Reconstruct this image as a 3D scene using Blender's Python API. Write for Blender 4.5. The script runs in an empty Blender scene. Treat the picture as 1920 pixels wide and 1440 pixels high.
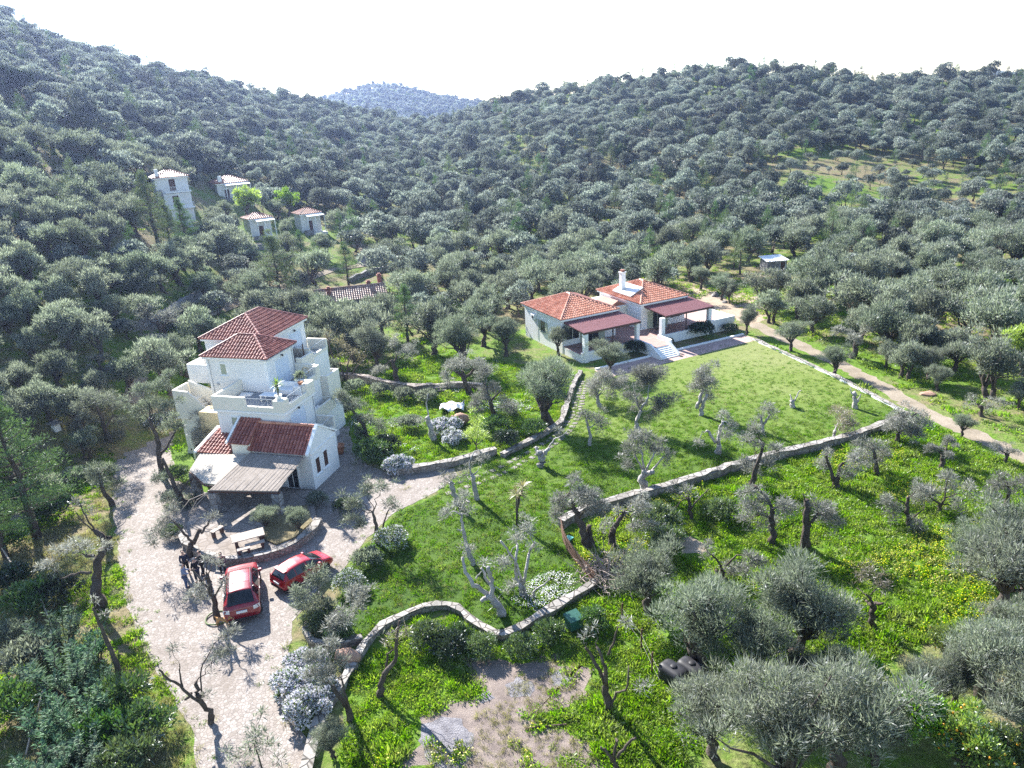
import bpy, bmesh, math, random
import numpy as np
from mathutils import Vector, Matrix

SC = bpy.context.scene
COL = SC.collection
RAD = math.radians

# ------------------------------------------------------------------ camera, sky, sun, exposure
CAM_H = 26.0
FPX = 1380.0                      # focal length in pixels of the 1920 x 1440 photograph
PITCH, ROLL = RAD(20.7), RAD(-3.1)
_fw = np.array([0, math.cos(PITCH), -math.sin(PITCH)])
_u0 = np.array([0, math.sin(PITCH), math.cos(PITCH)])
_r0 = np.array([1.0, 0, 0])
_r = math.cos(ROLL) * _r0 + math.sin(ROLL) * _u0
_u = -math.sin(ROLL) * _r0 + math.cos(ROLL) * _u0
CAMP = np.array([0, 0, CAM_H])
cd = bpy.data.cameras.new('camera')
cam = bpy.data.objects.new('camera', cd)
COL.objects.link(cam)
m = Matrix(((_r[0], _u[0], -_fw[0], 0), (_r[1], _u[1], -_fw[1], 0), (_r[2], _u[2], -_fw[2], CAM_H), (0, 0, 0, 1)))
cam.matrix_world = m
cd.sensor_fit = 'HORIZONTAL'
cd.sensor_width = 36.0
cd.lens = 36.0 * FPX / 1920.0
cd.clip_start, cd.clip_end = 0.5, 20000.0
SC.camera = cam

SUN_AZ = RAD(123.0)               # direction towards the sun, from +X towards +Y
SUN_EL = RAD(33.0)
world = bpy.data.worlds.new('World')
SC.world = world
world.use_nodes = True
wn = world.node_tree.nodes
wn.clear()
sky = wn.new('ShaderNodeTexSky')
sky.sky_type = 'NISHITA'
sky.sun_disc = False
sky.sun_elevation = SUN_EL
sky.sun_rotation = RAD(90) - SUN_AZ
sky.altitude = 60
sky.air_density, sky.dust_density, sky.ozone_density = 1.0, .15, 1.5
bg = wn.new('ShaderNodeBackground')
bg.inputs['Strength'].default_value = 0.085
wo = wn.new('ShaderNodeOutputWorld')
world.node_tree.links.new(sky.outputs[0], bg.inputs[0])
world.node_tree.links.new(bg.outputs[0], wo.inputs[0])

sl = bpy.data.lights.new('sun', 'SUN')
sl.energy = 5.0
sl.angle = RAD(0.5)
sl.color = (1.0, 0.965, 0.91)
sun = bpy.data.objects.new('sun', sl)
COL.objects.link(sun)
sdir = Vector((math.cos(SUN_EL) * math.cos(SUN_AZ), math.cos(SUN_EL) * math.sin(SUN_AZ), math.sin(SUN_EL)))
sun.rotation_euler = sdir.to_track_quat('Z', 'Y').to_euler()
sun.location = (-60, 90, 120)

vs = SC.view_settings
vs.view_transform = 'Standard'
vs.look = 'None'
vs.gamma = 1.0
vs.exposure = 1.95
SC.cycles.max_bounces = 6
SC.cycles.diffuse_bounces = 3
SC.cycles.transmission_bounces = 4
SC.cycles.volume_bounces = 0
SC.cycles.sample_clamp_indirect = 6.0
SC.cycles.use_denoising = False

# ------------------------------------------------------------------ helpers: view geometry and terrain
def ray(x, y):
    return (x - 960.0) * _r - (y - 720.0) * _u + FPX * _fw

def at(x, y, z=0.0):
    """the point of the horizontal plane z that the photograph shows at pixel x, y"""
    d = ray(x, y)
    return CAMP + d * ((z - CAM_H) / d[2])

def to_px(p):
    v = np.asarray(p, float) - CAMP
    w = v @ _fw
    return 960 + FPX * (v @ _r) / w, 720 - FPX * (v @ _u) / w, w

# skyline of the near hills: pixel x, pixel y of the bare ground, distance of the ridge, foot of the slope, profile power
_SKY = [(-500, -90, 230, 62, .9), (0, 50, 255, 66, .9), (100, 87, 260, 68, .9), (200, 117, 265, 70, .9), (300, 145, 280, 76, .98),
        (400, 167, 300, 84, 1.1), (520, 193, 325, 90, 1.15), (600, 208, 340, 96, 1.15), (700, 228, 355, 102, 1.15), (780, 240, 360, 105, 1.1),
        (850, 230, 345, 112, 1.2), (920, 208, 335, 118, 1.3), (1000, 183, 335, 124, 1.35), (1150, 166, 335, 132, 1.4),
        (1300, 146, 335, 140, 1.4), (1400, 138, 335, 145, 1.4), (1500, 141, 335, 148, 1.4), (1600, 155, 340, 150, 1.4),
        (1660, 163, 345, 152, 1.4), (1720, 154, 360, 155, 1.4), (1800, 150, 370, 158, 1.4), (1920, 158, 370, 160, 1.4), (2500, 170, 370, 165, 1.4)]
_FAR = [(380, 245), (480, 220), (560, 203), (600, 189), (650, 177), (700, 165), (740, 165), (800, 180), (850, 190), (900, 197), (960, 207), (1050, 225)]
def _azel(x, y):
    d = ray(x, y)
    h = math.hypot(d[0], d[1])
    return math.atan2(d[0], d[1]), d[2] / h
_T = np.array([(_azel(x, y)[0], CAM_H + rr * _azel(x, y)[1], rr, r0, p) for x, y, rr, r0, p in _SKY])
FAR_R = 900.0
_T2 = np.array([(_azel(x, y)[0], CAM_H + FAR_R * _azel(x, y)[1]) for x, y in _FAR])

def terrain(X, Y):
    X = np.asarray(X, float); Y = np.asarray(Y, float)
    ph = np.arctan2(X, Y); rho = np.hypot(X, Y)
    zr = np.interp(ph, _T[:, 0], _T[:, 1]); rr = np.interp(ph, _T[:, 0], _T[:, 2])
    r0 = np.interp(ph, _T[:, 0], _T[:, 3]); p = np.interp(ph, _T[:, 0], _T[:, 4])
    t = np.clip((rho - r0) / (rr - r0), 0, 1)
    z = zr * t ** p
    und = (np.sin(X * .045 + 1) * np.cos(Y * .05) + .5 * np.sin(X * .11 + Y * .07)) * 1.0
    z = z + und * np.clip(t * 4, 0, 1) * (1 - np.clip(t * 3 - 2, 0, 1))
    over = np.clip((rho - rr) / 150.0, 0, 1)
    z = z * (1 - over) + (zr - 30) * over
    z2 = np.interp(ph, _T2[:, 0], _T2[:, 1], left=-30, right=-30)
    q = np.clip(1 - np.abs(rho - FAR_R) / 330.0, 0, 1)
    z2 = z2 * q ** 0.8 - 40 * (1 - q)
    z = np.where(rho > rr + 40, np.maximum(z, z2), z)
    # behind the camera the ground stays level
    back = np.clip((np.abs(ph) - 1.3) / .5, 0, 1)
    return z * (1 - back)

def tz(x, y):
    return float(terrain(x, y))

def hit(x, y):
    """where the line of sight through a pixel meets the terrain"""
    d = ray(x, y); d = d / np.linalg.norm(d[:2])
    s = np.concatenate([np.arange(15, 400, .25), np.arange(400, 1300, 2)])
    P = CAMP + s[:, None] * d
    under = P[:, 2] < terrain(P[:, 0], P[:, 1])
    i = int(np.argmax(under)) if under.any() else len(s) - 1
    p = P[i]
    return np.array([p[0], p[1], tz(p[0], p[1])])

def gp(*pts, z=None):
    """pixels of the photograph to ground positions"""
    return [tuple(at(x, y, 0)[:2]) for x, y in pts]

# ------------------------------------------------------------------ helpers: objects
def link(o, parent=None):
    COL.objects.link(o)
    if parent is not None:
        o.parent = parent
    return o

def tag(o, label=None, cat=None, group=None, kind=None):
    if label: o['label'] = label
    if cat: o['category'] = cat
    if group: o['group'] = group
    if kind: o['kind'] = kind
    return o

def thing(name, label, cat, loc=(0, 0, 0), rz=0.0, group=None, scale=1.0):
    o = bpy.data.objects.new(name, None)
    COL.objects.link(o)
    o.empty_display_size = .3
    o.location = loc; o.rotation_euler = (0, 0, rz)
    if scale != 1.0: o.scale = (scale,) * 3
    return tag(o, label, cat, group)

def pymesh(name, V, F, mat=None, smooth=False):
    me = bpy.data.meshes.new(name)
    me.from_pydata([tuple(map(float, v)) for v in V], [], [tuple(map(int, f)) for f in F])
    if mat is not None:
        for mm in (mat if isinstance(mat, (list, tuple)) else [mat]): me.materials.append(mm)
    if smooth:
        me.polygons.foreach_set('use_smooth', [True] * len(me.polygons))
    me.update()
    return me

class MB:
    """collects boxes, tubes and sheets into one mesh"""
    def __init__(s): s.V = []; s.F = []; s.M = []; s.mi = 0
    def add(s, V, F):
        b = len(s.V); s.V.extend([tuple(v) for v in V]); s.F.extend([tuple(b + i for i in f) for f in F]); s.M.extend([s.mi] * len(F)); return s
    def box(s, x0, x1, y0, y1, z0, z1):
        V = [(x0, y0, z0), (x1, y0, z0), (x1, y1, z0), (x0, y1, z0), (x0, y0, z1), (x1, y0, z1), (x1, y1, z1), (x0, y1, z1)]
        return s.add(V, [(0, 3, 2, 1), (4, 5, 6, 7), (0, 1, 5, 4), (1, 2, 6, 5), (2, 3, 7, 6), (3, 0, 4, 7)])
    def obox(s, c, ax, ay, hx, hy, z0, z1):
        """box around centre c with horizontal half axes ax*hx, ay*hy"""
        c = np.array(c[:2]); ax = np.array(ax) * hx; ay = np.array(ay) * hy
        q = [c - ax - ay, c + ax - ay, c + ax + ay, c - ax + ay]
        return s.prism(q, z0, z1)
    def prism(s, poly, z0, z1):
        n = len(poly)
        z0 = z0 if hasattr(z0, '__len__') else [z0] * n; z1 = z1 if hasattr(z1, '__len__') else [z1] * n
        V = [(p[0], p[1], z0[i]) for i, p in enumerate(poly)] + [(p[0], p[1], z1[i]) for i, p in enumerate(poly)]
        F = [tuple(range(n))[::-1], tuple(range(n, 2 * n))] + [(i, (i + 1) % n, n + (i + 1) % n, n + i) for i in range(n)]
        return s.add(V, F)
    def hexa(s, bot, top):
        V = list(bot) + list(top); n = len(bot)
        return s.add(V, [tuple(range(n))[::-1], tuple(range(n, 2 * n))] + [(i, (i + 1) % n, n + (i + 1) % n, n + i) for i in range(n)])
    def tube(s, pts, rad, n=7, cap=True, wob=0.0, rng=None):
        pts = np.array(pts, float); k = len(pts)
        rad = np.array(rad, float) if hasattr(rad, '__len__') else np.full(k, float(rad))
        tan = np.gradient(pts, axis=0); tan /= np.linalg.norm(tan, axis=1)[:, None] + 1e-9
        ref = np.array([0.31, 0.17, 0.93])
        if abs(tan[0] @ ref) > .9: ref = np.array([1.0, .1, 0])
        V = []
        for i in range(k):
            a = np.cross(tan[i], ref); a /= np.linalg.norm(a) + 1e-9; b = np.cross(tan[i], a)
            for j in range(n):
                th = 2 * math.pi * j / n
                rr = rad[i] * (1 + (wob * (rng.random() - .5) * 2 if rng is not None else 0))
                V.append(pts[i] + rr * (math.cos(th) * a + math.sin(th) * b))
        F = [(i * n + j, i * n + (j + 1) % n, (i + 1) * n + (j + 1) % n, (i + 1) * n + j) for i in range(k - 1) for j in range(n)]
        if cap: F += [tuple(range(n))[::-1], tuple(range((k - 1) * n, k * n))]
        return s.add(V, F)
    def lathe(s, prof, c=(0, 0, 0), n=18):
        V = []; k = len(prof)
        for r, z in prof:
            for j in range(n):
                th = 2 * math.pi * j / n; V.append((c[0] + r * math.cos(th), c[1] + r * math.sin(th), c[2] + z))
        F = [(i * n + j, i * n + (j + 1) % n, (i + 1) * n + (j + 1) % n, (i + 1) * n + j) for i in range(k - 1) for j in range(n)]
        F += [tuple(range(n))[::-1], tuple(range((k - 1) * n, k * n))]
        return s.add(V, F)
    def mesh(s, name, mat, smooth=False):
        me = pymesh(name, s.V, s.F, mat, smooth)
        if any(s.M): me.polygons.foreach_set('material_index', s.M)
        return me
    def build(s, name, mat, parent=None, smooth=False, bevel=0.0):
        o = bpy.data.objects.new(name, s.mesh(name, mat, smooth))
        link(o, parent)
        if bevel:
            b = o.modifiers.new('bevel', 'BEVEL'); b.width = bevel; b.segments = 2; b.limit_method = 'ANGLE'
        return o

# ------------------------------------------------------------------ helpers: materials
_MATS = {}
def hexc(h):
    h = h.lstrip('#'); c = [int(h[i:i + 2], 16) / 255 for i in (0, 2, 4)]
    return tuple(x / 12.92 if x <= .04045 else ((x + .055) / 1.055) ** 2.4 for x in c)

class NT:
    def __init__(s, name):
        s.m = bpy.data.materials.new(name); s.m.use_nodes = True; s.t = s.m.node_tree; s.t.nodes.clear()
        s.out = s.t.nodes.new('ShaderNodeOutputMaterial')
    def n(s, typ, **kw):
        nd = s.t.nodes.new(typ)
        for k, v in kw.items():
            if k == 'inp':
                for a, b in v.items(): nd.inputs[a].default_value = b
            else: setattr(nd, k, v)
        return nd
    def l(s, a, b): s.t.links.new(a, b)
    def coord(s, scale=(1, 1, 1), which='Object'):
        tc = s.n('ShaderNodeTexCoord'); mp = s.n('ShaderNodeMapping'); mp.inputs['Scale'].default_value = scale
        s.l(tc.outputs[which], mp.inputs[0]); return mp.outputs[0]
    def noise(s, vec, scale, detail=4, rough=.6):
        nd = s.n('ShaderNodeTexNoise'); nd.inputs['Scale'].default_value = scale; nd.inputs['Detail'].default_value = detail
        nd.inputs['Roughness'].default_value = rough
        if vec is not None: s.l(vec, nd.inputs['Vector'])
        return nd.outputs['Fac']
    def ramp(s, fac, stops, interp='LINEAR'):
        r = s.n('ShaderNodeValToRGB'); r.color_ramp.interpolation = interp
        e = r.color_ramp.elements
        while len(e) < len(stops): e.new(.5)
        for el, (p, c) in zip(e, stops):
            el.position = p; el.color = (*c, 1) if len(c) == 3 else c
        s.l(fac, r.inputs[0]); return r.outputs[0]
    def mix(s, fac, a, b, mode='MIX'):
        mx = s.n('ShaderNodeMix', data_type='RGBA', blend_type=mode)
        for sock, v in ((0, fac), (6, a), (7, b)):
            if hasattr(v, 'links'): s.l(v, mx.inputs[sock])
            else: mx.inputs[sock].default_value = v if sock == 0 else (*v, 1)
        return mx.outputs[2]
    def math(s, op, a, b=None):
        nd = s.n('ShaderNodeMath', operation=op)
        for i, v in enumerate((a, b)):
            if v is None: continue
            if hasattr(v, 'links'): s.l(v, nd.inputs[i])
            else: nd.inputs[i].default_value = v
        return nd.outputs[0]
    def bsdf(s, col, rough=.8, spec=.3, metal=0, bump=None, bstr=.3, bdist=.02, **kw):
        p = s.n('ShaderNodeBsdfPrincipled')
        if hasattr(col, 'links'): s.l(col, p.inputs['Base Color'])
        else: p.inputs['Base Color'].default_value = (*col, 1)
        if hasattr(rough, 'links'): s.l(rough, p.inputs['Roughness'])
        else: p.inputs['Roughness'].default_value = rough
        p.inputs['Specular IOR Level'].default_value = spec; p.inputs['Metallic'].default_value = metal
        for k, v in kw.items(): p.inputs[k].default_value = v
        if bump is not None:
            b = s.n('ShaderNodeBump'); b.inputs['Strength'].default_value = bstr; b.inputs['Distance'].default_value = bdist
            s.l(bump, b.inputs['Height']); s.l(b.outputs[0], p.inputs['Normal'])
        s.l(p.outputs[0], s.out.inputs[0]); return p

def plain(name, col, rough=.7, var=.12, scale=3.0, bump=.15, spec=.3, metal=0, bscale=30, **kw):
    """a coloured surface with soft mottling and a fine grain"""
    t = NT(name); v = t.coord()
    f = t.noise(v, scale, 5, .65)
    lo = tuple(c * (1 - var) for c in col); hi = tuple(min(1, c * (1 + var)) for c in col)
    c = t.ramp(f, [(.3, lo), (.7, hi)])
    g = t.noise(v, bscale, 3)
    t.bsdf(c, rough, spec, metal, bump=g if bump else None, bstr=bump, **kw)
    return t.m

def leafmat(name, cols, trans=.35, gloss=.06, tmul=(1.25, 1.35, .7), obvar=.25):
    """leaf colours picked per leaf and per plant; light passes through"""
    t = NT(name)
    g = t.n('ShaderNodeNewGeometry'); oi = t.n('ShaderNodeObjectInfo')
    k = len(cols)
    c = t.ramp(g.outputs['Random Per Island'], [((i + .5) / k, cc) for i, cc in enumerate(cols)])
    h = t.n('ShaderNodeHueSaturation')
    t.l(c, h.inputs['Color'])
    t.l(t.math('ADD', t.math('MULTIPLY', oi.outputs['Random'], obvar * 2), 1 - obvar), h.inputs['Value'])
    r2 = t.math('FRACT', t.math('MULTIPLY', oi.outputs['Random'], 17.3))
    t.l(t.math('ADD', t.math('MULTIPLY', r2, .04), .48), h.inputs['Hue'])
    t.l(t.math('ADD', t.math('MULTIPLY', r2, .5), .75), h.inputs['Saturation'])
    d = t.n('ShaderNodeBsdfDiffuse'); t.l(h.outputs[0], d.inputs[0])
    tr = t.n('ShaderNodeBsdfTranslucent'); t.l(t.mix(1.0, h.outputs[0], tmul, 'MULTIPLY'), tr.inputs[0])
    ms = t.n('ShaderNodeMixShader'); ms.inputs[0].default_value = trans
    t.l(d.outputs[0], ms.inputs[1]); t.l(tr.outputs[0], ms.inputs[2])
    gl = t.n('ShaderNodeBsdfGlossy'); gl.inputs['Roughness'].default_value = .45; gl.inputs[0].default_value = (.9, .93, 1, 1)
    m2 = t.n('ShaderNodeMixShader'); m2.inputs[0].default_value = gloss
    t.l(ms.outputs[0], m2.inputs[1]); t.l(gl.outputs[0], m2.inputs[2])
    t.l(m2.outputs[0], t.out.inputs[0])
    return t.m

def lin(*rgb): return hexc('%02x%02x%02x' % rgb)
# ------------------------------------------------------------------ materials of the setting
def ground_material():
    t = NT('ground_soil_and_weeds'); v = t.coord()
    n1 = t.noise(v, .045, 6, .62); n2 = t.noise(v, .5, 6, .7); n3 = t.noise(v, 3.5, 5, .7)
    green = t.ramp(n3, [(.25, (.045, .09, .012)), (.5, (.10, .18, .022)), (.75, (.18, .26, .04))])
    dry = t.ramp(n3, [(.25, (.10, .085, .045)), (.55, (.21, .175, .10)), (.8, (.30, .26, .17))])
    at_ = t.n('ShaderNodeAttribute', attribute_name='lush')
    k = t.math('ADD', t.math('MULTIPLY', t.math('SUBTRACT', n2, .5), 1.1), t.math('MULTIPLY', t.math('SUBTRACT', n1, .5), 1.6))
    k = t.math('ADD', k, at_.outputs['Fac'])
    f = t.ramp(k, [(.32, (0, 0, 0)), (.62, (1, 1, 1))])
    c = t.mix(f, dry, green)
    t.bsdf(c, .95, .1, bump=t.noise(v, 5, 6, .7), bstr=.9, bdist=.12)
    return t.m

def lawn_material():
    t = NT('mown_grass'); v = t.coord()
    n1 = t.noise(v, .10, 4, .6); n2 = t.noise(v, .9, 5, .7); n3 = t.noise(v, 14, 4, .75)
    k = t.math('ADD', t.math('MULTIPLY', n1, .55), t.math('ADD', t.math('MULTIPLY', n2, .25), t.math('MULTIPLY', n3, .2)))
    sx = t.n('ShaderNodeSeparateXYZ'); t.l(v, sx.inputs[0])
    dry = t.math('MULTIPLY', t.math('SUBTRACT', sx.outputs[1], 52), .010)      # the mown top end is paler and drier
    k = t.math('ADD', k, dry)
    c = t.ramp(k, [(.34, (.045, .09, .012)), (.5, (.09, .15, .02)), (.64, (.14, .19, .04)), (.78, (.19, .215, .075))])
    t.bsdf(c, .9, .15, bump=t.math('ADD', n3, t.math('MULTIPLY', n2, 2)), bstr=.8, bdist=.08)
    return t.m

def cobble_material(name='driveway_paving', scale=2.6, warm=1.0):
    t = NT(name); v = t.coord()
    vo = t.n('ShaderNodeTexVoronoi', feature='DISTANCE_TO_EDGE'); vo.inputs['Scale'].default_value = scale
    vc = t.n('ShaderNodeTexVoronoi', feature='F1'); vc.inputs['Scale'].default_value = scale
    wv = t.n('ShaderNodeMix', data_type='VECTOR'); nz = t.n('ShaderNodeTexNoise'); nz.inputs['Scale'].default_value = 3
    t.l(v, nz.inputs['Vector']); wv.inputs[0].default_value = .06; t.l(v, wv.inputs[4]); t.l(nz.outputs['Color'], wv.inputs[5])
    t.l(wv.outputs[1], vo.inputs['Vector']); t.l(wv.outputs[1], vc.inputs['Vector'])
    stone = t.ramp(vc.outputs['Color'], [(.1, (.225, .195, .17)), (.5, (.285, .25, .225)), (.9, (.35, .315, .285))])
    joint = (.185, .16, .14)
    e = t.ramp(vo.outputs['Distance'], [(.02, (0, 0, 0)), (.09, (1, 1, 1))])
    c = t.mix(e, joint, stone)
    dirt = t.noise(v, .35, 6, .68)
    c = t.mix(t.ramp(dirt, [(.45, (0, 0, 0)), (.75, (.75, .75, .75))]), c, (.17, .14, .115))
    t.bsdf(c, .9, .15, bump=e, bstr=.35, bdist=.03)
    return t.m

def stone_material(name, cols, scale=3.0, joint=(.16, .14, .12)):
    t = NT(name); v = t.coord()
    vo = t.n('ShaderNodeTexVoronoi', feature='DISTANCE_TO_EDGE'); vo.inputs['Scale'].default_value = scale; t.l(v, vo.inputs['Vector'])
    vc = t.n('ShaderNodeTexVoronoi', feature='F1'); vc.inputs['Scale'].default_value = scale; t.l(v, vc.inputs['Vector'])
    st = t.ramp(vc.outputs['Color'], [((i + .5) / len(cols), c) for i, c in enumerate(cols)])
    st = t.mix(.35, st, t.ramp(t.noise(v, 9, 5), [(.3, tuple(x * .6 for x in cols[0])), (.7, cols[-1])]))
    e = t.ramp(vo.outputs['Distance'], [(.015, (0, 0, 0)), (.07, (1, 1, 1))])
    t.bsdf(t.mix(e, joint, st), .9, .2, bump=e, bstr=.7, bdist=.04)
    return t.m

def patch_material(name, stops, s1=.8, s2=12, bstr=.8, bdist=.08):
    t = NT(name); v = t.coord()
    k = t.math('ADD', t.math('MULTIPLY', t.noise(v, s1, 6, .65), .6), t.math('MULTIPLY', t.noise(v, s2, 5, .75), .4))
    t.bsdf(t.ramp(k, stops), .95, .1, bump=t.noise(v, s2, 5, .75), bstr=bstr, bdist=bdist)
    return t.m

M = {}
M['ground'] = ground_material()
M['lawn'] = lawn_material()
M['cobble'] = cobble_material(scale=5.6)
M['flag'] = cobble_material('flagstone_patio', 1.5)
M['rubble'] = stone_material('rubble_stone', [(.20, .16, .14), (.30, .26, .23), (.42, .37, .33)], 3.2)
M['greystone'] = stone_material('grey_fieldstone', [(.17, .17, .18), (.26, .26, .27), (.38, .37, .37)], 2.4)
M['coping'] = stone_material('pale_lime_coping', [(.20, .18, .155), (.30, .275, .25), (.38, .355, .33)], 1.9, (.10, .09, .075))
M['track'] = patch_material('dirt_track', [(.32, (.15, .125, .09)), (.5, (.25, .21, .16)), (.68, (.34, .29, .23))], .5, 6, .5)
M['sand'] = patch_material('sandy_bare_earth', [(.32, (.24, .18, .125)), (.5, (.33, .26, .19)), (.7, (.42, .34, .26))], .7, 9, .4)
M['drysoil'] = patch_material('dry_trampled_stalks', [(.3, (.11, .09, .08)), (.48, (.21, .17, .15)), (.62, (.30, .245, .21)), (.75, (.36, .30, .25))], 1.3, 16, .9)
M['ash'] = patch_material('burnt_ash', [(.3, (.06, .055, .06)), (.42, (.20, .19, .205)), (.6, (.34, .325, .34)), (.8, (.44, .42, .44))], 2.0, 14, 1.0, .15)
M['whitewash'] = plain('white_limewash', (.78, .78, .77), .85, .06, 1.5, .15)
M['bark'] = patch_material('olive_bark', [(.3, (.035, .028, .024)), (.5, (.10, .082, .07)), (.72, (.21, .18, .16))], 1.5, 11, 1.0, .1)
M['palebark'] = patch_material('pale_limewashed_bark', [(.3, (.14, .125, .12)), (.45, (.36, .34, .33)), (.7, (.56, .54, .53))], 1.2, 9, 1.0, .1)
M['deadwood'] = patch_material('dry_dead_wood', [(.3, (.16, .12, .10)), (.5, (.34, .28, .24)), (.7, (.50, .43, .38))], 3, 14, .8, .05)

OLV = [(.09, .107, .085), (.15, .17, .137), (.215, .235, .195), (.30, .315, .28)]
M['olive'] = leafmat('olive_leaves', OLV, .48, .03, (1.05, 1.15, .85))
M['olivepale'] = leafmat('pruned_olive_leaves', [(.14, .14, .12), (.20, .20, .175), (.26, .255, .23), (.32, .315, .30)], .42, .03, (1.0, 1.05, .92))
M['olivefar'] = leafmat('hillside_olive_leaves', [(.085, .10, .09), (.135, .152, .138), (.195, .212, .195), (.27, .285, .265)], .48, .03, (1.0, 1.1, .92), .48)
M['pine'] = leafmat('pine_needles', [(.06, .10, .05), (.095, .145, .07), (.135, .19, .095)], .3, .03)
M['darkpine'] = leafmat('dark_pine_needles', [(.015, .028, .018), (.025, .042, .025), (.04, .06, .035)], .2, .04)
M['oleander'] = leafmat('oleander_leaves', [(.028, .075, .032), (.05, .12, .05), (.095, .17, .085), (.17, .24, .15)], .3, .05)
M['citrus'] = leafmat('citrus_leaves', [(.05, .11, .012), (.09, .17, .02), (.16, .24, .03), (.24, .30, .05)], .35, .12)
M['lime'] = leafmat('spring_lime_leaves', [(.16, .24, .05), (.24, .33, .07), (.33, .42, .12)], .45, .05)
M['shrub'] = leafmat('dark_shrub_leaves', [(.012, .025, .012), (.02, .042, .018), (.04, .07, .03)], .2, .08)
M['bush'] = leafmat('garden_bush_leaves', [(.045, .085, .03), (.075, .13, .04), (.12, .17, .06)], .3, .08)
M['weed'] = leafmat('weed_leaves', [(.085, .145, .018), (.135, .215, .026), (.19, .275, .042), (.26, .335, .07)], .42, .02, (1.3, 1.5, .4), .3)
M['grassblade'] = leafmat('grass_blades', [(.065, .125, .014), (.11, .185, .024), (.165, .24, .045)], .42, .02, (1.3, 1.5, .4), .3)
M['drygrass'] = leafmat('dry_grass_blades', [(.20, .18, .09), (.28, .25, .14), (.36, .33, .20)], .35, .05)
M['yellow'] = leafmat('yellow_petals', [(.55, .50, .02), (.68, .62, .04)], .35, .03, (1, 1, 1), .1)
M['white'] = leafmat('white_petals', [(.62, .60, .64), (.75, .74, .78)], .25, .03, (1, 1, 1), .05)
M['fruit'] = plain('orange_citrus_peel', (.75, .32, .02), .45, .1, 8, .1)

# ------------------------------------------------------------------ terrain: one sheet to the horizon
def poly_inside(P, poly):
    x, y = P[:, 0], P[:, 1]; ins = np.zeros(len(P), bool); n = len(poly)
    for i in range(n):
        x1, y1 = poly[i]; x2, y2 = poly[(i + 1) % n]
        c = ((y1 > y) != (y2 > y)) & (x < (x2 - x1) * (y - y1) / (y2 - y1 + 1e-12) + x1)
        ins ^= c
    return ins

def poly_dist(P, line, closed=False):
    d = np.full(len(P), 1e9); n = len(line)
    for i in range(n if closed else n - 1):
        a = np.array(line[i]); b = np.array(line[(i + 1) % n]); ab = b - a
        t = np.clip(((P - a) @ ab) / (ab @ ab + 1e-12), 0, 1)
        d = np.minimum(d, np.linalg.norm(P - (a + t[:, None] * ab), axis=1))
    return d

def smooth_line(pts, step=.6):
    """Catmull-Rom through ground points"""
    P = [np.array(p, float) for p in pts]; P = [2 * P[0] - P[1]] + P + [2 * P[-1] - P[-2]]
    out = []
    for i in range(1, len(P) - 2):
        n = max(2, int(np.linalg.norm(P[i + 1] - P[i]) / step))
        for k in range(n):
            t = k / n; a, b, c, d = P[i - 1], P[i], P[i + 1], P[i + 2]
            out.append(.5 * (2 * b + (c - a) * t + (2 * a - 5 * b + 4 * c - d) * t * t + (3 * b - a - 3 * c + d) * t ** 3))
    out.append(P[-2]); return [tuple(p) for p in out]

DRIVE = gp((246, 752), (222, 800), (213, 850), (212, 950), (222, 1050), (236, 1130), (270, 1220), (320, 1300), (362, 1375), (372, 1452),
           (575, 1452), (578, 1395), (556, 1340), (545, 1290), (541, 1235), (551, 1165), (590, 1110), (645, 1068), (690, 1008), (738, 962), (808, 928), (856, 893),
           (850, 878), (785, 886), (730, 888), (690, 872), (662, 850), (655, 800), (628, 800), (560, 880), (400, 930), (330, 900), (322, 850), (330, 780))
LAWN = gp((1088, 700), (1100, 696), (1180, 690), (1262, 668), (1400, 634), (1412, 637), (1480, 668), (1560, 705), (1620, 735), (1700, 778), (1618, 818), (1530, 843),
          (1450, 861), (1380, 881), (1300, 906), (1230, 928), (1160, 946), (1095, 966), (1052, 990), (1072, 1040), (1112, 1098), (1075, 1126), (1000, 1171), (945, 1199), (915, 1190),
          (880, 1166), (858, 1147), (820, 1142), (770, 1157), (720, 1182), (680, 1205), (640, 1185), (640, 1085), (700, 1015), (745, 965), (815, 930), (862, 893), (940, 858),
          (1010, 822), (1050, 796), (1058, 770), (1068, 740))
FIELD = gp((1060, 1000), (1230, 935), (1380, 888), (1530, 850), (1700, 790), (1760, 800), (1860, 850), (2050, 920), (2050, 1120), (1800, 1180), (1600, 1260), (1450, 1300), (1350, 1330), (1280, 1452),
           (640, 1452), (660, 1260), (760, 1170), (860, 1160), (945, 1205), (1110, 1112))
GARDEN = gp((640, 735), (720, 690), (860, 660), (1000, 690), (1080, 705), (1050, 800), (940, 855), (860, 870), (760, 878), (690, 865), (655, 800))
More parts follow.
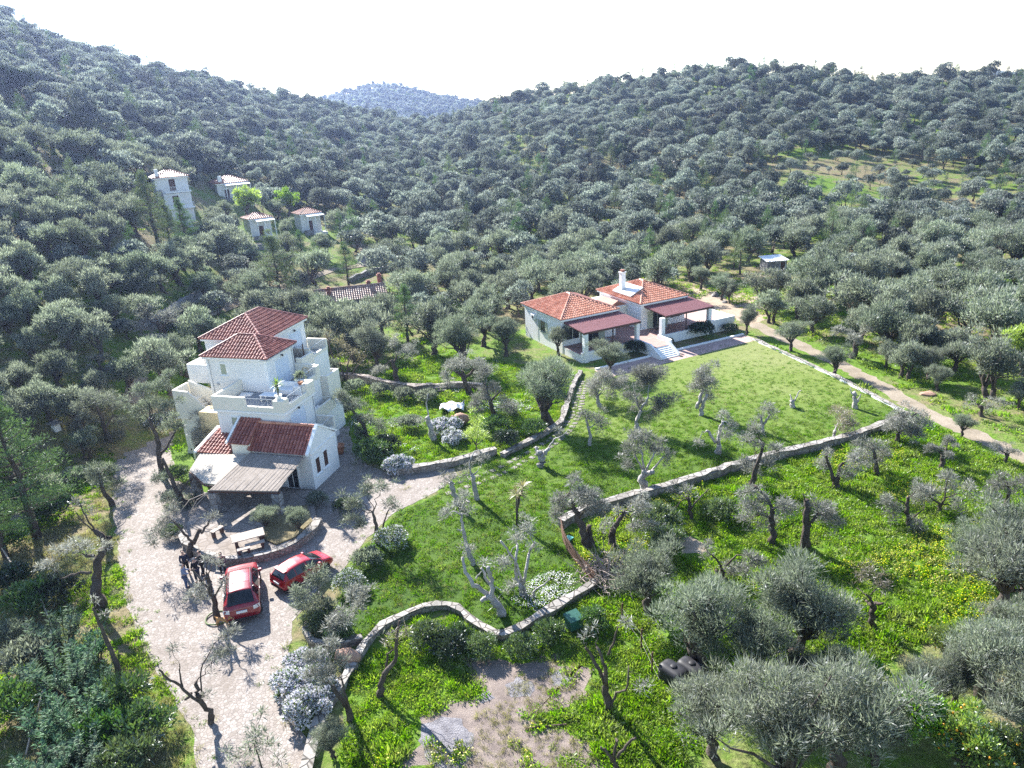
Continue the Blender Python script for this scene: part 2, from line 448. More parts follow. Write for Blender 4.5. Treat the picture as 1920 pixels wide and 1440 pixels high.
def terrain_mesh():
    rho = np.concatenate([np.linspace(0, 18, 7), np.arange(20, 90, 1.25), np.arange(90, 420, 4), np.geomspace(425, 1400, 50), [2000, 3200, 6000, 9500]])
    az = np.concatenate([np.arange(-180, -50, 6), np.arange(-50, 50, .55), np.arange(50, 180, 6)]) * math.pi / 180
    R, A = np.meshgrid(rho, az, indexing='ij')
    X = R * np.sin(A); Y = R * np.cos(A); Z = terrain(X, Y)
    Z = np.where(R > 1300, -25 - (R - 1300) * .012, Z)
    nr, na = R.shape
    V = np.stack([X.ravel(), Y.ravel(), Z.ravel()], 1)
    F = [(i * na + j, i * na + (j + 1) % na, (i + 1) * na + (j + 1) % na, (i + 1) * na + j) for i in range(nr - 1) for j in range(na)]
    F = [f[::-1] for f in F]
    me = pymesh('ground', V, F, M['ground'], True)
    P = V[:, :2]; r = np.hypot(P[:, 0], P[:, 1])
    lush = np.where(r < 85, .5, .42); lush = np.where(r > 500, .7, lush)
    vv = V - CAMP; ww = np.maximum(vv @ _fw, .1); qx, qy = 960 + FPX * (vv @ _r) / ww, 720 - FPX * (vv @ _u) / ww
    lush = np.where((qx > 1380) & (qx < 1960) & (qy > 280) & (qy < 420) & (r > 120), .48, lush)
    lush = np.where(poly_inside(P, FIELD) | poly_inside(P, GARDEN) | poly_inside(P, LAWN), .85, lush)
    # the terraced clearing on the right-hand slope is grassy, the left foreground is drier scrub
    lush = np.where((P[:, 0] < -12) & (r < 50), .50, lush); lush = np.where((P[:, 0] < -30) & (r >= 50) & (r < 74), .30, lush)
    a = me.attributes.new('lush', 'FLOAT', 'POINT'); a.data.foreach_set('value', lush.astype(np.float32))
    o = bpy.data.objects.new('ground', me); link(o); tag(o, kind='structure'); return o
terrain_mesh()

def sheet(name, poly, mat, z, edge=.12, seed=0, kind='structure', step=.5):
    """a flat sheet with a slightly ragged outline, lying on the level ground"""
    rng = np.random.default_rng(seed); out = []
    n = len(poly)
    for i in range(n):
        a = np.array(poly[i]); b = np.array(poly[(i + 1) % n]); L = np.linalg.norm(b - a); k = max(1, int(L / step))
        for j in range(k):
            p = a + (b - a) * j / k; out.append(p + (rng.random(2) - .5) * 2 * edge)
    bm = bmesh.new()
    f = bm.faces.new([bm.verts.new((p[0], p[1], z)) for p in out])
    if f.normal.z < 0 or f.calc_area() and (f.normal_update() or f.normal.z < 0): f.normal_flip()
    bmesh.ops.triangulate(bm, faces=bm.faces[:])
    me = bpy.data.meshes.new(name); bm.to_mesh(me); bm.free(); me.materials.append(mat)
    o = bpy.data.objects.new(name, me); link(o); return tag(o, kind=kind)

def ribbon(line, w):
    L = [np.array(p) for p in line]; a = []; b = []
    for i, p in enumerate(L):
        t = L[min(i + 1, len(L) - 1)] - L[max(i - 1, 0)]; t = t / (np.linalg.norm(t) + 1e-9); nn = np.array([-t[1], t[0]])
        ww = w[i] if hasattr(w, '__len__') else w
        a.append(tuple(p + nn * ww / 2)); b.append(tuple(p - nn * ww / 2))
    return a + b[::-1]

sheet('lawn', LAWN, M['lawn'], .008, .08, 1)
sheet('driveway', DRIVE, M['cobble'], .012, .10, 2)
TRACK = smooth_line(gp((1330, 560), (1400, 600), (1470, 634), (1545, 668), (1630, 712), (1740, 775), (1850, 826), (1960, 880), (2060, 935)), 1.0)
sheet('track', ribbon(TRACK, 1.75), M['track'], .004, .25, 3)
sheet('sandy_yard', gp((1270, 555), (1300, 540), (1375, 545), (1430, 560), (1440, 600), (1400, 610), (1340, 580)), M['sand'], .006, .6, 4)
sheet('bare_earth', gp((1262, 1010), (1300, 1004), (1325, 1020), (1318, 1042), (1280, 1038)), M['sand'], .006, .25, 5)
sheet('dry_soil', gp((740, 1452), (770, 1400), (800, 1345), (862, 1312), (905, 1295), (874, 1262), (887, 1230), (960, 1240), (1040, 1236), (1103, 1252), (1108, 1285), (1073, 1325), (1010, 1340), (1000, 1370), (1072, 1372), (1110, 1400), (1126, 1452)), M['drysoil'], .004, .5, 6)
sheet('ash_patch', gp((782, 1392), (795, 1360), (830, 1343), (865, 1352), (888, 1378), (886, 1415), (858, 1445), (815, 1440)), M['ash'], .010, .12, 7, step=.25)
sheet('ash_patch', gp((948, 1288), (972, 1268), (1000, 1280), (998, 1304), (962, 1306)), M['ash'], .010, .12, 8, step=.2)
sheet('ash_patch', gp((1030, 1268), (1050, 1256), (1072, 1274), (1056, 1292), (1036, 1288)), M['ash'], .010, .1, 9, step=.2)
sheet('ash_patch', gp((888, 1304), (912, 1296), (928, 1310), (905, 1322)), M['ash'], .010, .1, 10, step=.2)
for k, (pl, w) in enumerate([(((700, 500), (690, 470), (672, 455), (650, 520), (600, 560), (480, 590), (330, 612), (262, 612)), 1.6)]):
    pass

def mountain():
    V = []; F = []; n = 60
    for i in range(n + 1):
        x = 1700 + i * 12; d = ray(x, 150); d = d / np.linalg.norm(d[:2]); R = 6500.0
        yy = np.interp(x, [1700, 1790, 1840, 1870, 1920, 1990, 2080, 2200, 2420], [176, 158, 134, 131, 136, 128, 135, 150, 185]) + 2 * math.sin(i * .9)
        dd = ray(x, yy); h = CAM_H + R * dd[2] / math.hypot(dd[0], dd[1])
        for q, (fr, zz) in enumerate([(0.86, -110), (0.94, h * .55), (1.0, h), (1.12, h * .4), (1.3, -110)]):
            V.append((d[0] * R * fr, d[1] * R * fr, zz))
    F = [(i * 5 + j, (i + 1) * 5 + j, (i + 1) * 5 + j + 1, i * 5 + j + 1) for i in range(n) for j in range(4)]
    o = bpy.data.objects.new('mountain', pymesh('mountain', V, F, plain('distant_scrub', (.09, .11, .07), .95, .2, .002, 0), True)); link(o); tag(o, kind='structure')
mountain()

# ------------------------------------------------------------------ plants: leaf shoots, trunks, crowns
def shoots(C, Rr, n, ln, wd, rng, up=.35, shell=.5, droop=0.0, flat=1.0, spread=.6):
    """n leaf shoots spread through blobs with centres C and radii Rr; returns vertices and quads"""
    C = np.asarray(C, float); Rr = np.asarray(Rr, float)
    w = Rr ** 2; idx = rng.choice(len(C), n, p=w / w.sum())
    u = rng.normal(size=(n, 3)); u /= np.linalg.norm(u, axis=1)[:, None]
    u[:, 2] = np.where(u[:, 2] < -.45, -u[:, 2], u[:, 2])
    rad = (shell + (1 - shell) * rng.random(n) ** .6) * Rr[idx]
    off = u * rad[:, None]; off[:, 2] *= flat
    p = C[idx] + off
    ax = u + rng.normal(size=(n, 3)) * spread + np.array([0, 0, up - droop]); ax /= np.linalg.norm(ax, axis=1)[:, None]
    side = np.cross(ax, rng.normal(size=(n, 3))); side /= np.linalg.norm(side, axis=1)[:, None] + 1e-9
    L = ln * (.6 + .8 * rng.random(n))[:, None]; W = wd * (.6 + .8 * rng.random(n))[:, None]
    V = np.stack([p, p + ax * L * .45 + side * W, p + ax * L, p + ax * L * .45 - side * W], 1).reshape(-1, 3)
    return V

def quadmesh(name, Vs, mats):
    """leaf quads of several materials in one mesh"""
    me = bpy.data.meshes.new(name); V = np.concatenate(Vs); n = len(V) // 4
    me.vertices.add(len(V)); me.vertices.foreach_set('co', V.astype(np.float32).ravel())
    me.loops.add(n * 4); me.loops.foreach_set('vertex_index', np.arange(n * 4, dtype=np.int32))
    me.polygons.add(n); me.polygons.foreach_set('loop_start', np.arange(0, n * 4, 4, dtype=np.int32))
    for mm in mats: me.materials.append(mm)
    mi = np.concatenate([np.full(len(v) // 4, i, np.int32) for i, v in enumerate(Vs)])
    me.polygons.foreach_set('material_index', mi)
    me.update(calc_edges=True); return me

def wob_path(a, b, n, amp, rng, sag=0.0):
    a = np.array(a, float); b = np.array(b, float); L = np.linalg.norm(b - a); t = np.linspace(0, 1, n)[:, None]
    P = a + (b - a) * t + rng.normal(size=(n, 3)) * amp * L * np.sin(t * math.pi)
    P[:, 2] += sag * L * np.sin(t[:, 0] * math.pi); return P

def olive_full(seed, R=2.8, H=5.6, trunk=1.6, n=9000, ln=.34, wd=.035, clumps=30, tr=.26, two=False, far=False, mat='olive', flat=.8, narrow=1.0):
    rng = np.random.default_rng(seed); mb = MB(); C = []; Rr = []
    nst = 2 if two else 1
    tops = []
    for s in range(nst):
        lean = rng.normal(size=2) * .25
        base = np.array([(s - (nst - 1) / 2) * .7, 0, -.35]); top = np.array([base[0] * 1.6 + lean[0], lean[1], trunk])
        mb.tube(wob_path(base, top, 6, .05, rng), np.linspace(tr * 1.35, tr * .75, 6) * np.array([1.25, 1, .95, 1, 1, 1.1]), 5 if far else 9, True, .15, rng)
        tops.append(top)
    zc = trunk + (H - trunk) * .45
    nl = 0 if far else 5 + int(rng.integers(0, 3)); lobes = []
    for i in range(nl):          # main limbs carry separate heads of foliage
        th = i * 6.283 / nl + rng.normal() * .35; r = R * (.30 + .34 * rng.random()); lobes.append((r * math.cos(th), r * math.sin(th) * narrow, zc + (H - zc) * (rng.random() * .75 - .1) * (1.25 - .5 * r / R)))
    for i in range(clumps):
        th = i * 2.39996 + rng.random() * .5; k = math.sqrt((i + .5) / clumps)
        if nl and i % 8:
            l = lobes[i % nl]; o3 = rng.normal(size=3) * np.array([.20, .20, .17]) * R; C.append((l[0] + o3[0], l[1] + o3[1], max(trunk * .75, l[2] + o3[2]))); Rr.append(R * (.14 + .15 * rng.random())); continue
        r = R * .78 * k * (1 + rng.normal() * .2)
        hz = zc + (H - zc - .45) * math.sqrt(max(0, 1 - k ** 2)) * (1 + rng.normal() * .2) - .35 * k * rng.random() * (zc - trunk) * 1.6
        C.append((r * math.cos(th), r * math.sin(th) * narrow, hz)); Rr.append(R * ((.26 + .14 * rng.random()) if far else (.17 + .16 * rng.random())))
    for i in range(clumps // 3):       # inner foliage
        th = rng.random() * 6.28; r = R * .4 * rng.random(); C.append((r * math.cos(th), r * math.sin(th), zc + rng.normal() * .35)); Rr.append(R * .36)
    pick = range(0, clumps, 3 if far else 2)
    for i in pick:
        tp = tops[rng.integers(nst)]
        mb.tube(wob_path(tp - np.array([0, 0, .15]), np.array(C[i]), 5, .06, rng, .06), np.linspace(tr * .42, .03, 5), 4 if far else 5, False)
    sh_, up_, sp_ = (.72, .35, .5) if far else (.25, .55, .55)
    V = shoots(C, Rr, n, ln, wd, rng, flat=flat, shell=sh_, up=up_, spread=sp_)
    if not far:          # long new shoots standing out of the crown
        m0 = len(C) - clumps // 3; V = np.concatenate([V, shoots(C[:m0], np.array(Rr[:m0]) * 1.05, n // 9, ln * 1.6, wd * .75, rng, flat=flat, shell=.7, up=1.1, spread=.3)])
    return quadmesh('crown', [V], [M[mat]]), mb.mesh('trunk', M['bark'], True)

def olive_pruned(seed, trunk=1.9, tr=.3, limbs=3, limb_len=1.3, n=1600, spread=1.0, bare=.25, lean=(0, 0), bark='bark', mat='olivepale', drop=.2, clump=.62, ln=.30, cut=True):
    """hard-pruned olive: thick knotted trunk, sawn limbs and thin regrowth"""
    rng = np.random.default_rng(seed); mb = MB(); C = []; Rr = []
    top = np.array([lean[0], lean[1], trunk])
    P = wob_path((0, 0, -.3), top, 8, .05, rng)
    mb.tube(P, tr * np.array([1.5, 1.15, .95, .85, .9, .8, .95, 1.1]) , 10, True, .22, rng)
    a0 = rng.random() * 6.28
    for i in range(limbs):
        th = a0 + i * 6.283 / limbs + rng.normal() * .35; el = .5 + .75 * rng.random()
        L = limb_len * (.65 + .7 * rng.random())
        st = P[-1 - rng.integers(0, 3)] - np.array([0, 0, .1])
        end = st + L * np.array([math.cos(th) * math.cos(el), math.sin(th) * math.cos(el), math.sin(el)])
        r0 = tr * (.42 + .25 * rng.random())
        mb.tube(wob_path(st, end, 5, .07, rng, .05), np.linspace(r0, r0 * (.62 if cut else .3), 5), 7, True, .15, rng)
        if rng.random() > bare:
            for q in range(1 + rng.integers(0, 3)):
                th2 = th + rng.normal() * .8; d = clump * (1.0 + 1.1 * rng.random()) * spread
                c = end + np.array([math.cos(th2) * d, math.sin(th2) * d, (rng.random() - drop) * .9])
                mb.tube(wob_path(end - (end - st) * .15, c, 6, .08, rng, .18), np.linspace(r0 * .35, .012, 6), 4, False)
                C.append(c); Rr.append(clump * (.75 + .6 * rng.random()))
                for e in range(2):
                    c2 = c + rng.normal(size=3) * clump * .8; C.append(c2); Rr.append(clump * (.5 + .4 * rng.random()))
                    mb.tube(wob_path(c - (c - end) * .3, c2, 4, .08, rng, .1), np.linspace(.03, .008, 4), 3, False)
    if not C: C = [tuple(top + np.array([0, 0, .3]))]; Rr = [.3]; n = min(n, 120)
    V = shoots(C, Rr, n, ln, .027, rng, up=.15, shell=.15, flat=.8)
    return quadmesh('crown', [V], [M[mat]]), mb.mesh('trunk', M[bark], True)

def pine(seed, H=11, R=3.2, n=9000, mat='pine', base=.2, dense=1.0, umbrella=False, ln=.28, far=False):
    rng = np.random.default_rng(seed); mb = MB(); C = []; Rr = []
    top = np.array([rng.normal() * .3, rng.normal() * .3, H * .96])
    P = wob_path((0, 0, -.3), top, 9, .012, rng); mb.tube(P, np.linspace(.03 * H, .03, 9), 7, True, .1, rng)
    lv = 16
    for k in range(lv):
        f = base + (1 - base) * (k + .5) / lv; prof = (math.sin(min(1, (1 - f) / (1 - base) * 1.25) * 1.45) if not umbrella else .55 + .6 * math.sin(f * 2.9))
        for j in range(5 if not far else 3):
            th = rng.random() * 6.28; r = R * prof * (.65 + .45 * rng.random()); z = H * f + rng.normal() * .35
            st = np.array([top[0] * f, top[1] * f, z - r * .12]); en = st + np.array([math.cos(th) * r, math.sin(th) * r, r * .22])
            if not far: mb.tube(wob_path(st, en, 4, .03, rng, -.03), np.linspace(.05, .012, 4), 4, False)
            for q in (.45, .75, 1.0): C.append(st + (en - st) * q); Rr.append(R * .17 * (1.15 - .3 * q) * (.8 + .5 * rng.random()))
    V = shoots(C, Rr, n, ln, .022, rng, up=.4, shell=.1, flat=.75)
    return quadmesh('crown', [V], [M[mat]]), mb.mesh('trunk', M['bark'], True)

def bush(seed, R=1.0, H=1.0, n=1500, ln=.22, wd=.03, mat='bush', flower=None, nf=0, clumps=14, up=.4, shell=.35, fl=.07):
    rng = np.random.default_rng(seed); C = []; Rr = []
    for i in range(clumps):
        th = i * 2.4 + rng.random(); k = math.sqrt((i + .5) / clumps); r = R * .75 * k
        C.append((r * math.cos(th), r * math.sin(th), H * (.35 + .45 * math.sqrt(1 - k * k * .95)) * (.8 + .35 * rng.random()))); Rr.append(min(R, H) * (.32 + .15 * rng.random()))
    Vs = [shoots(C, Rr, n, ln, wd, rng, up=up, shell=shell)]; ms = [M[mat]]
    if flower:
        Vs.append(shoots(C, np.array(Rr) * 1.08, nf, fl, fl * .5, rng, up=.5, shell=.85, spread=1.2)); ms.append(M[flower])
    return quadmesh('leaves', Vs, ms)

def oleander_mesh(seed, n_stems=26, H=2.6, R=1.5):
    rng = np.random.default_rng(seed); out = []
    mb = MB()
    for s in range(n_stems):
        th = rng.random() * 6.28; r = R * rng.random() ** .5; tip = np.array([math.cos(th) * r, math.sin(th) * r, H * (.6 + .45 * rng.random()) * (1 - .25 * r / R)])
        bs = np.array([tip[0] * .3, tip[1] * .3, -.1]); P = wob_path(bs, tip, 6, .03, rng)
        mb.tube(P, np.linspace(.035, .01, 6), 4, False)
        for k in range(62):
            f = .35 + .65 * rng.random(); i = min(4, int(f * 5)); p = P[i] + (P[i + 1] - P[i]) * (f * 5 - i)
            a = rng.random() * 6.28; ax = np.array([math.cos(a), math.sin(a), .55 + .5 * rng.random()]); ax /= np.linalg.norm(ax)
            sd = np.cross(ax, (0, 0, 1)); sd /= np.linalg.norm(sd); L = .26 + .14 * rng.random(); w = .028
            out.append(np.stack([p, p + ax * L * .5 + sd * w, p + ax * L - np.array([0, 0, .05]), p + ax * L * .5 - sd * w]))
    return quadmesh('leaves', [np.concatenate(out)], [M['oleander']]), mb.mesh('stems', M['bark'], True)

def tuft_mesh(seed, n, h, r, w, mat, flower=None, nf=0, fsz=.05, lean=.5):
    rng = np.random.default_rng(seed)
    a = rng.random(n) * 6.283; rr = r * np.sqrt(rng.random(n)); p = np.stack([rr * np.cos(a), rr * np.sin(a), np.full(n, -.02)], 1)
    ax = np.stack([rng.normal(size=n) * lean, rng.normal(size=n) * lean, np.ones(n)], 1); ax /= np.linalg.norm(ax, axis=1)[:, None]
    sd = np.cross(ax, rng.normal(size=(n, 3))); sd /= np.linalg.norm(sd, axis=1)[:, None]
    L = h * (.5 + .7 * rng.random(n))[:, None]
    V = np.stack([p + ax * L * .15, p + ax * L * .6 + sd * w, p + ax * L, p + ax * L * .6 - sd * w], 1).reshape(-1, 3)
    Vs = [V]; ms = [M[mat]]
    if flower:
        k = rng.integers(0, n, nf); c = (p + ax * L)[k]; d1 = rng.normal(size=(nf, 3)); d1[:, 2] *= .4; d1 /= np.linalg.norm(d1, axis=1)[:, None]
        d2 = np.cross(d1, (0, 0, 1.0)); d2 /= np.linalg.norm(d2, axis=1)[:, None]
        Vs.append(np.stack([c - d1 * fsz, c + d2 * fsz, c + d1 * fsz, c - d2 * fsz], 1).reshape(-1, 3)); ms.append(M[flower])
    return quadmesh('tuft', Vs, ms)

def scatter(name, protos, P, scale, seed=0, tilt=.0, kind='stuff', z=None, vary=1.0, label=None, cat=None):
    """uncountable growth: one object whose points carry copies of a few tufts or far-off crowns"""
    rng = np.random.default_rng(seed); n = len(P)
    coll = bpy.data.collections.new(name + '_kinds')
    for i, me in enumerate(protos):
        o = bpy.data.objects.new('%s_kind_%02d' % (name, i), me); coll.objects.link(o)
    me = bpy.data.meshes.new(name); me.vertices.add(n)
    Z = terrain(P[:, 0], P[:, 1]) if z is None else z
    me.vertices.foreach_set('co', np.column_stack([P[:, 0], P[:, 1], Z]).astype(np.float32).ravel())
    def att(nm, typ, v, key='value'):
        a = me.attributes.new(nm, typ, 'POINT'); a.data.foreach_set(key, v)
    sc3 = np.asarray(scale)[:, None] * (1 + rng.normal(size=(n, 3)) * np.array([.13, .13, .16]) * vary); att('size', 'FLOAT_VECTOR', sc3.astype(np.float32).ravel(), 'vector')
    att('pick', 'INT', rng.integers(0, len(protos), n).astype(np.int32))
    rot = np.column_stack([rng.normal(size=n) * tilt, rng.normal(size=n) * tilt, rng.random(n) * 6.283]).astype(np.float32)
    att('turn', 'FLOAT_VECTOR', rot.ravel(), 'vector')
    o = bpy.data.objects.new(name, me); link(o); tag(o, label, cat, None, kind)
    ng = bpy.data.node_groups.new(name + '_scatter', 'GeometryNodeTree')
    ng.interface.new_socket('Geometry', in_out='INPUT', socket_type='NodeSocketGeometry'); ng.interface.new_socket('Geometry', in_out='OUTPUT', socket_type='NodeSocketGeometry')
    N = ng.nodes; gi = N.new('NodeGroupInput'); go = N.new('NodeGroupOutput'); ip = N.new('GeometryNodeInstanceOnPoints')
    ci = N.new('GeometryNodeCollectionInfo'); ci.inputs['Collection'].default_value = coll; ci.inputs['Separate Children'].default_value = True; ci.inputs['Reset Children'].default_value = True
    def named(nm, typ):
        a = N.new('GeometryNodeInputNamedAttribute'); a.data_type = typ; a.inputs['Name'].default_value = nm; return a.outputs['Attribute']
    Lk = ng.links.new
    Lk(gi.outputs[0], ip.inputs['Points']); Lk(ci.outputs[0], ip.inputs['Instance']); ip.inputs['Pick Instance'].default_value = True
    Lk(named('pick', 'INT'), ip.inputs['Instance Index']); Lk(named('size', 'FLOAT_VECTOR'), ip.inputs['Scale'])
    er = N.new('FunctionNodeEulerToRotation'); Lk(named('turn', 'FLOAT_VECTOR'), er.inputs[0]); Lk(er.outputs[0], ip.inputs['Rotation'])
    Lk(ip.outputs[0], go.inputs[0])
    md = o.modifiers.new('scatter', 'NODES'); md.node_group = ng
    return o

def join_mesh(name, a, b):
    """crown and trunk as one mesh, for the far wood"""
    me = bpy.data.meshes.new(name)
    n1, n2 = len(a.vertices), len(b.vertices)
    V = np.zeros((n1 + n2) * 3, np.float32); v = np.zeros(n1 * 3, np.float32); a.vertices.foreach_get('co', v); V[:n1 * 3] = v
    v = np.zeros(n2 * 3, np.float32); b.vertices.foreach_get('co', v); V[n1 * 3:] = v
    F = [tuple(p.vertices) for p in a.polygons] + [tuple(i + n1 for i in p.vertices) for p in b.polygons]
    me.from_pydata(V.reshape(-1, 3).tolist(), [], F)
    for mm in list(a.materials) + list(b.materials): me.materials.append(mm)
    me.polygons.foreach_set('material_index', [p.material_index for p in a.polygons] + [p.material_index + len(a.materials) for p in b.polygons])
    return me
# ------------------------------------------------------------------ buildings
def tile_mat(name, cols, gloss=.35):
    t = NT(name); g = t.n('ShaderNodeNewGeometry'); v = t.coord()
    c = t.ramp(g.outputs['Random Per Island'], [((i + .5) / len(cols), cc) for i, cc in enumerate(cols)])
    c = t.mix(t.ramp(t.noise(v, .9, 5, .7), [(.45, (0, 0, 0)), (.75, (.55, .55, .55))]), c, tuple(x * .55 for x in cols[0]))
    t.bsdf(c, .42, gloss, bump=t.noise(v, 25, 3), bstr=.2); return t.m
M['tile_red'] = tile_mat('dark_red_roof_tile', [(.23, .072, .056), (.30, .10, .072), (.37, .14, .105)], .4)
M['tile_orange'] = tile_mat('terracotta_roof_tile', [(.42, .165, .10), (.50, .22, .14), (.56, .285, .195)], .3)
M['tile_pink'] = tile_mat('weathered_pink_roof_tile', [(.30, .125, .085), (.35, .155, .105), (.39, .20, .14)], .1)
M['tile_old'] = tile_mat('old_mottled_roof_tile', [(.26, .13, .09), (.38, .21, .15), (.45, .29, .22), (.48, .36, .29)], .2)
M['stucco'] = plain('white_stucco', (.80, .795, .78), .9, .05, .55, .05, .2)
M['cream'] = plain('cream_stucco', (.77, .73, .63), .9, .03, .8, .05, .2)
M['greystucco'] = plain('pale_grey_stucco', (.70, .69, .68), .9, .03, .8, .05, .2)
M['trim'] = plain('white_trim_paint', (.84, .84, .83), .6, .03, 2, .05)
M['shutterwhite'] = plain('pale_blue_white_shutter', (.66, .72, .80), .55, .04, 2, .05)
M['shuttergreen'] = plain('sage_green_shutter', (.40, .43, .33), .6, .08, 2, .1)
M['brownwood'] = plain('dark_brown_wood', (.085, .045, .035), .6, .2, 4, .2)
M['oldwood'] = plain('weathered_grey_wood', (.38, .32, .27), .9, .22, 5, .4)
M['terrace'] = plain('terracotta_floor_tiles', (.36, .22, .19), .7, .12, 2, .15)
M['paver'] = patch_material('pinkish_pavers', [(.3, (.30, .20, .18)), (.5, (.40, .29, .26)), (.7, (.47, .35, .31))], 1.2, 9, .3, .02)
M['greyfloor'] = patch_material('grey_terrace_floor', [(.3, (.18, .19, .21)), (.5, (.27, .28, .30)), (.7, (.36, .36, .37))], .8, 6, .3, .02)
M['sandfloor'] = plain('ochre_landing_floor', (.70, .56, .34), .9, .08, 1.5, .2)
M['maroon'] = plain('maroon_pergola_sheet', (.20, .085, .09), .65, .10, 1.5, .1)
M['darkmetal'] = plain('dark_iron', (.03, .03, .033), .5, .1, 5, .05)
M['greymetal'] = plain('grey_metal_rail', (.42, .44, .46), .4, .06, 5, .05, .5)
M['glass'] = plain('dark_window_glass', (.03, .035, .04), .12, .1, 2, 0, .5)
M['whiteplastic'] = plain('white_plastic', (.80, .80, .80), .45, .03, 2, .03)
M['clay'] = plain('terracotta_clay', (.40, .18, .10), .8, .15, 3, .2)
M['oldclay'] = plain('weathered_jar_clay', (.34, .21, .15), .85, .2, 3, .3)
M['panel'] = plain('pale_solar_glass', (.62, .62, .60), .15, .05, 1, 0, .7)

def reed_material(name, a, b, c, ang=0.0, scale=9.0):
    t = NT(name); v = t.coord()
    w = t.n('ShaderNodeTexWave', wave_type='BANDS', bands_direction='X'); w.inputs['Scale'].default_value = scale; w.inputs['Distortion'].default_value = .6; w.inputs['Detail'].default_value = 2
    t.l(v, w.inputs['Vector'])
    k = t.math('ADD', t.math('MULTIPLY', w.outputs['Fac'], .45), t.math('MULTIPLY', t.noise(v, 1.3, 6, .7), .6))
    t.bsdf(t.ramp(k, [(.25, a), (.5, b), (.75, c)]), .9, .15, bump=w.outputs['Fac'], bstr=.6, bdist=.03); return t.m
M['reed'] = reed_material('reed_and_board_roof', (.15, .125, .105), (.28, .24, .205), (.38, .335, .295), scale=5)
M['palereed'] = reed_material('pale_bamboo_roof', (.34, .30, .25), (.46, .42, .36), (.54, .50, .44), scale=7)

def tile_plane(mb, e0, e1, t0, t1, sp=.27, row=.40, r=.095, base=.06, rng=None):
    """barrel tiles on a trapezoid or triangle: e0, e1 the eave, t0, t1 the top edge"""
    e0, e1, t0, t1 = [np.array(p, float) for p in (e0, e1, t0, t1)]
    U = e1 - e0; L = np.linalg.norm(U); U /= L
    nrm = np.cross(U, t0 - e0); nrm /= np.linalg.norm(nrm)
    if nrm[2] < 0: nrm = -nrm
    S = np.cross(nrm, U); S = S if S[2] > 0 else -S
    h = (t0 - e0) @ S; tl = (t0 - e0) @ U; tr = (t1 - e0) @ U
    mb.hexa([e0 - nrm * base, e1 - nrm * base, t1 - nrm * base, t0 - nrm * base], [e0, e1, t1, t0])
    n = max(1, int(L / sp)); sp = L / n
    for i in range(n):
        u = (i + .5) * sp; vm = h
        if u < tl: vm = h * u / tl
        if u > tr: vm = min(vm, h * (L - u) / (L - tr))
        if vm < .12: continue
        k = max(1, int(round(vm / row)))
        for j in range(k):
            v0 = vm * j / k - .04; v1 = vm * (j + 1) / k
            V = []
            for vv, rr, up in ((v0, r, .035), (v1, r * .86, .0)):
                for q in range(5):
                    a = math.pi * q / 4
                    V.append(e0 + U * (u - rr * 1.15 * math.cos(a)) + S * vv + nrm * (up + rr * math.sin(a)))
            mb.add(V, [(q, q + 1, 6 + q, 5 + q) for q in range(4)] + [(4, 3, 2, 1, 0)])

def ridge_caps(mb, a, b, r=.13, step=.38):
    a = np.array(a, float); b = np.array(b, float); D = b - a; L = np.linalg.norm(D); D /= L
    side = np.cross(D, (0, 0, 1)); side /= np.linalg.norm(side); up = np.cross(side, D)
    n = max(1, int(L / step))
    for i in range(n):
        V = []
        for f, rr in ((i / n * L - .02, r), ((i + 1) / n * L, r * .82)):
            for q in range(6):
                t = math.pi * (q / 5) * 1.2 - .3; V.append(a + D * f + side * rr * math.cos(t) + up * (rr * math.sin(t) + .02))
        mb.add(V, [(q, q + 1, 7 + q, 6 + q) for q in range(5)] + [(5, 4, 3, 2, 1, 0), (6, 7, 8, 9, 10, 11)])

def hip_roof(parent, x0, x1, y0, y1, z, rise, ridge='y', rl=.7, mat='tile_orange', ov=.3, trim='trim', sp=.27):
    x0 -= ov; x1 += ov; y0 -= ov; y1 += ov; cx, cy = (x0 + x1) / 2, (y0 + y1) / 2
    if ridge == 'y': A, B = (cx, cy - rl / 2, z + rise), (cx, cy + rl / 2, z + rise)
    else: A, B = (cx - rl / 2, cy, z + rise), (cx + rl / 2, cy, z + rise)
    c = [(x0, y0, z), (x1, y0, z), (x1, y1, z), (x0, y1, z)]
    mb = MB()
    if ridge == 'y': q = [(0, 1, A, A), (1, 2, A, B), (2, 3, B, B), (3, 0, B, A)]
    else: q = [(0, 1, A, B), (1, 2, B, B), (2, 3, B, A), (3, 0, A, A)]
    for i, j, p, w in q: tile_plane(mb, c[i], c[j], p, w, sp)
    ro = mb.build('roof', M[mat], parent)
    rc = MB(); ends = [A, A, B, B] if ridge == 'y' else [A, B, B, A]
    for k in range(4): ridge_caps(rc, c[k], ends[k])
    if rl > .3: ridge_caps(rc, A, B)
    rc.build('ridge_tiles', M[mat], ro)
    f = MB(); t = .13
    f.box(x0 + .06, x1 - .06, y0 + .06, y1 - .06, z - .22, z - .065)
    f.build('eaves', M[trim], parent); return ro

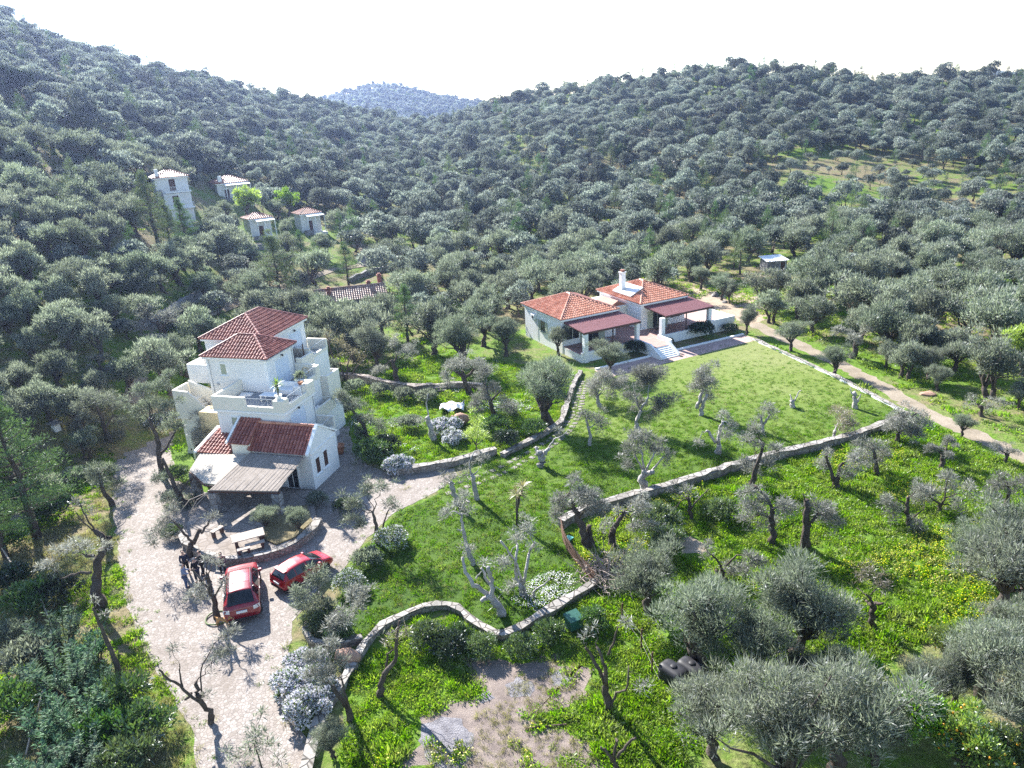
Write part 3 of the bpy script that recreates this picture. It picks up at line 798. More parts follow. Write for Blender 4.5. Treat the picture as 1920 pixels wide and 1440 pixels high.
def window(parent, ax, v, u0, u1, z0, z1, out, pane='glass', fr=.07, fmat='trim', shutters=None, sill=True, name='window', dep=.05):
    """window on a wall plane: ax 'x' -> the wall lies at x = v and u runs along y; out = +1/-1 side that faces outdoors"""
    def B(mb, a, b, c, d, e0, e1):
        lo, hi = sorted((v + out * e0, v + out * e1))
        if ax == 'x': mb.box(lo, hi, a, b, c, d)
        else: mb.box(a, b, lo, hi, c, d)
    m1 = MB(); B(m1, u0 - fr, u0, z0 - fr, z1 + fr, -.06, dep); B(m1, u1, u1 + fr, z0 - fr, z1 + fr, -.06, dep); B(m1, u0, u1, z1, z1 + fr, -.06, dep); B(m1, u0, u1, z0 - fr, z0, -.06, dep)
    w = m1.build(name, M[fmat], parent)
    p = MB(); B(p, u0, u1, z0, z1, -.05, .012); p.build('shutter' if 'shutter' in pane or pane == 'brownwood' else 'pane', M[pane], w)
    if 'shutter' in pane or pane == 'brownwood':
        s = MB(); nb = max(3, min(20, int((z1 - z0) / .11)))
        um = (u0 + u1) / 2
        for q in range(nb):
            zz = z0 + (q + .5) * (z1 - z0) / nb; B(s, u0 + .05, um - .03, zz - .012, zz + .02, .012, .024); B(s, um + .03, u1 - .05, zz - .012, zz + .02, .012, .024)
        s.build('louvres', M[pane], w)
    elif u1 - u0 > .5:
        s = MB(); um = (u0 + u1) / 2; B(s, um - .025, um + .025, z0, z1, .012, .03); s.build('mullion', M[fmat], w)
    if shutters:
        for a, b in ((u0 - fr - (u1 - u0) * .5, u0 - fr), (u1 + fr, u1 + fr + (u1 - u0) * .5)):
            s = MB(); B(s, a, b, z0, z1, .004, .045)
            for q in range(6):
                zz = z0 + (q + .5) * (z1 - z0) / 6; B(s, a + .05, b - .05, zz - .04, zz + .04, .045, .058)
            s.build('shutter', M[shutters], w)
    if sill:
        s = MB(); B(s, u0 - fr - .06, u1 + fr + .06, z0 - fr - .06, z0 - fr - .002, -.03, dep + .07); s.build('sill', M[fmat], w)
    return w

def railing(parent, pts, h=.45, z=0.0, mat='greymetal', sp=.14):
    mb = MB()
    for a, b in zip(pts[:-1], pts[1:]):
        a = np.array([*a, z]); b = np.array([*b, z]); L = np.linalg.norm(b - a)
        up = np.array([0, 0, h]); mb.tube([a + up, b + up], .03, 6); mb.tube([a + up * .1, b + up * .1], .015, 5)
        n = int(L / .55) + 1
        for i in range(n + 1):
            p = a + (b - a) * i / n; mb.tube([p, p + up], .015, 5)
            if i < n:
                q = a + (b - a) * (i + 1) / n; mb.tube([p + up * .1, q + up], .009, 4); mb.tube([p + up, q + up * .1], .009, 4)
    return mb.build('railing', M[mat], parent)

# ---- stacked white house on the left
H1 = RAD(-16.2)
house = thing('stacked_house', 'white three tier house with dark red roofs and a railed roof terrace by the driveway', 'house', (-15.17, 47.86, 0), H1)
b = MB(); b.box(-8.75, -2.9, 2.65, 7.0, -.3, 5.3); b.box(-8.75, -4.1, 7.0, 10.25, -.3, 5.3)
b.build('lower_wall', M['stucco'], house)
b = MB(); b.box(-11.75, -6.2, 6.2, 10.15, -.3, 8.25); b.build('upper_wall', M['stucco'], house)
b = MB(); b.box(-13.5, -7.9, 8.6, 15.15, -.3, 8.95); b.build('rear_wall', M['stucco'], house)
for x0, x1, y0, y1, z0, z1 in ((-6.48, -6.18, 6.18, 6.45, 5.4, 8.2), (-11.77, -11.47, 6.18, 6.45, 5.4, 8.2), (-3.15, -2.88, 2.63, 2.9, 0, 5.25), (-8.77, -8.5, 2.63, 2.9, 0, 5.25)):
    q = MB(); q.box(x0, x1, y0, y1, z0, z1); q.build('corner_strip', M['trim'], house)      # painted corner strips
hip_roof(house, -11.75, -6.2, 6.2, 10.15, 8.32, 1.25, 'x', 1.5, 'tile_red', .28)
hip_roof(house, -13.5, -7.9, 8.6, 15.15, 9.02, 1.5, 'y', 2.0, 'tile_red', .28)
b = MB(); b.box(-8.68, -2.95, 2.75, 6.95, 5.3, 5.40); b.box(-8.68, -4.15, 6.95, 10.2, 5.3, 5.40); b.build('terrace_floor', M['greyfloor'], house)
b = MB(); b.box(-8.95, -2.72, 2.47, 2.64, 5.16, 5.32); b.box(-2.89, -2.70, 2.64, 7.1, 5.16, 5.32); b.build('moulding', M['trim'], house)
par = MB()
par.box(-8.95, -6.05, 2.5, 2.74, 5.325, 6.42); par.box(-6.05, -3.65, 2.5, 2.74, 5.325, 5.72); par.box(-3.65, -2.74, 2.5, 3.3, 5.325, 6.3)
par.box(-2.98, -2.74, 3.3, 6.0, 5.325, 5.75); par.box(-3.2, -2.7, 6.0, 7.05, 5.325, 6.35)
par.box(-4.3, -3.2, 6.8, 7.05, 5.325, 6.35); par.box(-4.3, -4.06, 7.05, 9.7, 5.325, 5.8); par.box(-4.34, -4.0, 9.7, 10.3, 5.325, 6.45); par.box(-6.2, -4.34, 10.05, 10.3, 5.325, 6.5)
par.box(-8.95, -8.73, 2.74, 6.19, 5.325, 6.42)
par.build('parapet', M['cream'], house, bevel=.02)
railing(house, [(-6.05, 2.62), (-3.65, 2.62)], .62, 5.72); railing(house, [(-2.86, 3.3), (-2.86, 6.0)], .62, 5.75); railing(house, [(-4.18, 7.05), (-4.18, 9.7)], .6, 5.8)
window(house, 'y', 6.2, -10.5, -9.98, 6.78, 7.66, -1, 'shuttergreen', .09)
window(house, 'y', 2.65, -7.56, -7.04, 3.86, 4.68, -1, 'shuttergreen', .09)
window(house, 'x', -6.2, 7.3, 9.3, 5.5, 7.66, 1, 'shutterwhite', .08, sill=False, name='garden_door')
window(house, 'x', -2.9, 3.4, 5.45, 3.0, 4.9, 1, 'shutterwhite', .08, sill=False, name='garden_door')
window(house, 'x', -7.9, 12.4, 14.4, 6.3, 8.25, 1, 'shutterwhite', .08, sill=False, name='garden_door')
for x, y, z in ((-6.2, 8.35, 7.9), (-2.9, 4.5, 5.05), (-7.9, 13.3, 8.45)):
    l = MB(); l.tube([(x, y, z), (x + .12, y, z + .03)], .03, 6); l.lathe([(.06, -.12), (.10, -.02), (.04, .05)], (x + .16, y, z), 8); l.build('wall_lamp', M['darkmetal'], house)
b = MB(); b.lathe([(.1, 0), (.14, .02), (.12, .05)], (0, 0, 0), 10); v = b.build('wall_vent', M['greymetal'], house); v.location = (-11.0, 6.18, 5.9); v.rotation_euler = (RAD(90), 0, 0)
# balconies on the garden side
def balcony(parent, x0, x1, y0, y1, zf, zt, zb=-.3, wall='stucco', front=True, right=True, back=True, rail=None, th=.2):
    m_ = MB(); m_.box(x0, x1 - .01, y0 + .01, y1 - .01, zb, zf); bl = m_.build('balcony', M[wall], parent)
    f = MB(); f.box(x0 + .02, x1 - th - .02, y0 + th + .02, y1 - th - .02, zf + .002, zf + .03); f.build('floor', M['greyfloor'], bl)
    p_ = MB()
    if front: p_.box(x0, x1 + .03, y0 - .02, y0 + th, zf + .004, zt)
    if back: p_.box(x0, x1 + .03, y1 - th, y1 + .02, zf + .004, zt)
    if right:
        zz = zt if rail is None else zf + .25
        p_.box(x1 - th, x1 + .02, y0 + th, y1 - th, zf + .004, zz)
    p_.build('parapet', M['cream'], bl)
    if rail is not None: railing(bl, [(x1 - th / 2, y0 + th), (x1 - th / 2, y1 - th)], zt - zf - .27, zf + .26)
    return bl
balcony(house, -4.1, -3.1, 7.02, 10.5, 2.6, 3.55)                       # with the small white table
balcony(house, -2.9, -1.35, 5.1, 7.0, 2.3, 3.35, rail=1)
balcony(house, -4.3, -3.6, 10.6, 12.6, 3.2, 5.3)
balcony(house, -6.2, -5.6, 10.35, 12.2, 5.6, 6.9)
balcony(house, -7.9, -6.0, 12.3, 15.4, 6.1, 7.1, rail=1)
lt = MB()
for k in range(9):
    lt.tube([(-7.6 + k * .17, 11.5, 6.3), (-7.6 + min(9, k + 5) * .17, 11.5, 6.3 + .17 * 1.6 * (min(9, k + 5) - k))], .016, 4); lt.tube([(-6.07 - k * .17, 11.5, 6.3), (-6.07 - min(9, k + 5) * .17, 11.5, 6.3 + .17 * 1.6 * (min(9, k + 5) - k))], .016, 4)
lt.box(-7.66, -7.58, 11.46, 11.54, 6.2, 7.8); lt.box(-6.1, -6.02, 11.46, 11.54, 6.2, 7.8); lt.box(-7.6, -6.08, 11.47, 11.53, 6.2, 6.28); lt.build('lattice_screen', M['brownwood'], house)
# outdoor stairs on the left
st = MB(); st.box(-14.4, -13.1, 5.05, 6.6, -.3, 4.6); n = 11
for i in range(n): st.box(-13.1 + i * .26, -13.1 + (i + 1) * .26, 5.1, 6.4, -.3, 4.6 - (i + 1) * .17 * 1.45)
stairs = st.build('outdoor_stairs', M['cream'], house)
sp = MB(); sp.hexa([(-14.5, 4.85, -.3), (-13.1, 4.85, 3.9), (-10.4, 4.85, 1.0), (-9.9, 4.85, -.3)], [(-14.5, 5.03, -.3), (-13.1, 5.03, 3.9), (-10.4, 5.03, 1.0), (-9.9, 5.03, -.3)])
sp.hexa([(-14.52, 4.82, 3.2), (-13.1, 4.82, 3.2), (-10.3, 4.82, 1.2), (-10.3, 4.82, 3.1), (-13.1, 4.82, 5.6), (-14.52, 4.82, 5.7)], [(-14.52, 5.0, 3.2), (-13.1, 5.0, 3.2), (-10.3, 5.0, 1.2), (-10.3, 5.0, 3.1), (-13.1, 5.0, 5.6), (-14.52, 5.0, 5.7)])
sp.box(-14.55, -14.35, 5.0, 6.7, 3.2, 5.7)
sp.hexa([(-14.3, 6.6, 4.4), (-11.76, 6.6, 3.6), (-11.76, 6.6, 5.0), (-14.3, 6.6, 5.9)], [(-14.3, 6.78, 4.4), (-11.76, 6.78, 3.6), (-11.76, 6.78, 5.0), (-14.3, 6.78, 5.9)])
sp.box(-12.7, -12.52, 3.6, 5.3, -.3, 2.6); sp.build('parapet', M['cream'], stairs)
b = MB(); b.box(-15.2, -11.76, 7.9, 10.1, 5.2, 5.9); lb = b.build('side_landing', M['stucco'], house)
f = MB(); f.box(-15.0, -11.78, 8.1, 9.9, 5.905, 5.93); f.build('floor', M['sandfloor'], lb)
p = MB(); p.box(-15.2, -11.77, 7.88, 8.08, 5.906, 6.85); p.box(-15.22, -15.02, 8.08, 9.92, 5.906, 6.85); p.box(-15.2, -11.77, 9.92, 10.12, 5.906, 6.85); p.build('parapet', M['stucco'], lb)
b = MB(); b.box(-11.7, -9.0, 4.0, 6.15, -.3, 4.3); b.box(-14.3, -11.8, 6.8, 8.6, -.3, 4.6); b.build('stair_base', M['sandfloor'], house)

# ---- single storey gabled front of the same house
gb = MB(); gb.prism([(-5.0, .9), (-.1, .9), (-.1, 4.75), (-5.0, 4.75)], -.3, 3.0)
gb.hexa([(-.3, .9, 3.0), (-.1, .9, 3.0), (-.1, 4.75, 3.0), (-.3, 4.75, 3.0)], [(-.3, 2.05, 4.45), (-.1, 2.05, 4.45), (-.1, 2.75, 4.45), (-.3, 2.75, 4.45)])
gb.build('front_wall', M['stucco'], house)
g2 = MB(); tile_plane(g2, (-5.1, .65, 2.98), (-.25, .65, 2.98), (-5.1, 2.4, 4.5), (-.25, 2.4, 4.5), .26)
tile_plane(g2, (-.25, 5.0, 2.98), (-5.1, 5.0, 2.98), (-.25, 2.4, 4.5), (-5.1, 2.4, 4.5), .26)
gr = g2.build('front_roof', M['tile_red'], house); gc = MB(); ridge_caps(gc, (-5.1, 2.4, 4.53), (-.2, 2.4, 4.53)); ridge_caps(gc, (-5.1, .65, 3.03), (-5.1, 2.4, 4.55), .10); gc.build('ridge_tiles', M['tile_orange'], gr)
gv = MB(); gv.hexa([(-.27, .55, 2.95), (-.02, .55, 2.95), (-.02, 2.4, 4.56), (-.27, 2.4, 4.56)], [(-.27, .55, 3.1), (-.02, .55, 3.1), (-.02, 2.4, 4.72), (-.27, 2.4, 4.72)])
gv.hexa([(-.27, 5.0, 2.95), (-.02, 5.0, 2.95), (-.02, 2.4, 4.565), (-.27, 2.4, 4.565)], [(-.27, 5.0, 3.1), (-.02, 5.0, 3.1), (-.02, 2.4, 4.71), (-.27, 2.4, 4.71)]); gv.build('verge', M['trim'], house)
gm = MB(); gm.hexa([(-.099, .95, 2.85), (-.04, .95, 2.85), (-.04, 4.7, 2.85), (-.099, 4.7, 2.85)], [(-.099, .95, 2.95), (-.04, .95, 2.95), (-.04, 4.7, 2.95), (-.099, 4.7, 2.95)]); gm.build('gable_band', M['trim'], house)
window(house, 'x', -.1, 1.42, 1.98, 1.08, 2.28, 1, 'brownwood', .1); window(house, 'x', -.1, 2.58, 3.14, 1.08, 2.32, 1, 'brownwood', .1)
g3 = MB(); tile_plane(g3, (-6.7, .55, 3.5), (-4.95, .55, 3.5), (-6.7, 2.62, 4.75), (-4.95, 2.62, 4.75), .26); g3.build('side_roof', M['tile_red'], house)
gw = MB(); gw.box(-6.6, -5.03, .8, 2.64, -.3, 3.42); gw.build('side_wall', M['cream'], house)
gt = MB(); gt.hexa([(-6.86, .5, 3.46), (-6.7, .5, 3.46), (-6.7, 2.6, 4.72), (-6.86, 2.6, 4.72)], [(-6.86, .5, 3.62), (-6.7, .5, 3.62), (-6.7, 2.6, 4.88), (-6.86, 2.6, 4.88)]); gt.build('verge', M['trim'], house)
g4 = MB(); tile_plane(g4, (-9.6, .55, 2.55), (-6.75, .55, 2.55), (-9.3, 3.2, 3.45), (-6.75, 2.62, 3.3), .26); g4.build('lean_to_roof', M['tile_red'], house)
gt = MB(); gt.hexa([(-9.85, .5, 2.5), (-9.62, .5, 2.5), (-9.32, 3.3, 3.42), (-9.55, 3.3, 3.42)], [(-9.85, .5, 2.66), (-9.62, .5, 2.66), (-9.32, 3.3, 3.58), (-9.55, 3.3, 3.58)]); gt.build('verge', M['trim'], house)
gl = MB(); gl.box(-9.4, -6.62, .75, 2.64, -.3, 2.3); gl.build('lean_to_wall', M['cream'], house)
window(house, 'y', .9, -2.3, -1.4, .05, 2.1, -1, 'glass', .12, sill=False, name='front_door')
window(house, 'y', .9, -4.4, -3.3, .9, 2.0, -1, 'glass', .1)

for x, y, z0, z1 in ((-6.17, 9.95, 5.5, 8.1), (-2.86, 6.8, 2.4, 5.1), (-11.5, 6.15, .2, 8.0)):
    p = MB(); p.tube([(x, y, z0), (x, y, z1)], .035, 7); p.build('drain_pipe', M['greymetal'], house)
p = MB(); p.tube([(-6.4, 5.9, 8.22), (-5.92, 5.9, 8.22), (-5.92, 10.4, 8.22)], .05, 6); p.build('gutter', M['greymetal'], house)
# ---- slatted patio pergola with stone pillars
perg = thing('patio_pergola', 'weathered board and reed patio roof on stone pillars in front of the gabled wing', 'pergola', (-15.17, 47.86, 0), H1)
p = MB(); p.hexa([(-5.0, -4.3, 2.30), (-.1, -3.6, 2.30), (-.5, .62, 2.78), (-4.95, .62, 2.78)], [(-5.0, -4.3, 2.38), (-.1, -3.6, 2.38), (-.5, .62, 2.86), (-4.95, .62, 2.86)]); p.build('board_roof', M['reed'], perg)
p = MB(); p.hexa([(-8.6, -1.7, 2.22), (-6.3, -3.2, 2.16), (-5.2, -3.3, 2.2), (-5.05, .5, 2.66), (-9.3, .5, 2.45)], [(-8.6, -1.7, 2.28), (-6.3, -3.2, 2.22), (-5.2, -3.3, 2.26), (-5.05, .5, 2.72), (-9.3, .5, 2.51)]); p.build('reed_roof', M['palereed'], perg)
p = MB()
for i in range(17):
    x = -4.9 + i * .285; p.hexa([(x, -4.25 + i * .04, 2.383), (x + .05, -4.25 + i * .04, 2.383), (x + .05, .6, 2.863), (x, .6, 2.863)], [(x, -4.25 + i * .04, 2.40), (x + .05, -4.25 + i * .04, 2.40), (x + .05, .6, 2.88), (x, .6, 2.88)])
p.build('batten', M['reed'], perg)
p = MB(); p.tube([(-5.2, -4.2, 2.2), (.0, -3.5, 2.2)], .09, 7); p.tube([(-8.6, -1.75, 2.13), (-6.2, -3.25, 2.06), (-5.1, -3.4, 2.1)], .08, 7); p.build('beam', M['brownwood'], perg)
for x, y in ((-.35, -3.4), (-4.95, -4.0), (-8.3, -1.7)):
    p = MB(); p.box(x - .28, x + .28, y - .28, y + .28, 0, 2.1); p.build('pillar', M['greystone'], perg, bevel=.04)
p = MB()
for k, (x, y) in enumerate(((-7.2, -5.4), (-6.4, -5.2), (-5.9, -5.6))):
    p.tube([(-5.1, -4.2, 2.2), ((x - 5.1) / 2, y + .4, 1.9 - .1 * k), (x, y, .7)], .025, 5)
p.build('loose_pole', M['oldwood'], perg)

# ---- furniture of the roof terrace
def on_house(x, y, z):
    c, s_ = math.cos(H1), math.sin(H1); return (-15.17 + x * c - y * s_, 47.86 + x * s_ + y * c, z)
sf = thing('terrace_sofa', 'white boxy outdoor sofa on the roof terrace of the stacked house', 'sofa', on_house(-5.0, 6.3, 5.41), H1)
for nm, bx in (('seat', (-1.0, 1.0, -.4, .4, .0, .42)), ('backrest', (-1.0, 1.0, .4, .6, .0, .8)), ('armrest', (1.0, 1.2, -.4, .6, 0, .62)), ('armrest', (-1.2, -1.0, -.4, .6, 0, .62))):
    p = MB(); p.box(*bx); p.build(nm, M['whiteplastic'], sf, bevel=.04)
tb = thing('terrace_table', 'low white table next to the sofa on the roof terrace', 'table', on_house(-5.1, 4.7, 5.41), H1)
p = MB(); p.box(-.9, .7, -.4, .4, .44, .5); p.build('tabletop', M['whiteplastic'], tb, bevel=.02)
for x in (-.8, .6):
    for y in (-.32, .32): p = MB(); p.box(x - .04, x + .04, y - .04, y + .04, 0, .438); p.build('leg', M['whiteplastic'], tb)
bx = thing('terrace_planter', 'white box planter at the railing of the roof terrace', 'planter', on_house(-3.6, 6.4, 5.41), H1)
p = MB(); p.box(-.35, .35, -.5, .3, 0, .75); p.build('box', M['whiteplastic'], bx, bevel=.03)
tag(link(bpy.data.objects.new('folded_sheet', MB().hexa([(-.5, -.3, 0), (.5, -.35, 0), (.55, .3, 0), (-.45, .35, 0)], [(-.45, -.25, .1), (.4, -.3, .16), (.5, .25, .08), (-.4, .3, .13)]).mesh('folded_sheet', M['whiteplastic']))), 'crumpled white sheet left on the grey terrace floor by the upper wall', 'sheet').location = on_house(-8.0, 5.4, 5.405)
def yucca_head(rng, c, n=46, L=.75, mat='lime'):
    out = []
    for k in range(n):
        a = rng.random() * 6.28; e = -.4 + 1.7 * rng.random(); ax = np.array([math.cos(a) * math.cos(e), math.sin(a) * math.cos(e), math.sin(e)]); sd = np.cross(ax, (0, 0, 1)); sd /= np.linalg.norm(sd) + 1e-6
        l = L * (.7 + .5 * rng.random()); c = np.array(c, float); out.append(np.stack([c, c + ax * l * .5 + sd * .035 + (0, 0, .04), c + ax * l - np.array([0, 0, .1]), c + ax * l * .5 - sd * .035 + (0, 0, .04)]))
    return np.concatenate(out)
def potted(name, label, cat, loc, kind, pr=.3, ph=.4, H=1.2, potmat='clay', group=None):
    t = thing(name, label, cat, loc, 0, group); rng = np.random.default_rng(int(abs(loc[0]) * 97 + abs(loc[1]) * 13))
    p = MB(); p.lathe([(pr * .7, 0), (pr * .95, ph * .6), (pr, ph * .9), (pr * 1.08, ph * .92), (pr * 1.08, ph), (pr * .9, ph), (pr * .88, ph * .9)], (0, 0, 0), 14); p.build('pot', M[potmat], t, True)
    if kind == 'yucca':
        s_ = MB(); s_.tube([(0, 0, ph * .8), (.05, 0, H)], .06, 6); s_.build('stem', M['bark'], t)
        link(bpy.data.objects.new('leaves', quadmesh('leaves', [yucca_head(rng, (.05, 0, H)), yucca_head(rng, (-.12, .1, H * .72), 30, .55)], [M['lime'], M['citrus']])), t)
    elif kind:
        o = link(bpy.data.objects.new('leaves', bush(int(H * 100), H * .45, H, 500, .2, .03, kind)), t); o.location = (0, 0, ph * .7)
    return t
potted('potted_yucca', 'bright green yucca in a pot at the corner of the roof terrace', 'potted plant', on_house(-3.35, 3.0, 6.31), 'yucca', .26, .3, 1.1, 'whiteplastic')
potted('potted_shrub', 'grey leaved shrub in a pot on the roof terrace railing side', 'potted plant', on_house(-3.5, 6.35, 6.17), 'olive', .2, .25, .9)
hs = MB(); 
th = np.linspace(0, 6.28 * 3, 50); hs.tube(np.column_stack([.3 * np.cos(th), th * .008, .3 * np.sin(th)]), .03, 6)
o = hs.build('hose_reel', M['sandfloor']); o.location = on_house(-5.2, 9.95, 5.95); o.rotation_euler = (0, 0, H1); tag(o, 'coiled garden hose hung on the terrace end wall', 'hose')
tb = thing('balcony_table', 'small white table on the garden side balcony of the stacked house', 'table', on_house(-3.55, 8.3, 2.63), H1)
p = MB(); p.box(-.3, .3, -.5, .5, .68, .72); p.build('tabletop', M['whiteplastic'], tb)
p = MB(); p.lathe([(.22, 0), (.2, .03), (.035, .05), (.035, .68)], (0, 0, 0), 10); p.build('pedestal', M['darkmetal'], tb)
potted('potted_shrub', 'large round terracotta pot beside the right wall of the gabled wing', 'pot', at(637, 850, 0), None, .45, .75)

# ---- wide terracotta roofed villa behind the lawn
H2 = RAD(26.5)
O2 = at(1091.5, 679, 0)
villa = thing('villa', 'low white villa with two terracotta hipped roofs and maroon covered terraces behind the lawn', 'house', (O2[0], O2[1], 0), H2)
TZ = .82
b = MB(); b.box(-.25, 6.85, 3.6, 12.1, -.3, 3.9); b.build('wall', M['stucco'], villa)
b = MB(); b.box(10.3, 16.7, 3.45, 11.9, -.3, 3.95); b.build('wall', M['stucco'], villa)
b = MB(); b.box(6.85, 10.3, 6.2, 11.5, -.3, 3.3); b.build('link_wall', M['cream'], villa)
b = MB(); b.box(6.87, 10.28, 6.05, 11.3, 3.302, 3.42); b.build('flat_roof', M['stucco'], villa)
b = MB(); b.hexa([(7.7, 6.1, 3.43), (10.25, 6.1, 3.43), (8.97, 6.1, 4.05)], [(7.7, 9.5, 3.43), (10.25, 9.5, 3.43), (8.97, 9.5, 4.05)]); b.build('porch_gable', M['tile_pink'], villa)
r1 = hip_roof(villa, -.25, 6.85, 3.6, 12.1, 3.98, 1.5, 'y', .7, 'tile_orange', .3, sp=.3)
r2 = hip_roof(villa, 10.3, 16.7, 3.45, 11.9, 4.03, 1.5, 'y', .7, 'tile_orange', .3, sp=.3)
c = MB(); c.box(10.85, 11.4, 8.0, 8.55, 4.3, 6.7); c.box(10.78, 11.47, 7.93, 8.62, 6.705, 6.82); ch = c.build('chimney', M['stucco'], r2)
c = MB(); c.box(10.9, 11.35, 8.05, 8.5, 6.825, 7.05); c.build('cap', M['tile_pink'], ch)
# solar panel lying on the left slope of the right roof
sl_ = 1.5 / (3.2 + .3)
def onroof(x, y, up): return (x, y, 4.03 + (x - 10.0) * sl_ + up)
c = MB(); c.hexa([onroof(10.4, 5.6, .16), onroof(12.2, 5.6, .16), onroof(12.2, 9.3, .16), onroof(10.4, 9.3, .16)], [onroof(10.4, 5.6, .26), onroof(12.2, 5.6, .26), onroof(12.2, 9.3, .26), onroof(10.4, 9.3, .26)]); c.build('solar_panel', M['panel'], villa)
# terrace
t_ = MB(); t_.prism([(-.2, -.28), (16.9, -.28), (16.9, 3.5), (10.2, 3.5), (10.2, 6.3), (6.8, 6.3), (6.8, 3.7), (-.2, 3.7)], -.3, TZ); t_.box(6.95, 9.95, -2.75, -.28, -.3, TZ); t_.prism([(16.9, -.28), (21.0, -.28), (21.0, 8.0), (16.75, 8.0), (16.75, 3.5), (16.9, 3.5)], -.3, TZ - .004)
tr_ = t_.build('terrace', M['stucco'], villa)
f = MB(); f.prism([(-.15, .0), (16.8, .0), (16.8, 3.42), (10.28, 3.42), (10.28, 6.18), (6.87, 6.18), (6.87, 3.58), (-.15, 3.58)], TZ + .002, TZ + .03); f.prism([(7.1, -2.7), (9.8, -2.7), (9.8, -.02), (7.1, -.02)], TZ + .002, TZ + .03); f.build('floor', M['terrace'], tr_)
f = MB(); f.prism([(16.85, .0), (20.75, .0), (20.75, 7.8), (16.85, 7.8)], TZ + .002, TZ + .026); f.build('side_floor', M['paver'], tr_)
w = MB(); w.box(-.2, 7.0, -.3, -.1, TZ + .003, TZ + .28); w.box(9.9, 16.8, -.3, -.1, TZ + .003, TZ + .26); w.box(16.8, 21.1, -.32, -.08, TZ + .003, TZ + .75); w.box(20.85, 21.1, -.08, 8.0, TZ + .003, TZ + .72); w.box(16.9, 20.85, 7.8, 8.0, TZ + .003, TZ + .6); w.build('parapet', M['stucco'], tr_)
s = MB(); ns = 6
for i in range(ns): s.box(7.2, 9.35, -2.75 - (i + 1) * .27, -2.75 - i * .27, -.2, TZ - (i + 1) * TZ / (ns + 1))
stp = s.build('steps', M['stucco'], villa)
for x in (6.98, 9.36):
    s = MB(); s.hexa([(x, -4.45, -.2), (x + .2, -4.45, -.2), (x + .2, -2.6, -.2), (x, -2.6, -.2)], [(x, -4.45, .35), (x + .2, -4.45, .35), (x + .2, -2.6, TZ + .5), (x, -2.6, TZ + .5)])
    x2 = 6.95 if x < 8 else 9.75; s.box(x2, x2 + .2, -2.598, -.31, TZ + .004, TZ + .5); s.build('cheek_wall', M['stucco'], stp)
def terrace_cover(x0, x1, y0, y1, z0, z1, pil, posts, gapx=None):
    p = MB(); p.hexa([(x0, y0, z0), (x1, y0, z0), (x1, y1, z1), (x0, y1, z1)], [(x0, y0, z0 + .06), (x1, y0, z0 + .06), (x1, y1, z1 + .06), (x0, y1, z1 + .06)])
    cv = p.build('terrace_cover', M['maroon'], villa)
    s_ = MB(); n = int((y1 - y0) / .11)
    for i in range(n):
        yy = y0 + (i + .5) * (y1 - y0) / n; zz = z0 + (z1 - z0) * (i + .5) / n; s_.box(x0 + .02, x1 - .02, yy - .035, yy + .035, zz + .062, zz + .085)
    s_.build('battens', M['maroon'], cv)
    bm_ = MB(); bm_.box(x0, x1, y0 + .02, y0 + .14, z0 - .16, z0 - .004)
    for i in range(9):
        xx = x0 + .1 + i * (x1 - x0 - .28) / 8; bm_.hexa([(xx, y0, z0 - .15), (xx + .08, y0, z0 - .15), (xx + .08, y1, z1 - .15), (xx, y1, z1 - .15)], [(xx, y0, z0 - .005), (xx + .08, y0, z0 - .005), (xx + .08, y1, z1 - .005), (xx, y1, z1 - .005)])
    bm_.build('beams', M['brownwood'], cv)
    for x, y, w_ in pil:
        p = MB(); p.box(x - w_, x + w_, y - w_, y + w_, -.25, z0 - .165); p.build('pillar', M['stucco'], villa, bevel=.02)
    for x, y in posts:
        p = MB(); p.box(x - .05, x + .05, y - .05, y + .05, TZ + .03, z0 - .165); p.build('post', M['brownwood'], villa)
terrace_cover(-.05, 7.35, -.5, 3.9, 3.3, 3.55, [(.3, -.22, .24), (7.1, -.1, .22)], [(3.9, -.12)])
terrace_cover(10.7, 17.6, -.55, 3.8, 3.3, 3.6, [(10.4, -.3, .24), (17.2, -.22, .22)], [(13.95, -.12)])
window(villa, 'y', 3.6, 2.95, 4.5, TZ + .05, 2.9, -1, 'glass', .1, 'shuttergreen', 'shuttergreen', False, 'terrace_door')
window(villa, 'y', 3.6, .3, 1.9, 1.5, 2.8, -1, 'glass', .1); 
window(villa, 'y', 3.45, 12.0, 13.4, TZ + .05, 2.9, -1, 'glass', .1, 'shuttergreen', 'shuttergreen', False, 'terrace_door')
window(villa, 'y', 3.45, 14.5, 15.9, 1.6, 2.7, -1, 'glass', .1); window(villa, 'y', 6.2, 7.6, 8.6, TZ + .05, 2.9, -1, 'glass', .1, sill=False, name='entrance_door')
window(villa, 'x', -.25, 7.3, 8.3, 1.6, 2.8, -1, 'glass', .06, 'shuttergreen', 'shuttergreen')
a = MB(); a.box(-.60, -.26, 9.3, 10.1, 2.7, 3.25); ac = a.build('air_conditioner', M['whiteplastic'], villa, bevel=.03)
a = MB(); a.lathe([(.2, 0), (.2, .012)], (0, 0, 0), 14); g_ = a.build('fan_grille', M['darkmetal'], ac); g_.location = (-.60, 9.6, 2.97); g_.rotation_euler = (0, RAD(-90), 0)
a = MB(); a.tube([(-.29, 9.2, 2.8), (-.29, 9.2, .4)], .02, 6); a.build('drain_pipe', M['greymetal'], villa)
def on_villa(x, y, z):
    c, s_ = math.cos(H2), math.sin(H2); return (O2[0] + x * c - y * s_, O2[1] + x * s_ + y * c, z)
def world_poly(fn, pts): return [fn(x, y, 0)[:2] for x, y in pts]
sheet('paved_path', world_poly(on_villa, [(-.4, -5.6), (20.2, -5.15), (20.2, -2.9), (-.4, -2.95)]), M['paver'], .016, .02, 21)
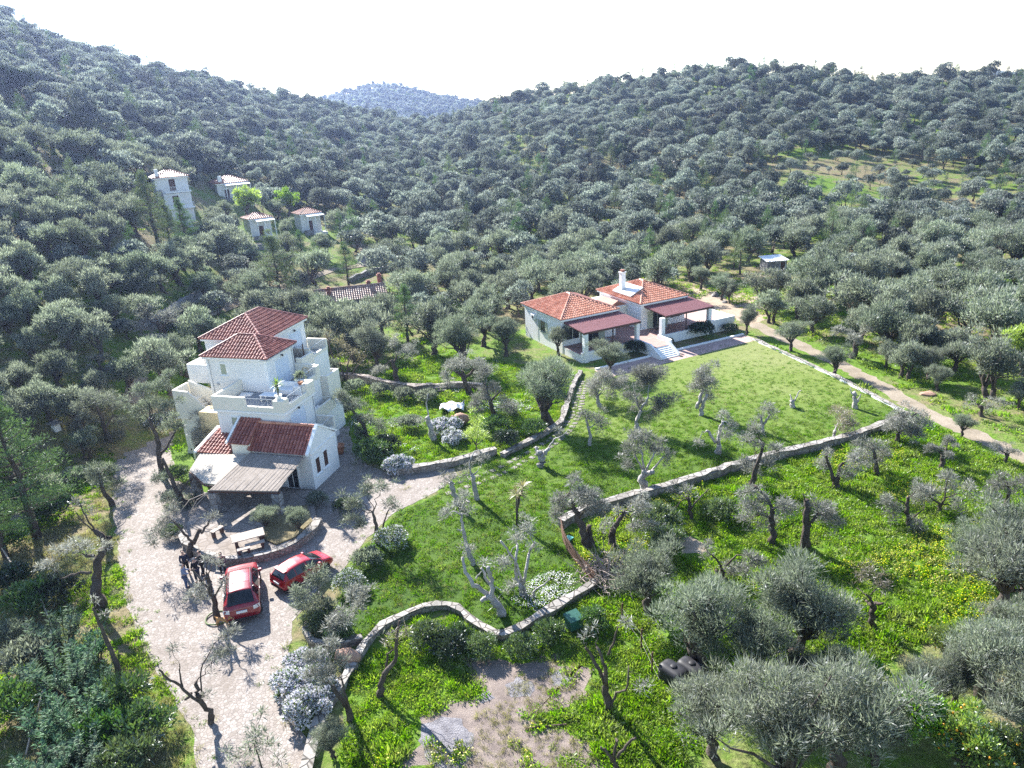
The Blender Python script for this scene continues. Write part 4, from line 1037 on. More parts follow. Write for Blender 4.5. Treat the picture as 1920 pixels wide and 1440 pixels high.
kb = thing('path_kerb', 'low white kerb along the planting bed in front of the villa', 'kerb', on_villa(0, 0, 0), H2)
k_ = MB(); k_.box(9.6, 20.2, -2.9, -2.65, -.1, .16); k_.box(-.2, 6.9, -2.95, -2.7, -.1, .16); k_.build('kerb_stone', M['trim'], kb)
def round_table(loc, label, group=None):
    t = thing('cafe_table', label, 'table', loc, H2, group)
    p = MB(); p.lathe([(.45, .70), (.47, .72), (.45, .74)], (0, 0, 0), 18); p.build('tabletop', M['greymetal'], t)
    p = MB(); p.lathe([(.25, 0), (.22, .03), (.03, .05), (.03, .70)], (0, 0, 0), 10); p.build('pedestal', M['darkmetal'], t); return t
def cafe_chair(loc, rz, label, group):
    t = thing('cafe_chair', label, 'chair', loc, rz, group)
    p = MB(); p.box(-.2, .2, -.2, .2, .43, .46); p.build('seat', M['darkmetal'], t); p = MB(); p.box(-.2, .2, .18, .21, .46, .9); p.build('backrest', M['darkmetal'], t)
    for x in (-.18, .18):
        for y in (-.18, .18): p = MB(); p.tube([(x, y, 0), (x, y, .43)], .015, 5); p.build('leg', M['darkmetal'], t)
round_table(on_villa(3.9, 1.0, TZ + .03), 'small round table under the left maroon terrace cover'); round_table(on_villa(11.9, 1.3, TZ + .03), 'small round table under the right maroon terrace cover')
cafe_chair(on_villa(3.2, 1.1, TZ + .03), H2 + 1.5, 'dark chair at the round table of the left terrace', None); cafe_chair(on_villa(11.2, 1.5, TZ + .03), H2 + 1.2, 'dark chair at the round table of the right terrace', None)

# ---- hillside cabins
def cabin(px_, py_, hd, W, D, Hh, label, porch=True, chim=False, door=.5, stone=True, sidewin=False, extra=None):
    p0 = hit(px_, py_); t = thing('hillside_cabin', label, 'cabin', (p0[0], p0[1], p0[2]), RAD(hd), 'cabins on the left hillside')
    w_ = MB(); w_.box(-W / 2, W / 2, 0, D, -2.0, Hh); w_.build('wall', M['greystucco'], t)
    ro = hip_roof(t, -W / 2, W / 2, 0, D, Hh + .1, W * .21, 'x', .8, 'tile_pink', .3, sp=.34)
    window(t, 'y', 0, W * (door - .5) - .45, W * (door - .5) + .45, .15, 2.25, -1, 'brownwood', .1, sill=False, name='door')
    if porch:
        p = MB(); p.hexa([(-W * .28, -1.5, Hh - .35), (W / 2 + .35, -1.5, Hh - .35), (W / 2 + .35, -.02, Hh - .1), (-W * .28, -.02, Hh - .1)], [(-W * .28, -1.5, Hh - .27), (W / 2 + .35, -1.5, Hh - .27), (W / 2 + .35, -.02, Hh - .02), (-W * .28, -.02, Hh - .02)]); pr = p.build('porch_roof', M['trim'], t)
        for x in (-W * .26, W * .1, W / 2 + .28): p = MB(); p.box(x - .06, x + .06, -1.46, -1.34, 0, Hh - .36); p.build('porch_post', M['trim'], t)
        p = MB(); p.box(-W * .3, W / 2 + .5, -1.7, -.01, -2.0, 0); p.build('porch_floor', M['greystucco'], t)
    if stone:
        p = MB(); p.box(-W * .55, -W * .08, -1.8, -1.55, -2.0, .75); p.box(-W / 2 - .12, -W / 2 - .01, -.1, D, -2.0, .15); p.build('stone_plinth', M['greystone'], t)
    if sidewin: window(t, 'x', -W / 2, D * .45, D * .55, 1.0, 2.0, -1, 'brownwood', .06)
    if chim:
        c_ = MB(); c_.box(-W * .42, -W * .30, .2, .8, Hh - .3, Hh + 1.5); c_.build('chimney', M['stucco'], ro)
    return t
cabin(493, 447, 36, 3.75, 3.6, 3.5, 'square white cabin with a porch, the left one of the lower pair')
cabin(586, 436, 34, 3.9, 3.6, 3.5, 'square white cabin with a porch, the right one of the lower pair', door=.45)
cabin(440, 376, 32, 5.8, 5.4, 3.4, 'wide white cabin with a slit side window above the lower pair', door=.3, sidewin=True, chim=True)
p0 = hit(343, 419); tall = thing('hillside_cabin', 'tall narrow white house of three storeys stepping down the left hillside', 'house', p0, RAD(30), 'cabins on the left hillside', .86)
for k, (x0, x1, y0, y1, z0, z1) in enumerate(((-1.6, 1.7, -.6, 3, -2, 2.7), (-2.3, 2.4, .0, 4.6, 0, 5.5), (-3.2, 2.4, .9, 5.8, 3, 8.3))):
    p = MB(); p.box(x0, x1, y0, y1, z0, z1); p.build('wall', M['greystucco'], tall)
ro = hip_roof(tall, -3.2, 2.4, .9, 5.8, 8.38, 1.1, 'x', 1.0, 'tile_pink', .35, sp=.34)
p = MB(); p.box(-2.9, -2.3, 1.0, 1.6, 8.4, 9.9); p.build('chimney', M['stucco'], ro)
window(tall, 'y', -.6, -.6, .3, .6, 1.9, -1, 'brownwood', .08, sill=False); window(tall, 'y', 0, -.9, .2, 3.0, 5.1, -1, 'brownwood', .08, sill=False, name='balcony_door'); window(tall, 'y', .9, -.9, .2, 5.9, 8.0, -1, 'brownwood', .08, sill=False, name='balcony_door')
for y0, z in ((-1.0, 2.75), (-.3, 5.6)):
    p = MB(); p.box(-1.9, 2.6, y0, y0 + .9 if z > 5 else y0 + .95, z, z + .16); bl = p.build('balcony', M['trim'], tall); railing(bl, [(-1.8, y0 + .08), (2.5, y0 + .08)], .9, z + .17, 'trim')
p = MB(); p.box(-3.3, -2.35, .3, .85, -1, 6.2); p.build('stone_plinth', M['greystone'], tall)

# ---- stone cottage and shed
p0 = hit(662, 585)
ct = thing('stone_cottage', 'old stone cottage with a long mottled tile roof and brick chimneys among the trees', 'cottage', p0, RAD(14))
p = MB(); p.box(-4.6, 4.6, -2.0, 2.0, -1.0, 2.3); p.hexa([(-4.6, -2, 2.3), (-4.35, -2, 2.3), (-4.35, 2, 2.3), (-4.6, 2, 2.3)], [(-4.6, -.05, 3.4), (-4.35, -.05, 3.4), (-4.35, .05, 3.4), (-4.6, .05, 3.4)]); p.build('wall', M['greystone'], ct)
p = MB(); tile_plane(p, (-4.9, -2.3, 2.2), (4.9, -2.3, 2.2), (-4.9, 0, 3.5), (4.9, 0, 3.5), .3); tile_plane(p, (4.9, 2.3, 2.2), (-4.9, 2.3, 2.2), (4.9, 0, 3.5), (-4.9, 0, 3.5), .3); ro = p.build('roof', M['tile_old'], ct)
p = MB(); ridge_caps(p, (-4.9, 0, 3.53), (4.9, 0, 3.53)); p.build('ridge_tiles', M['tile_old'], ro)
M['brick'] = plain('red_brick', (.26, .11, .08), .9, .2, 6, .4)
for x, y, h in ((-2.9, -.9, 3.75), (2.6, .4, 3.8), (4.2, 1.4, 4.4)):
    p = MB(); p.box(x - .28, x + .28, y - .28, y + .28, 2.6, h); p.box(x - .34, x + .34, y - .34, y + .34, h + .002, h + .1); p.box(x - .2, x + .2, y - .2, y + .2, h + .101, h + .3); p.build('chimney', M['brick'], ro)
window(ct, 'y', -2.0, 1.6, 2.5, 0, 1.9, -1, 'brownwood', .08, sill=False, name='door')
p0 = hit(1449, 507)
sh = thing('garden_shed', 'small shed with a white sheet metal roof under the olives behind the villa', 'shed', p0, RAD(8))
p = MB(); p.box(-1.6, 1.6, -1.2, 1.2, -.2, 1.7); p.build('wall', M['greystone'], sh)
p = MB()
for i in range(20):
    x = -1.85 + i * .185; z = .035 * (i % 2); p.hexa([(x, -1.5, 1.72 + z), (x + .185, -1.5, 1.755 - z), (x + .185, 1.5, 2.1 - z), (x, 1.5, 2.065 + z)], [(x, -1.5, 1.74 + z), (x + .185, -1.5, 1.775 - z), (x + .185, 1.5, 2.12 - z), (x, 1.5, 2.085 + z)])
p.build('roof', M['whiteplastic'], sh)
window(sh, 'y', -1.2, .5, 1.3, 0, 1.5, -1, 'brownwood', .06, sill=False, name='door')
# ------------------------------------------------------------------ walls, paths and small garden things
def wall_along(name, label, pts, w, h, body='rubble', cop='coping', ch=.06, cw=.04, smooth=True, cat='wall', z0=-.3, jag=.045, seed=0, group=None):
    rng = np.random.default_rng(seed); L = smooth_line(pts, .7) if smooth else pts
    L = [np.array(p) for p in L]; c0 = L[0]; t = thing(name, label, cat, (c0[0], c0[1], 0), 0, group)
    def strip(hw, za, zb, jg):
        mb = MB(); V = []
        for i, p in enumerate(L):
            d = L[min(i + 1, len(L) - 1)] - L[max(i - 1, 0)]; d = d / np.linalg.norm(d); nn = np.array([-d[1], d[0]])
            q = p - c0; j = rng.normal() * jg; k = rng.normal() * jg
            V += [(*(q + nn * (hw + j)), za), (*(q + nn * (hw + j)), zb + k * .5), (*(q - nn * (hw + k)), zb + j * .5), (*(q - nn * (hw + k)), za)]
        n = len(L); F = [(4 * i + a, 4 * i + (a + 1) % 4, 4 * i + 4 + (a + 1) % 4, 4 * i + 4 + a) for i in range(n - 1) for a in range(4)]
        F = [f[::-1] for f in F] + [(0, 1, 2, 3), tuple(4 * (n - 1) + k for k in (3, 2, 1, 0))]
        return mb.add(V, F)
    strip(w / 2, z0, h, jag).build('wall', M[body], t)
    if cop: strip(w / 2 + cw, h + .025, h + .025 + ch, jag * 1.3).build('coping', M[cop], t)
    return t
wall_along('garden_wall', 'long straight stone wall with a pale top between the lawn and the wild field', gp((1052, 990), (1095, 966), (1160, 946), (1230, 928), (1300, 906), (1380, 881), (1450, 861), (1530, 843), (1620, 818), (1692, 790)), .48, .55, seed=1)
wall_along('kerb_wall', 'thin white kerb wall between the lawn and the dirt track', gp((1412, 637), (1480, 668), (1560, 705), (1620, 735), (1704, 780)), .28, .18, 'whitewash', 'coping', .05, seed=2)
wall_along('garden_wall', 'curving pale stone wall climbing from the garden to the left corner of the villa', gp((1088, 700), (1070, 740), (1060, 770), (1050, 796), (1012, 821), (970, 843), (942, 858)), .4, .3, seed=3)
wall_along('garden_wall', 'low stone retaining wall along the driveway under the flower bed', gp((930, 851), (890, 862), (850, 873), (795, 884), (745, 889)), .5, .5, seed=4)
wall_along('garden_wall', 'winding pale stone wall below the lawn from the brush pile to the clay jar', gp((1116, 1099), (1075, 1125), (1000, 1171), (945, 1198), (915, 1190), (880, 1166), (858, 1147), (820, 1141), (770, 1156), (720, 1181), (690, 1210), (668, 1245)), .36, .34, seed=5)
wall_along('garden_wall', 'pale stone edging wall beside the driveway at the bottom of the picture', gp((664, 1252), (640, 1290), (610, 1335), (590, 1390), (572, 1460)), .42, .26, seed=6)
wall_along('planter_wall', 'small curved grey planter wall at the driveway edge near the parked hatchback', gp((592, 1150), (577, 1175), (579, 1200), (600, 1218), (640, 1216), (680, 1204)), .3, .4, seed=7)
wall_along('patio_wall', 'curved rubble wall round the stone patio behind the red cars', gp((343, 1005), (352, 1028), (378, 1046), (420, 1058), (470, 1056), (530, 1040), (575, 1016), (600, 985)), .34, .5, 'rubble', 'coping', .05, seed=8)
wall_along('terrace_wall', 'dry stone terrace wall left of the garden steps', gp((622, 712), (680, 716), (730, 728), (780, 735), (812, 732)), .5, .7, 'rubble', 'rubble', seed=9)
wall_along('terrace_wall', 'short stone terrace wall right of the garden steps', gp((836, 729), (872, 728), (905, 732)), .5, .6, 'rubble', 'coping', seed=10)
stp = thing('garden_steps', 'three stone steps through the terrace wall of the wild garden', 'steps', at(823, 733, 0))
for i in range(3): k_ = MB(); k_.box(-.75, .75, .35 * i - .3, .35 * i + .05, -.1, .18 * (i + 1)); k_.build('step', M['rubble'], stp)
PATIO = gp((345, 1003), (356, 1026), (380, 1043), (420, 1054), (470, 1052), (528, 1036), (572, 1013), (596, 985), (585, 930), (395, 930))
m_ = MB(); m_.prism(PATIO, -.2, .46); o = m_.build('patio', M['flag']); tag(o, kind='structure')
m_ = MB(); m_.prism(gp((494, 1022), (520, 1034), (556, 1020), (588, 990), (578, 960), (520, 965), (500, 1000)), .40, .56); o = m_.build('planting_bed', M['ground']); tag(o, kind='structure')

ss = at(1092, 760, 0)
def stones():
    rng = np.random.default_rng(4); rows = (((1094, 712), (1082, 745), (1074, 775), (1062, 795), (1030, 825), (985, 851), (930, 880), (870, 902), (812, 918)), ((1104, 716), (1093, 745), (1086, 775), (1074, 800), (1042, 832), (998, 858), (943, 888), (884, 911), (826, 928)))
    k = 0
    for r in rows:
        L = smooth_line(gp(*r), .3); acc = 0
        for a, b in zip(L[:-1], L[1:]):
            acc += math.dist(a, b)
            if acc > .62:
                acc = 0; d = np.array(b) - np.array(a); d /= np.linalg.norm(d); n_ = np.array([-d[1], d[0]]); p = np.array(b) + rng.normal(size=2) * .03
                q = [p + d * sx * .2 * (1 + rng.normal() * .15) + n_ * sy * .22 * (1 + rng.normal() * .15) for sx, sy in ((-1, -1), (1, -1), (1, 1), (-1, 1))]
                c = q[0]; m_ = MB(); m_.prism([tuple(v - p) for v in q], -.04, .045); o = m_.build('stepping_stone', M['coping'], bevel=.015); o.location = (p[0], p[1], 0)
                tag(o, 'pale square stepping stone in the double row curving over the lawn', 'stepping stone', 'stepping stones across the lawn'); k += 1
stones()

M['picket'] = plain('rust_brown_wood', (.15, .085, .06), .85, .2, 5, .3)
def picket_fence():
    L = smooth_line(gp((1052, 992), (1058, 1020), (1075, 1050), (1100, 1080), (1116, 1098)), .14); t = thing('picket_fence', 'rusty brown wooden picket fence between the two garden walls', 'fence', (*L[0], 0)); c0 = np.array(L[0])
    mb = MB(); n = len(L)
    for i in range(0, n - 1):
        p = np.array(L[i]) - c0; d = np.array(L[i + 1]) - np.array(L[i]); d /= np.linalg.norm(d); mb.obox(p, d, (-d[1], d[0]), .04, .012, 0, .95 + .03 * math.sin(i * 3.1))
    mb.build('pickets', M['picket'], t)
    for z in (.25, .75):
        r = MB(); r.tube([(*(np.array(p) - c0), z) for p in L], .025, 5); r.build('rail', M['picket'], t)
picket_fence()

def box_thing(name, label, cat, loc, rz, dims, mat, lid=None, tilt=.12):
    t = thing(name, label, cat, loc, rz); x, y, z = dims
    m_ = MB(); m_.box(-x / 2, x / 2, -y / 2, y / 2, .12, z); m_.build('body', M[mat], t, bevel=.03)
    m_ = MB(); m_.hexa([(-x / 2 - .04, -y / 2 - .05, z + .003), (x / 2 + .04, -y / 2 - .05, z + .003), (x / 2 + .04, y / 2 + .05, z + .003), (-x / 2 - .04, y / 2 + .05, z + .003)], [(-x / 2 - .04, -y / 2 - .05, z + .05), (x / 2 + .04, -y / 2 - .05, z + .05), (x / 2 + .04, y / 2 + .05, z + .05 + tilt), (-x / 2 - .04, y / 2 + .05, z + .05 + tilt)]); m_.build('lid', M[lid or mat], t)
    for a in (-1, 1):
        for b_ in (-1, 1): m_ = MB(); m_.box(a * x * .4 - .03, a * x * .4 + .03, b_ * y * .4 - .03, b_ * y * .4 + .03, 0, .118); m_.build('foot', M['darkmetal'], t)
    return t
M['bingreen'] = plain('dark_green_plastic', (.03, .10, .075), .45, .1, 3, .05)
M['teal'] = plain('turquoise_plastic', (.10, .36, .33), .45, .1, 3, .05)
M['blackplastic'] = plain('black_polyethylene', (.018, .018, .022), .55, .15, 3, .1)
box_thing('utility_box', 'dark green box with a sloping lid in the weeds below the garden wall', 'box', at(1076, 1178, 0), .5, (.75, .65, .7), 'bingreen')
box_thing('crate', 'small turquoise crate beside the picket fence', 'crate', at(1066, 1016, 0), .8, (.45, .35, .25), 'teal', tilt=.0)
def tank(loc, rz, label):
    t = thing('water_tank', label, 'tank', loc, rz, 'black water tanks', .74); prof = []
    V = []; n = 24; k = 14
    m_ = MB()
    for i in range(k + 1):
        x = -.85 + 1.7 * i / k; rr = .58 * (1 - .18 * (abs(x) / .85) ** 6) * (1 + .025 * (i % 2))
        for j in range(n):
            a = 2 * math.pi * j / n; c_, s_ = math.cos(a), math.sin(a); q = .22 * (abs(math.sin(2 * a)) ** 2); V.append((x, rr * c_ * (1 + q), .62 + rr * s_ * (1 + q)))
    F = [(i * n + j, i * n + (j + 1) % n, (i + 1) * n + (j + 1) % n, (i + 1) * n + j) for i in range(k) for j in range(n)] + [tuple(range(n))[::-1], tuple(range(k * n, (k + 1) * n))]
    m_.add(V, F); m_.build('shell', M['blackplastic'], t, True)
    m_ = MB(); m_.lathe([(.2, 1.18), (.22, 1.2), (.22, 1.26), (.17, 1.30)], (0, 0, 0), 16); m_.build('lid', M['blackplastic'], t, True)
    for x in (-.5, .5): m_ = MB(); m_.box(x - .08, x + .08, -.45, .45, -.05, .12); m_.build('cradle', M['darkmetal'], t)
tank(at(1262, 1278, 0), RAD(128), 'black ribbed water tank under the olives, the left one of two'); tank(at(1296, 1272, 0), RAD(128), 'black ribbed water tank under the olives, the right one of two')

def jar(loc, rz, label, s=1.0):
    t = thing('clay_jar', label, 'jar', loc, rz, 'large clay jars lying in the garden', s)
    prof = [(.0, -.62), (.17, -.6), (.27, -.45), (.42, -.1), (.45, .15), (.38, .42), (.27, .56), (.27, .62), (.33, .66), (.33, .70), (.26, .70), (.22, .58), (.30, .42), (.35, .15)]
    m_ = MB(); m_.lathe(prof, (0, 0, 0), 22); o = m_.build('body', M['oldclay'], t, True); o.rotation_euler = (0, RAD(82), 0); o.location = (0, 0, .42)
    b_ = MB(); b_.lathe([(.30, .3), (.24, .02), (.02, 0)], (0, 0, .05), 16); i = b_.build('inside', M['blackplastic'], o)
    for z in (.05, .3):
        r = MB(); r.lathe([(.45 if z < .2 else .42, z - .02), (.475 if z < .2 else .445, z), (.45 if z < .2 else .42, z + .02)], (0, 0, 0), 22); r.build('band', M['oldclay'], o, True)
jar(at(866, 796, 0), RAD(205), 'big weathered clay jar lying open mouthed among white flowers', 1.25); jar(at(657, 1243, 0), RAD(170), 'striped clay jar lying where the two stone walls meet by the driveway', .95); jar(at(722, 846, 0), RAD(120), 'dark clay jar half hidden behind the daisy bush', .8)

def picnic_table():
    p = at(468, 1022, .48); t = thing('patio_table', 'heavy pale plank table standing on the stone patio', 'table', p, RAD(24))
    m_ = MB()
    for i in range(5): m_.box(-1.0, 1.0, -.5 + i * .2, -.5 + i * .2 + .19, .70, .76)
    m_.build('tabletop', M['oldwood'], t)
    for x in (-.75, .75): m_ = MB(); m_.box(x - .1, x + .1, -.4, -.2, 0, .698); m_.box(x - .1, x + .1, .2, .4, 0, .698); m_.box(x - .08, x + .08, -.2, .2, .3, .45); m_.build('trestle', M['brownwood'], t)
def bench(px_, py_, rz, L, label):
    t = thing('patio_bench', label, 'bench', at(px_, py_, .48), rz, 'benches on the stone patio'); m_ = MB(); m_.box(-L / 2, L / 2, -.18, .18, .42, .48); m_.build('seat', M['oldwood'], t, bevel=.01)
    for x in (-L * .36, L * .36): m_ = MB(); m_.box(x - .07, x + .07, -.14, .14, 0, .418); m_.build('leg', M['brownwood'], t)
picnic_table(); bench(459, 1040, RAD(24), .8, 'short plank bench in front of the patio table'); bench(480, 1030, RAD(24), 1.2, 'long plank bench tucked under the patio table'); bench(409, 1003, RAD(60), .9, 'plank bench alone at the left side of the patio'); bench(492, 1011, RAD(110), .7, 'small plank bench at the far end of the patio table')

ov = thing('outdoor_oven', 'brick outdoor oven with a pale slab cap among the olives left of the driveway', 'oven', at(118, 850, 0), RAD(-25))
m_ = MB(); m_.box(-.9, .9, -.6, .6, -.2, 1.2); m_.build('body', M['brick'], ov, bevel=.03)
m_ = MB(); m_.hexa([(-.7, -.45, 1.203), (.7, -.45, 1.203), (.7, .5, 1.203), (-.7, .5, 1.203)], [(-.25, -.2, 1.9), (.25, -.2, 1.9), (.25, .3, 1.9), (-.25, .3, 1.9)]); m_.build('hood', M['tile_old'], ov)
m_ = MB(); m_.box(-.25, .25, -.2, .3, 1.903, 2.7); ch = m_.build('chimney', M['stucco'], ov); m_ = MB(); m_.box(-.5, .5, -.4, .5, 2.78, 2.88); m_.box(-.2, -.1, -.1, .2, 2.703, 2.779); m_.box(.1, .2, -.1, .2, 2.703, 2.779); m_.build('cap', M['coping'], ch)
m_ = MB(); m_.box(-.35, .35, -.63, -.601, .5, 1.0); m_.build('opening', M['blackplastic'], ov)
def rock(loc, s, seed, label, mat='greystone'):
    rng = np.random.default_rng(seed); bm = bmesh.new(); bmesh.ops.create_icosphere(bm, subdivisions=2, radius=1)
    for v in bm.verts: v.co *= 1 + rng.normal() * .08; v.co.x *= s[0]; v.co.y *= s[1]; v.co.z = max(-.2, v.co.z) * s[2]
    me = bpy.data.meshes.new('boulder'); bm.to_mesh(me); bm.free(); me.materials.append(M[mat]); o = bpy.data.objects.new('boulder', me); link(o); o.location = loc; o.rotation_euler = (0, 0, seed); tag(o, label, 'boulder', 'loose boulders')
rock(at(128, 852, 0), (.5, .4, .5), 1, 'pale boulder right of the brick oven', 'coping'); rock(at(131, 882, 0), (.6, .4, .35), 2, 'low flat boulder below the brick oven', 'coping'); rock(at(34, 972, 0), (.5, .45, .45), 3, 'grey boulder under the pine at the left picture edge')
rock(hit(1340, 555), (.7, .5, .5), 4, 'white boulder on the bank right of the villa roof', 'coping'); rock(hit(1358, 568), (.5, .4, .3), 5, 'small white boulder near the forked olive behind the villa', 'coping'); rock(at(1740, 740, 0), (.7, .5, .3), 6, 'reddish boulder in the grass right of the dirt track', 'oldclay')

def brush_pile():
    rng = np.random.default_rng(8); p = at(1132, 1082, 0); t = thing('brush_pile', 'large tangled heap of dry cut branches at the corner of the garden wall', 'brush pile', p); m_ = MB()
    for i in range(190):
        a = rng.random() * 6.28; r = 1.5 * rng.random() ** .6; s_ = np.array([math.cos(a) * r, math.sin(a) * r, .1 + 1.0 * rng.random() * (1 - r / 1.9)])
        d = rng.normal(size=3) * np.array([1, 1, .45]) + np.array([.4, -.1, .35]); d /= np.linalg.norm(d); L = .8 + 1.6 * rng.random()
        m_.tube(wob_path(s_, s_ + d * L, 5, .06, rng), np.linspace(.022 + .02 * rng.random(), .006, 5), 4, False)
    m_.build('branches', M['deadwood'], t)
brush_pile()
def pole(a, b, za, zb, r, label, mat='oldwood', name='leaning_pole', group='leaning poles'):
    A = np.array(at(*a, 0)); B = np.array(at(*b, 0)); A[2] = za; B[2] = zb; t = B - A; m_ = MB(); m_.tube(wob_path((0, 0, 0), t, 5, .01, np.random.default_rng(1)), r, 7); o = m_.build(name, M[mat]); o.location = A; tag(o, label, 'pole', group)
pole((44, 1092), (-4, 1030), .1, 1.2, .05, 'bare grey pole leaning in the scrub at the left picture edge'); pole((50, 1418), (100, 1312), .1, 1.3, .045, 'long pale pole lying over the oleander at the bottom left'); pole((98, 1176), (80, 1138), .3, 1.5, .04, 'short bleached pole in the shrubs above the oleander')
pole((985, 1368), (1062, 1360), .05, .06, .045, 'dark plank lying on the dry soil beside the green weeds', 'brownwood', 'loose_plank')
for k, (x, y) in enumerate(((1166, 1168), (1202, 1218), (1222, 1262))):
    p = at(x, y, 0); m_ = MB(); m_.tube([(0, 0, -.1), (.02, .01, 1.25)], .045, 6); o = m_.build('fence_post', M['brownwood']); o.location = p; tag(o, ['thin dark fence post in the weeds left of the tanks, the farthest of three', 'thin dark fence post in the weeds left of the tanks, the middle of three', 'thin dark fence post in the weeds left of the tanks, the nearest of three'][k], 'post', 'posts of the wire fence')
pw = [np.array(at(x, y, 0)) + np.array([0, 0, .95]) for x, y in ((1166, 1168), (1202, 1218), (1222, 1262), (1236, 1290))]
m_ = MB(); m_.tube([q - pw[0] for q in pw], .006, 4); m_.tube([q - pw[0] - np.array([0, 0, .45]) for q in pw], .006, 4); o = m_.build('fence_wire', M['darkmetal']); o.location = pw[0]; tag(o, 'thin wire strung between the dark posts left of the black tanks', 'wire')
sheetm = MB(); rng = np.random.default_rng(3); n = 9
V = [((i - 4) * .28, (j - 4) * .22, .35 + .22 * math.sin(i * 1.3) * math.cos(j * 1.1) + rng.normal() * .04) for i in range(n) for j in range(n)]
sheetm.add(V, [(i * n + j, (i + 1) * n + j, (i + 1) * n + j + 1, i * n + j + 1) for i in range(n - 1) for j in range(n - 1)]); o = sheetm.build('cloth_cover', M['whiteplastic'], None, True); o.location = at(848, 768, 0); s_ = o.modifiers.new('thick', 'SOLIDIFY'); s_.thickness = .02; tag(o, 'white crumpled cloth spread over plants below the garden steps', 'cloth')
p0 = at(1104, 572, 0); t = thing('garden_lamp', 'tall pole with a square white head behind the left terracotta roof', 'lamp post', hit(1104, 562)); m_ = MB(); m_.tube([(0, 0, -.1), (0, 0, 2.6)], .06, 8); m_.build('post', M['greymetal'], t); m_ = MB(); m_.box(-.25, .25, -.15, .15, 2.6, 2.78); m_.build('head', M['whiteplastic'], t, bevel=.03)
# tracks and stone walls on the slope left of the middle
def draped(name, pts, w, mat, up=.06, kind='structure', step=1.0, h=0.0):
    L = smooth_line([hit(*p)[:2] for p in pts], step); R_ = ribbon(L, w); n = len(L); V = []
    for i in range(n):
        for q in (R_[i], R_[2 * n - 1 - i]): V.append((q[0], q[1], tz(*q) + up))
    o = bpy.data.objects.new(name, pymesh(name, V, [(2 * i, 2 * i + 1, 2 * i + 3, 2 * i + 2) for i in range(n - 1)], M[mat], True)); link(o); tag(o, kind=kind)
draped('path', ((352, 598), (420, 575), (480, 552), (560, 530), (620, 508), (680, 498)), 1.7, 'track', .08)
draped('path', ((250, 760), (262, 700), (275, 640), (285, 612)), 1.6, 'track', .07)
draped('path', ((680, 500), (690, 475), (668, 458)), 2.4, 'track', .08)
def hillwall(pts, h, label, seed):
    L = smooth_line([hit(*p)[:2] for p in pts], .8); c0 = np.array([*L[0], tz(*L[0])]); rng = np.random.default_rng(seed); t = thing('fieldstone_wall', label, 'wall', c0, 0, 'dry stone walls on the slope'); V = []
    for i, p in enumerate(L):
        q = L[min(i + 1, len(L) - 1)]; r0 = L[max(i - 1, 0)]; d = np.array(q) - np.array(r0); d /= np.linalg.norm(d); nn = np.array([-d[1], d[0]]); z = tz(*p) - c0[2]; b = np.array(p) - c0[:2]; hh = h * (.8 + .4 * rng.random())
        V += [(*(b + nn * .3), z - .4), (*(b + nn * .25), z + hh), (*(b - nn * .25), z + hh), (*(b - nn * .3), z - .4)]
    n = len(L); m_ = MB(); m_.add(V, [(4 * i + a, 4 * i + 4 + a, 4 * i + 4 + (a + 1) % 4, 4 * i + (a + 1) % 4) for i in range(n - 1) for a in range(4)] + [(3, 2, 1, 0), tuple(4 * (n - 1) + k for k in range(4))]); m_.build('stones', M['greystone'], t)
hillwall(((238, 625), (300, 602), (345, 575), (390, 548)), .9, 'dark dry stone wall on the slope behind the stacked house roof', 1)
hillwall(((490, 565), (540, 548), (580, 530)), .7, 'dark dry stone wall left of the stone cottage', 2)
hillwall(((655, 530), (700, 512), (740, 505)), .8, 'dry stone wall above the stone cottage chimneys', 3)
hillwall(((370, 470), (430, 462), (500, 468)), .8, 'dry stone terrace wall below the hillside cabins', 4)

# ------------------------------------------------------------------ cars
def paint(name, col, dust=.15):
    t = NT(name); v = t.coord(); f = t.noise(v, 5, 6, .7)
    c = t.mix(t.ramp(f, [(.5, (0, 0, 0)), (.8, (dust,) * 3)]), col, (.42, .34, .30)); p = t.bsdf(c, .32, .5); p.inputs['Coat Weight'].default_value = .5; p.inputs['Coat Roughness'].default_value = .06; return t.m
M['redpaint'] = paint('bright_red_car_paint', (.34, .008, .016)); M['darkredpaint'] = paint('deep_red_car_paint', (.22, .008, .018), .2)
M['carglass'] = plain('tinted_car_glass', (.012, .014, .016), .06, .1, 2, 0, .6); M['tyre'] = plain('tyre_rubber', (.02, .02, .02), .85, .15, 6, .2); M['rim'] = plain('alloy_rim', (.45, .45, .46), .3, .1, 6, .05, .5, .8)
M['taillight'] = plain('red_tail_lamp', (.30, .02, .02), .2, .1, 5, 0, .6); M['clearlight'] = plain('clear_lamp_glass', (.62, .60, .58), .15, .1, 5, 0, .6); M['plate'] = plain('number_plate', (.72, .72, .70), .5, .1, 18, 0); M['blacktrim'] = plain('black_trim', (.022, .022, .024), .6, .1, 6, .1)
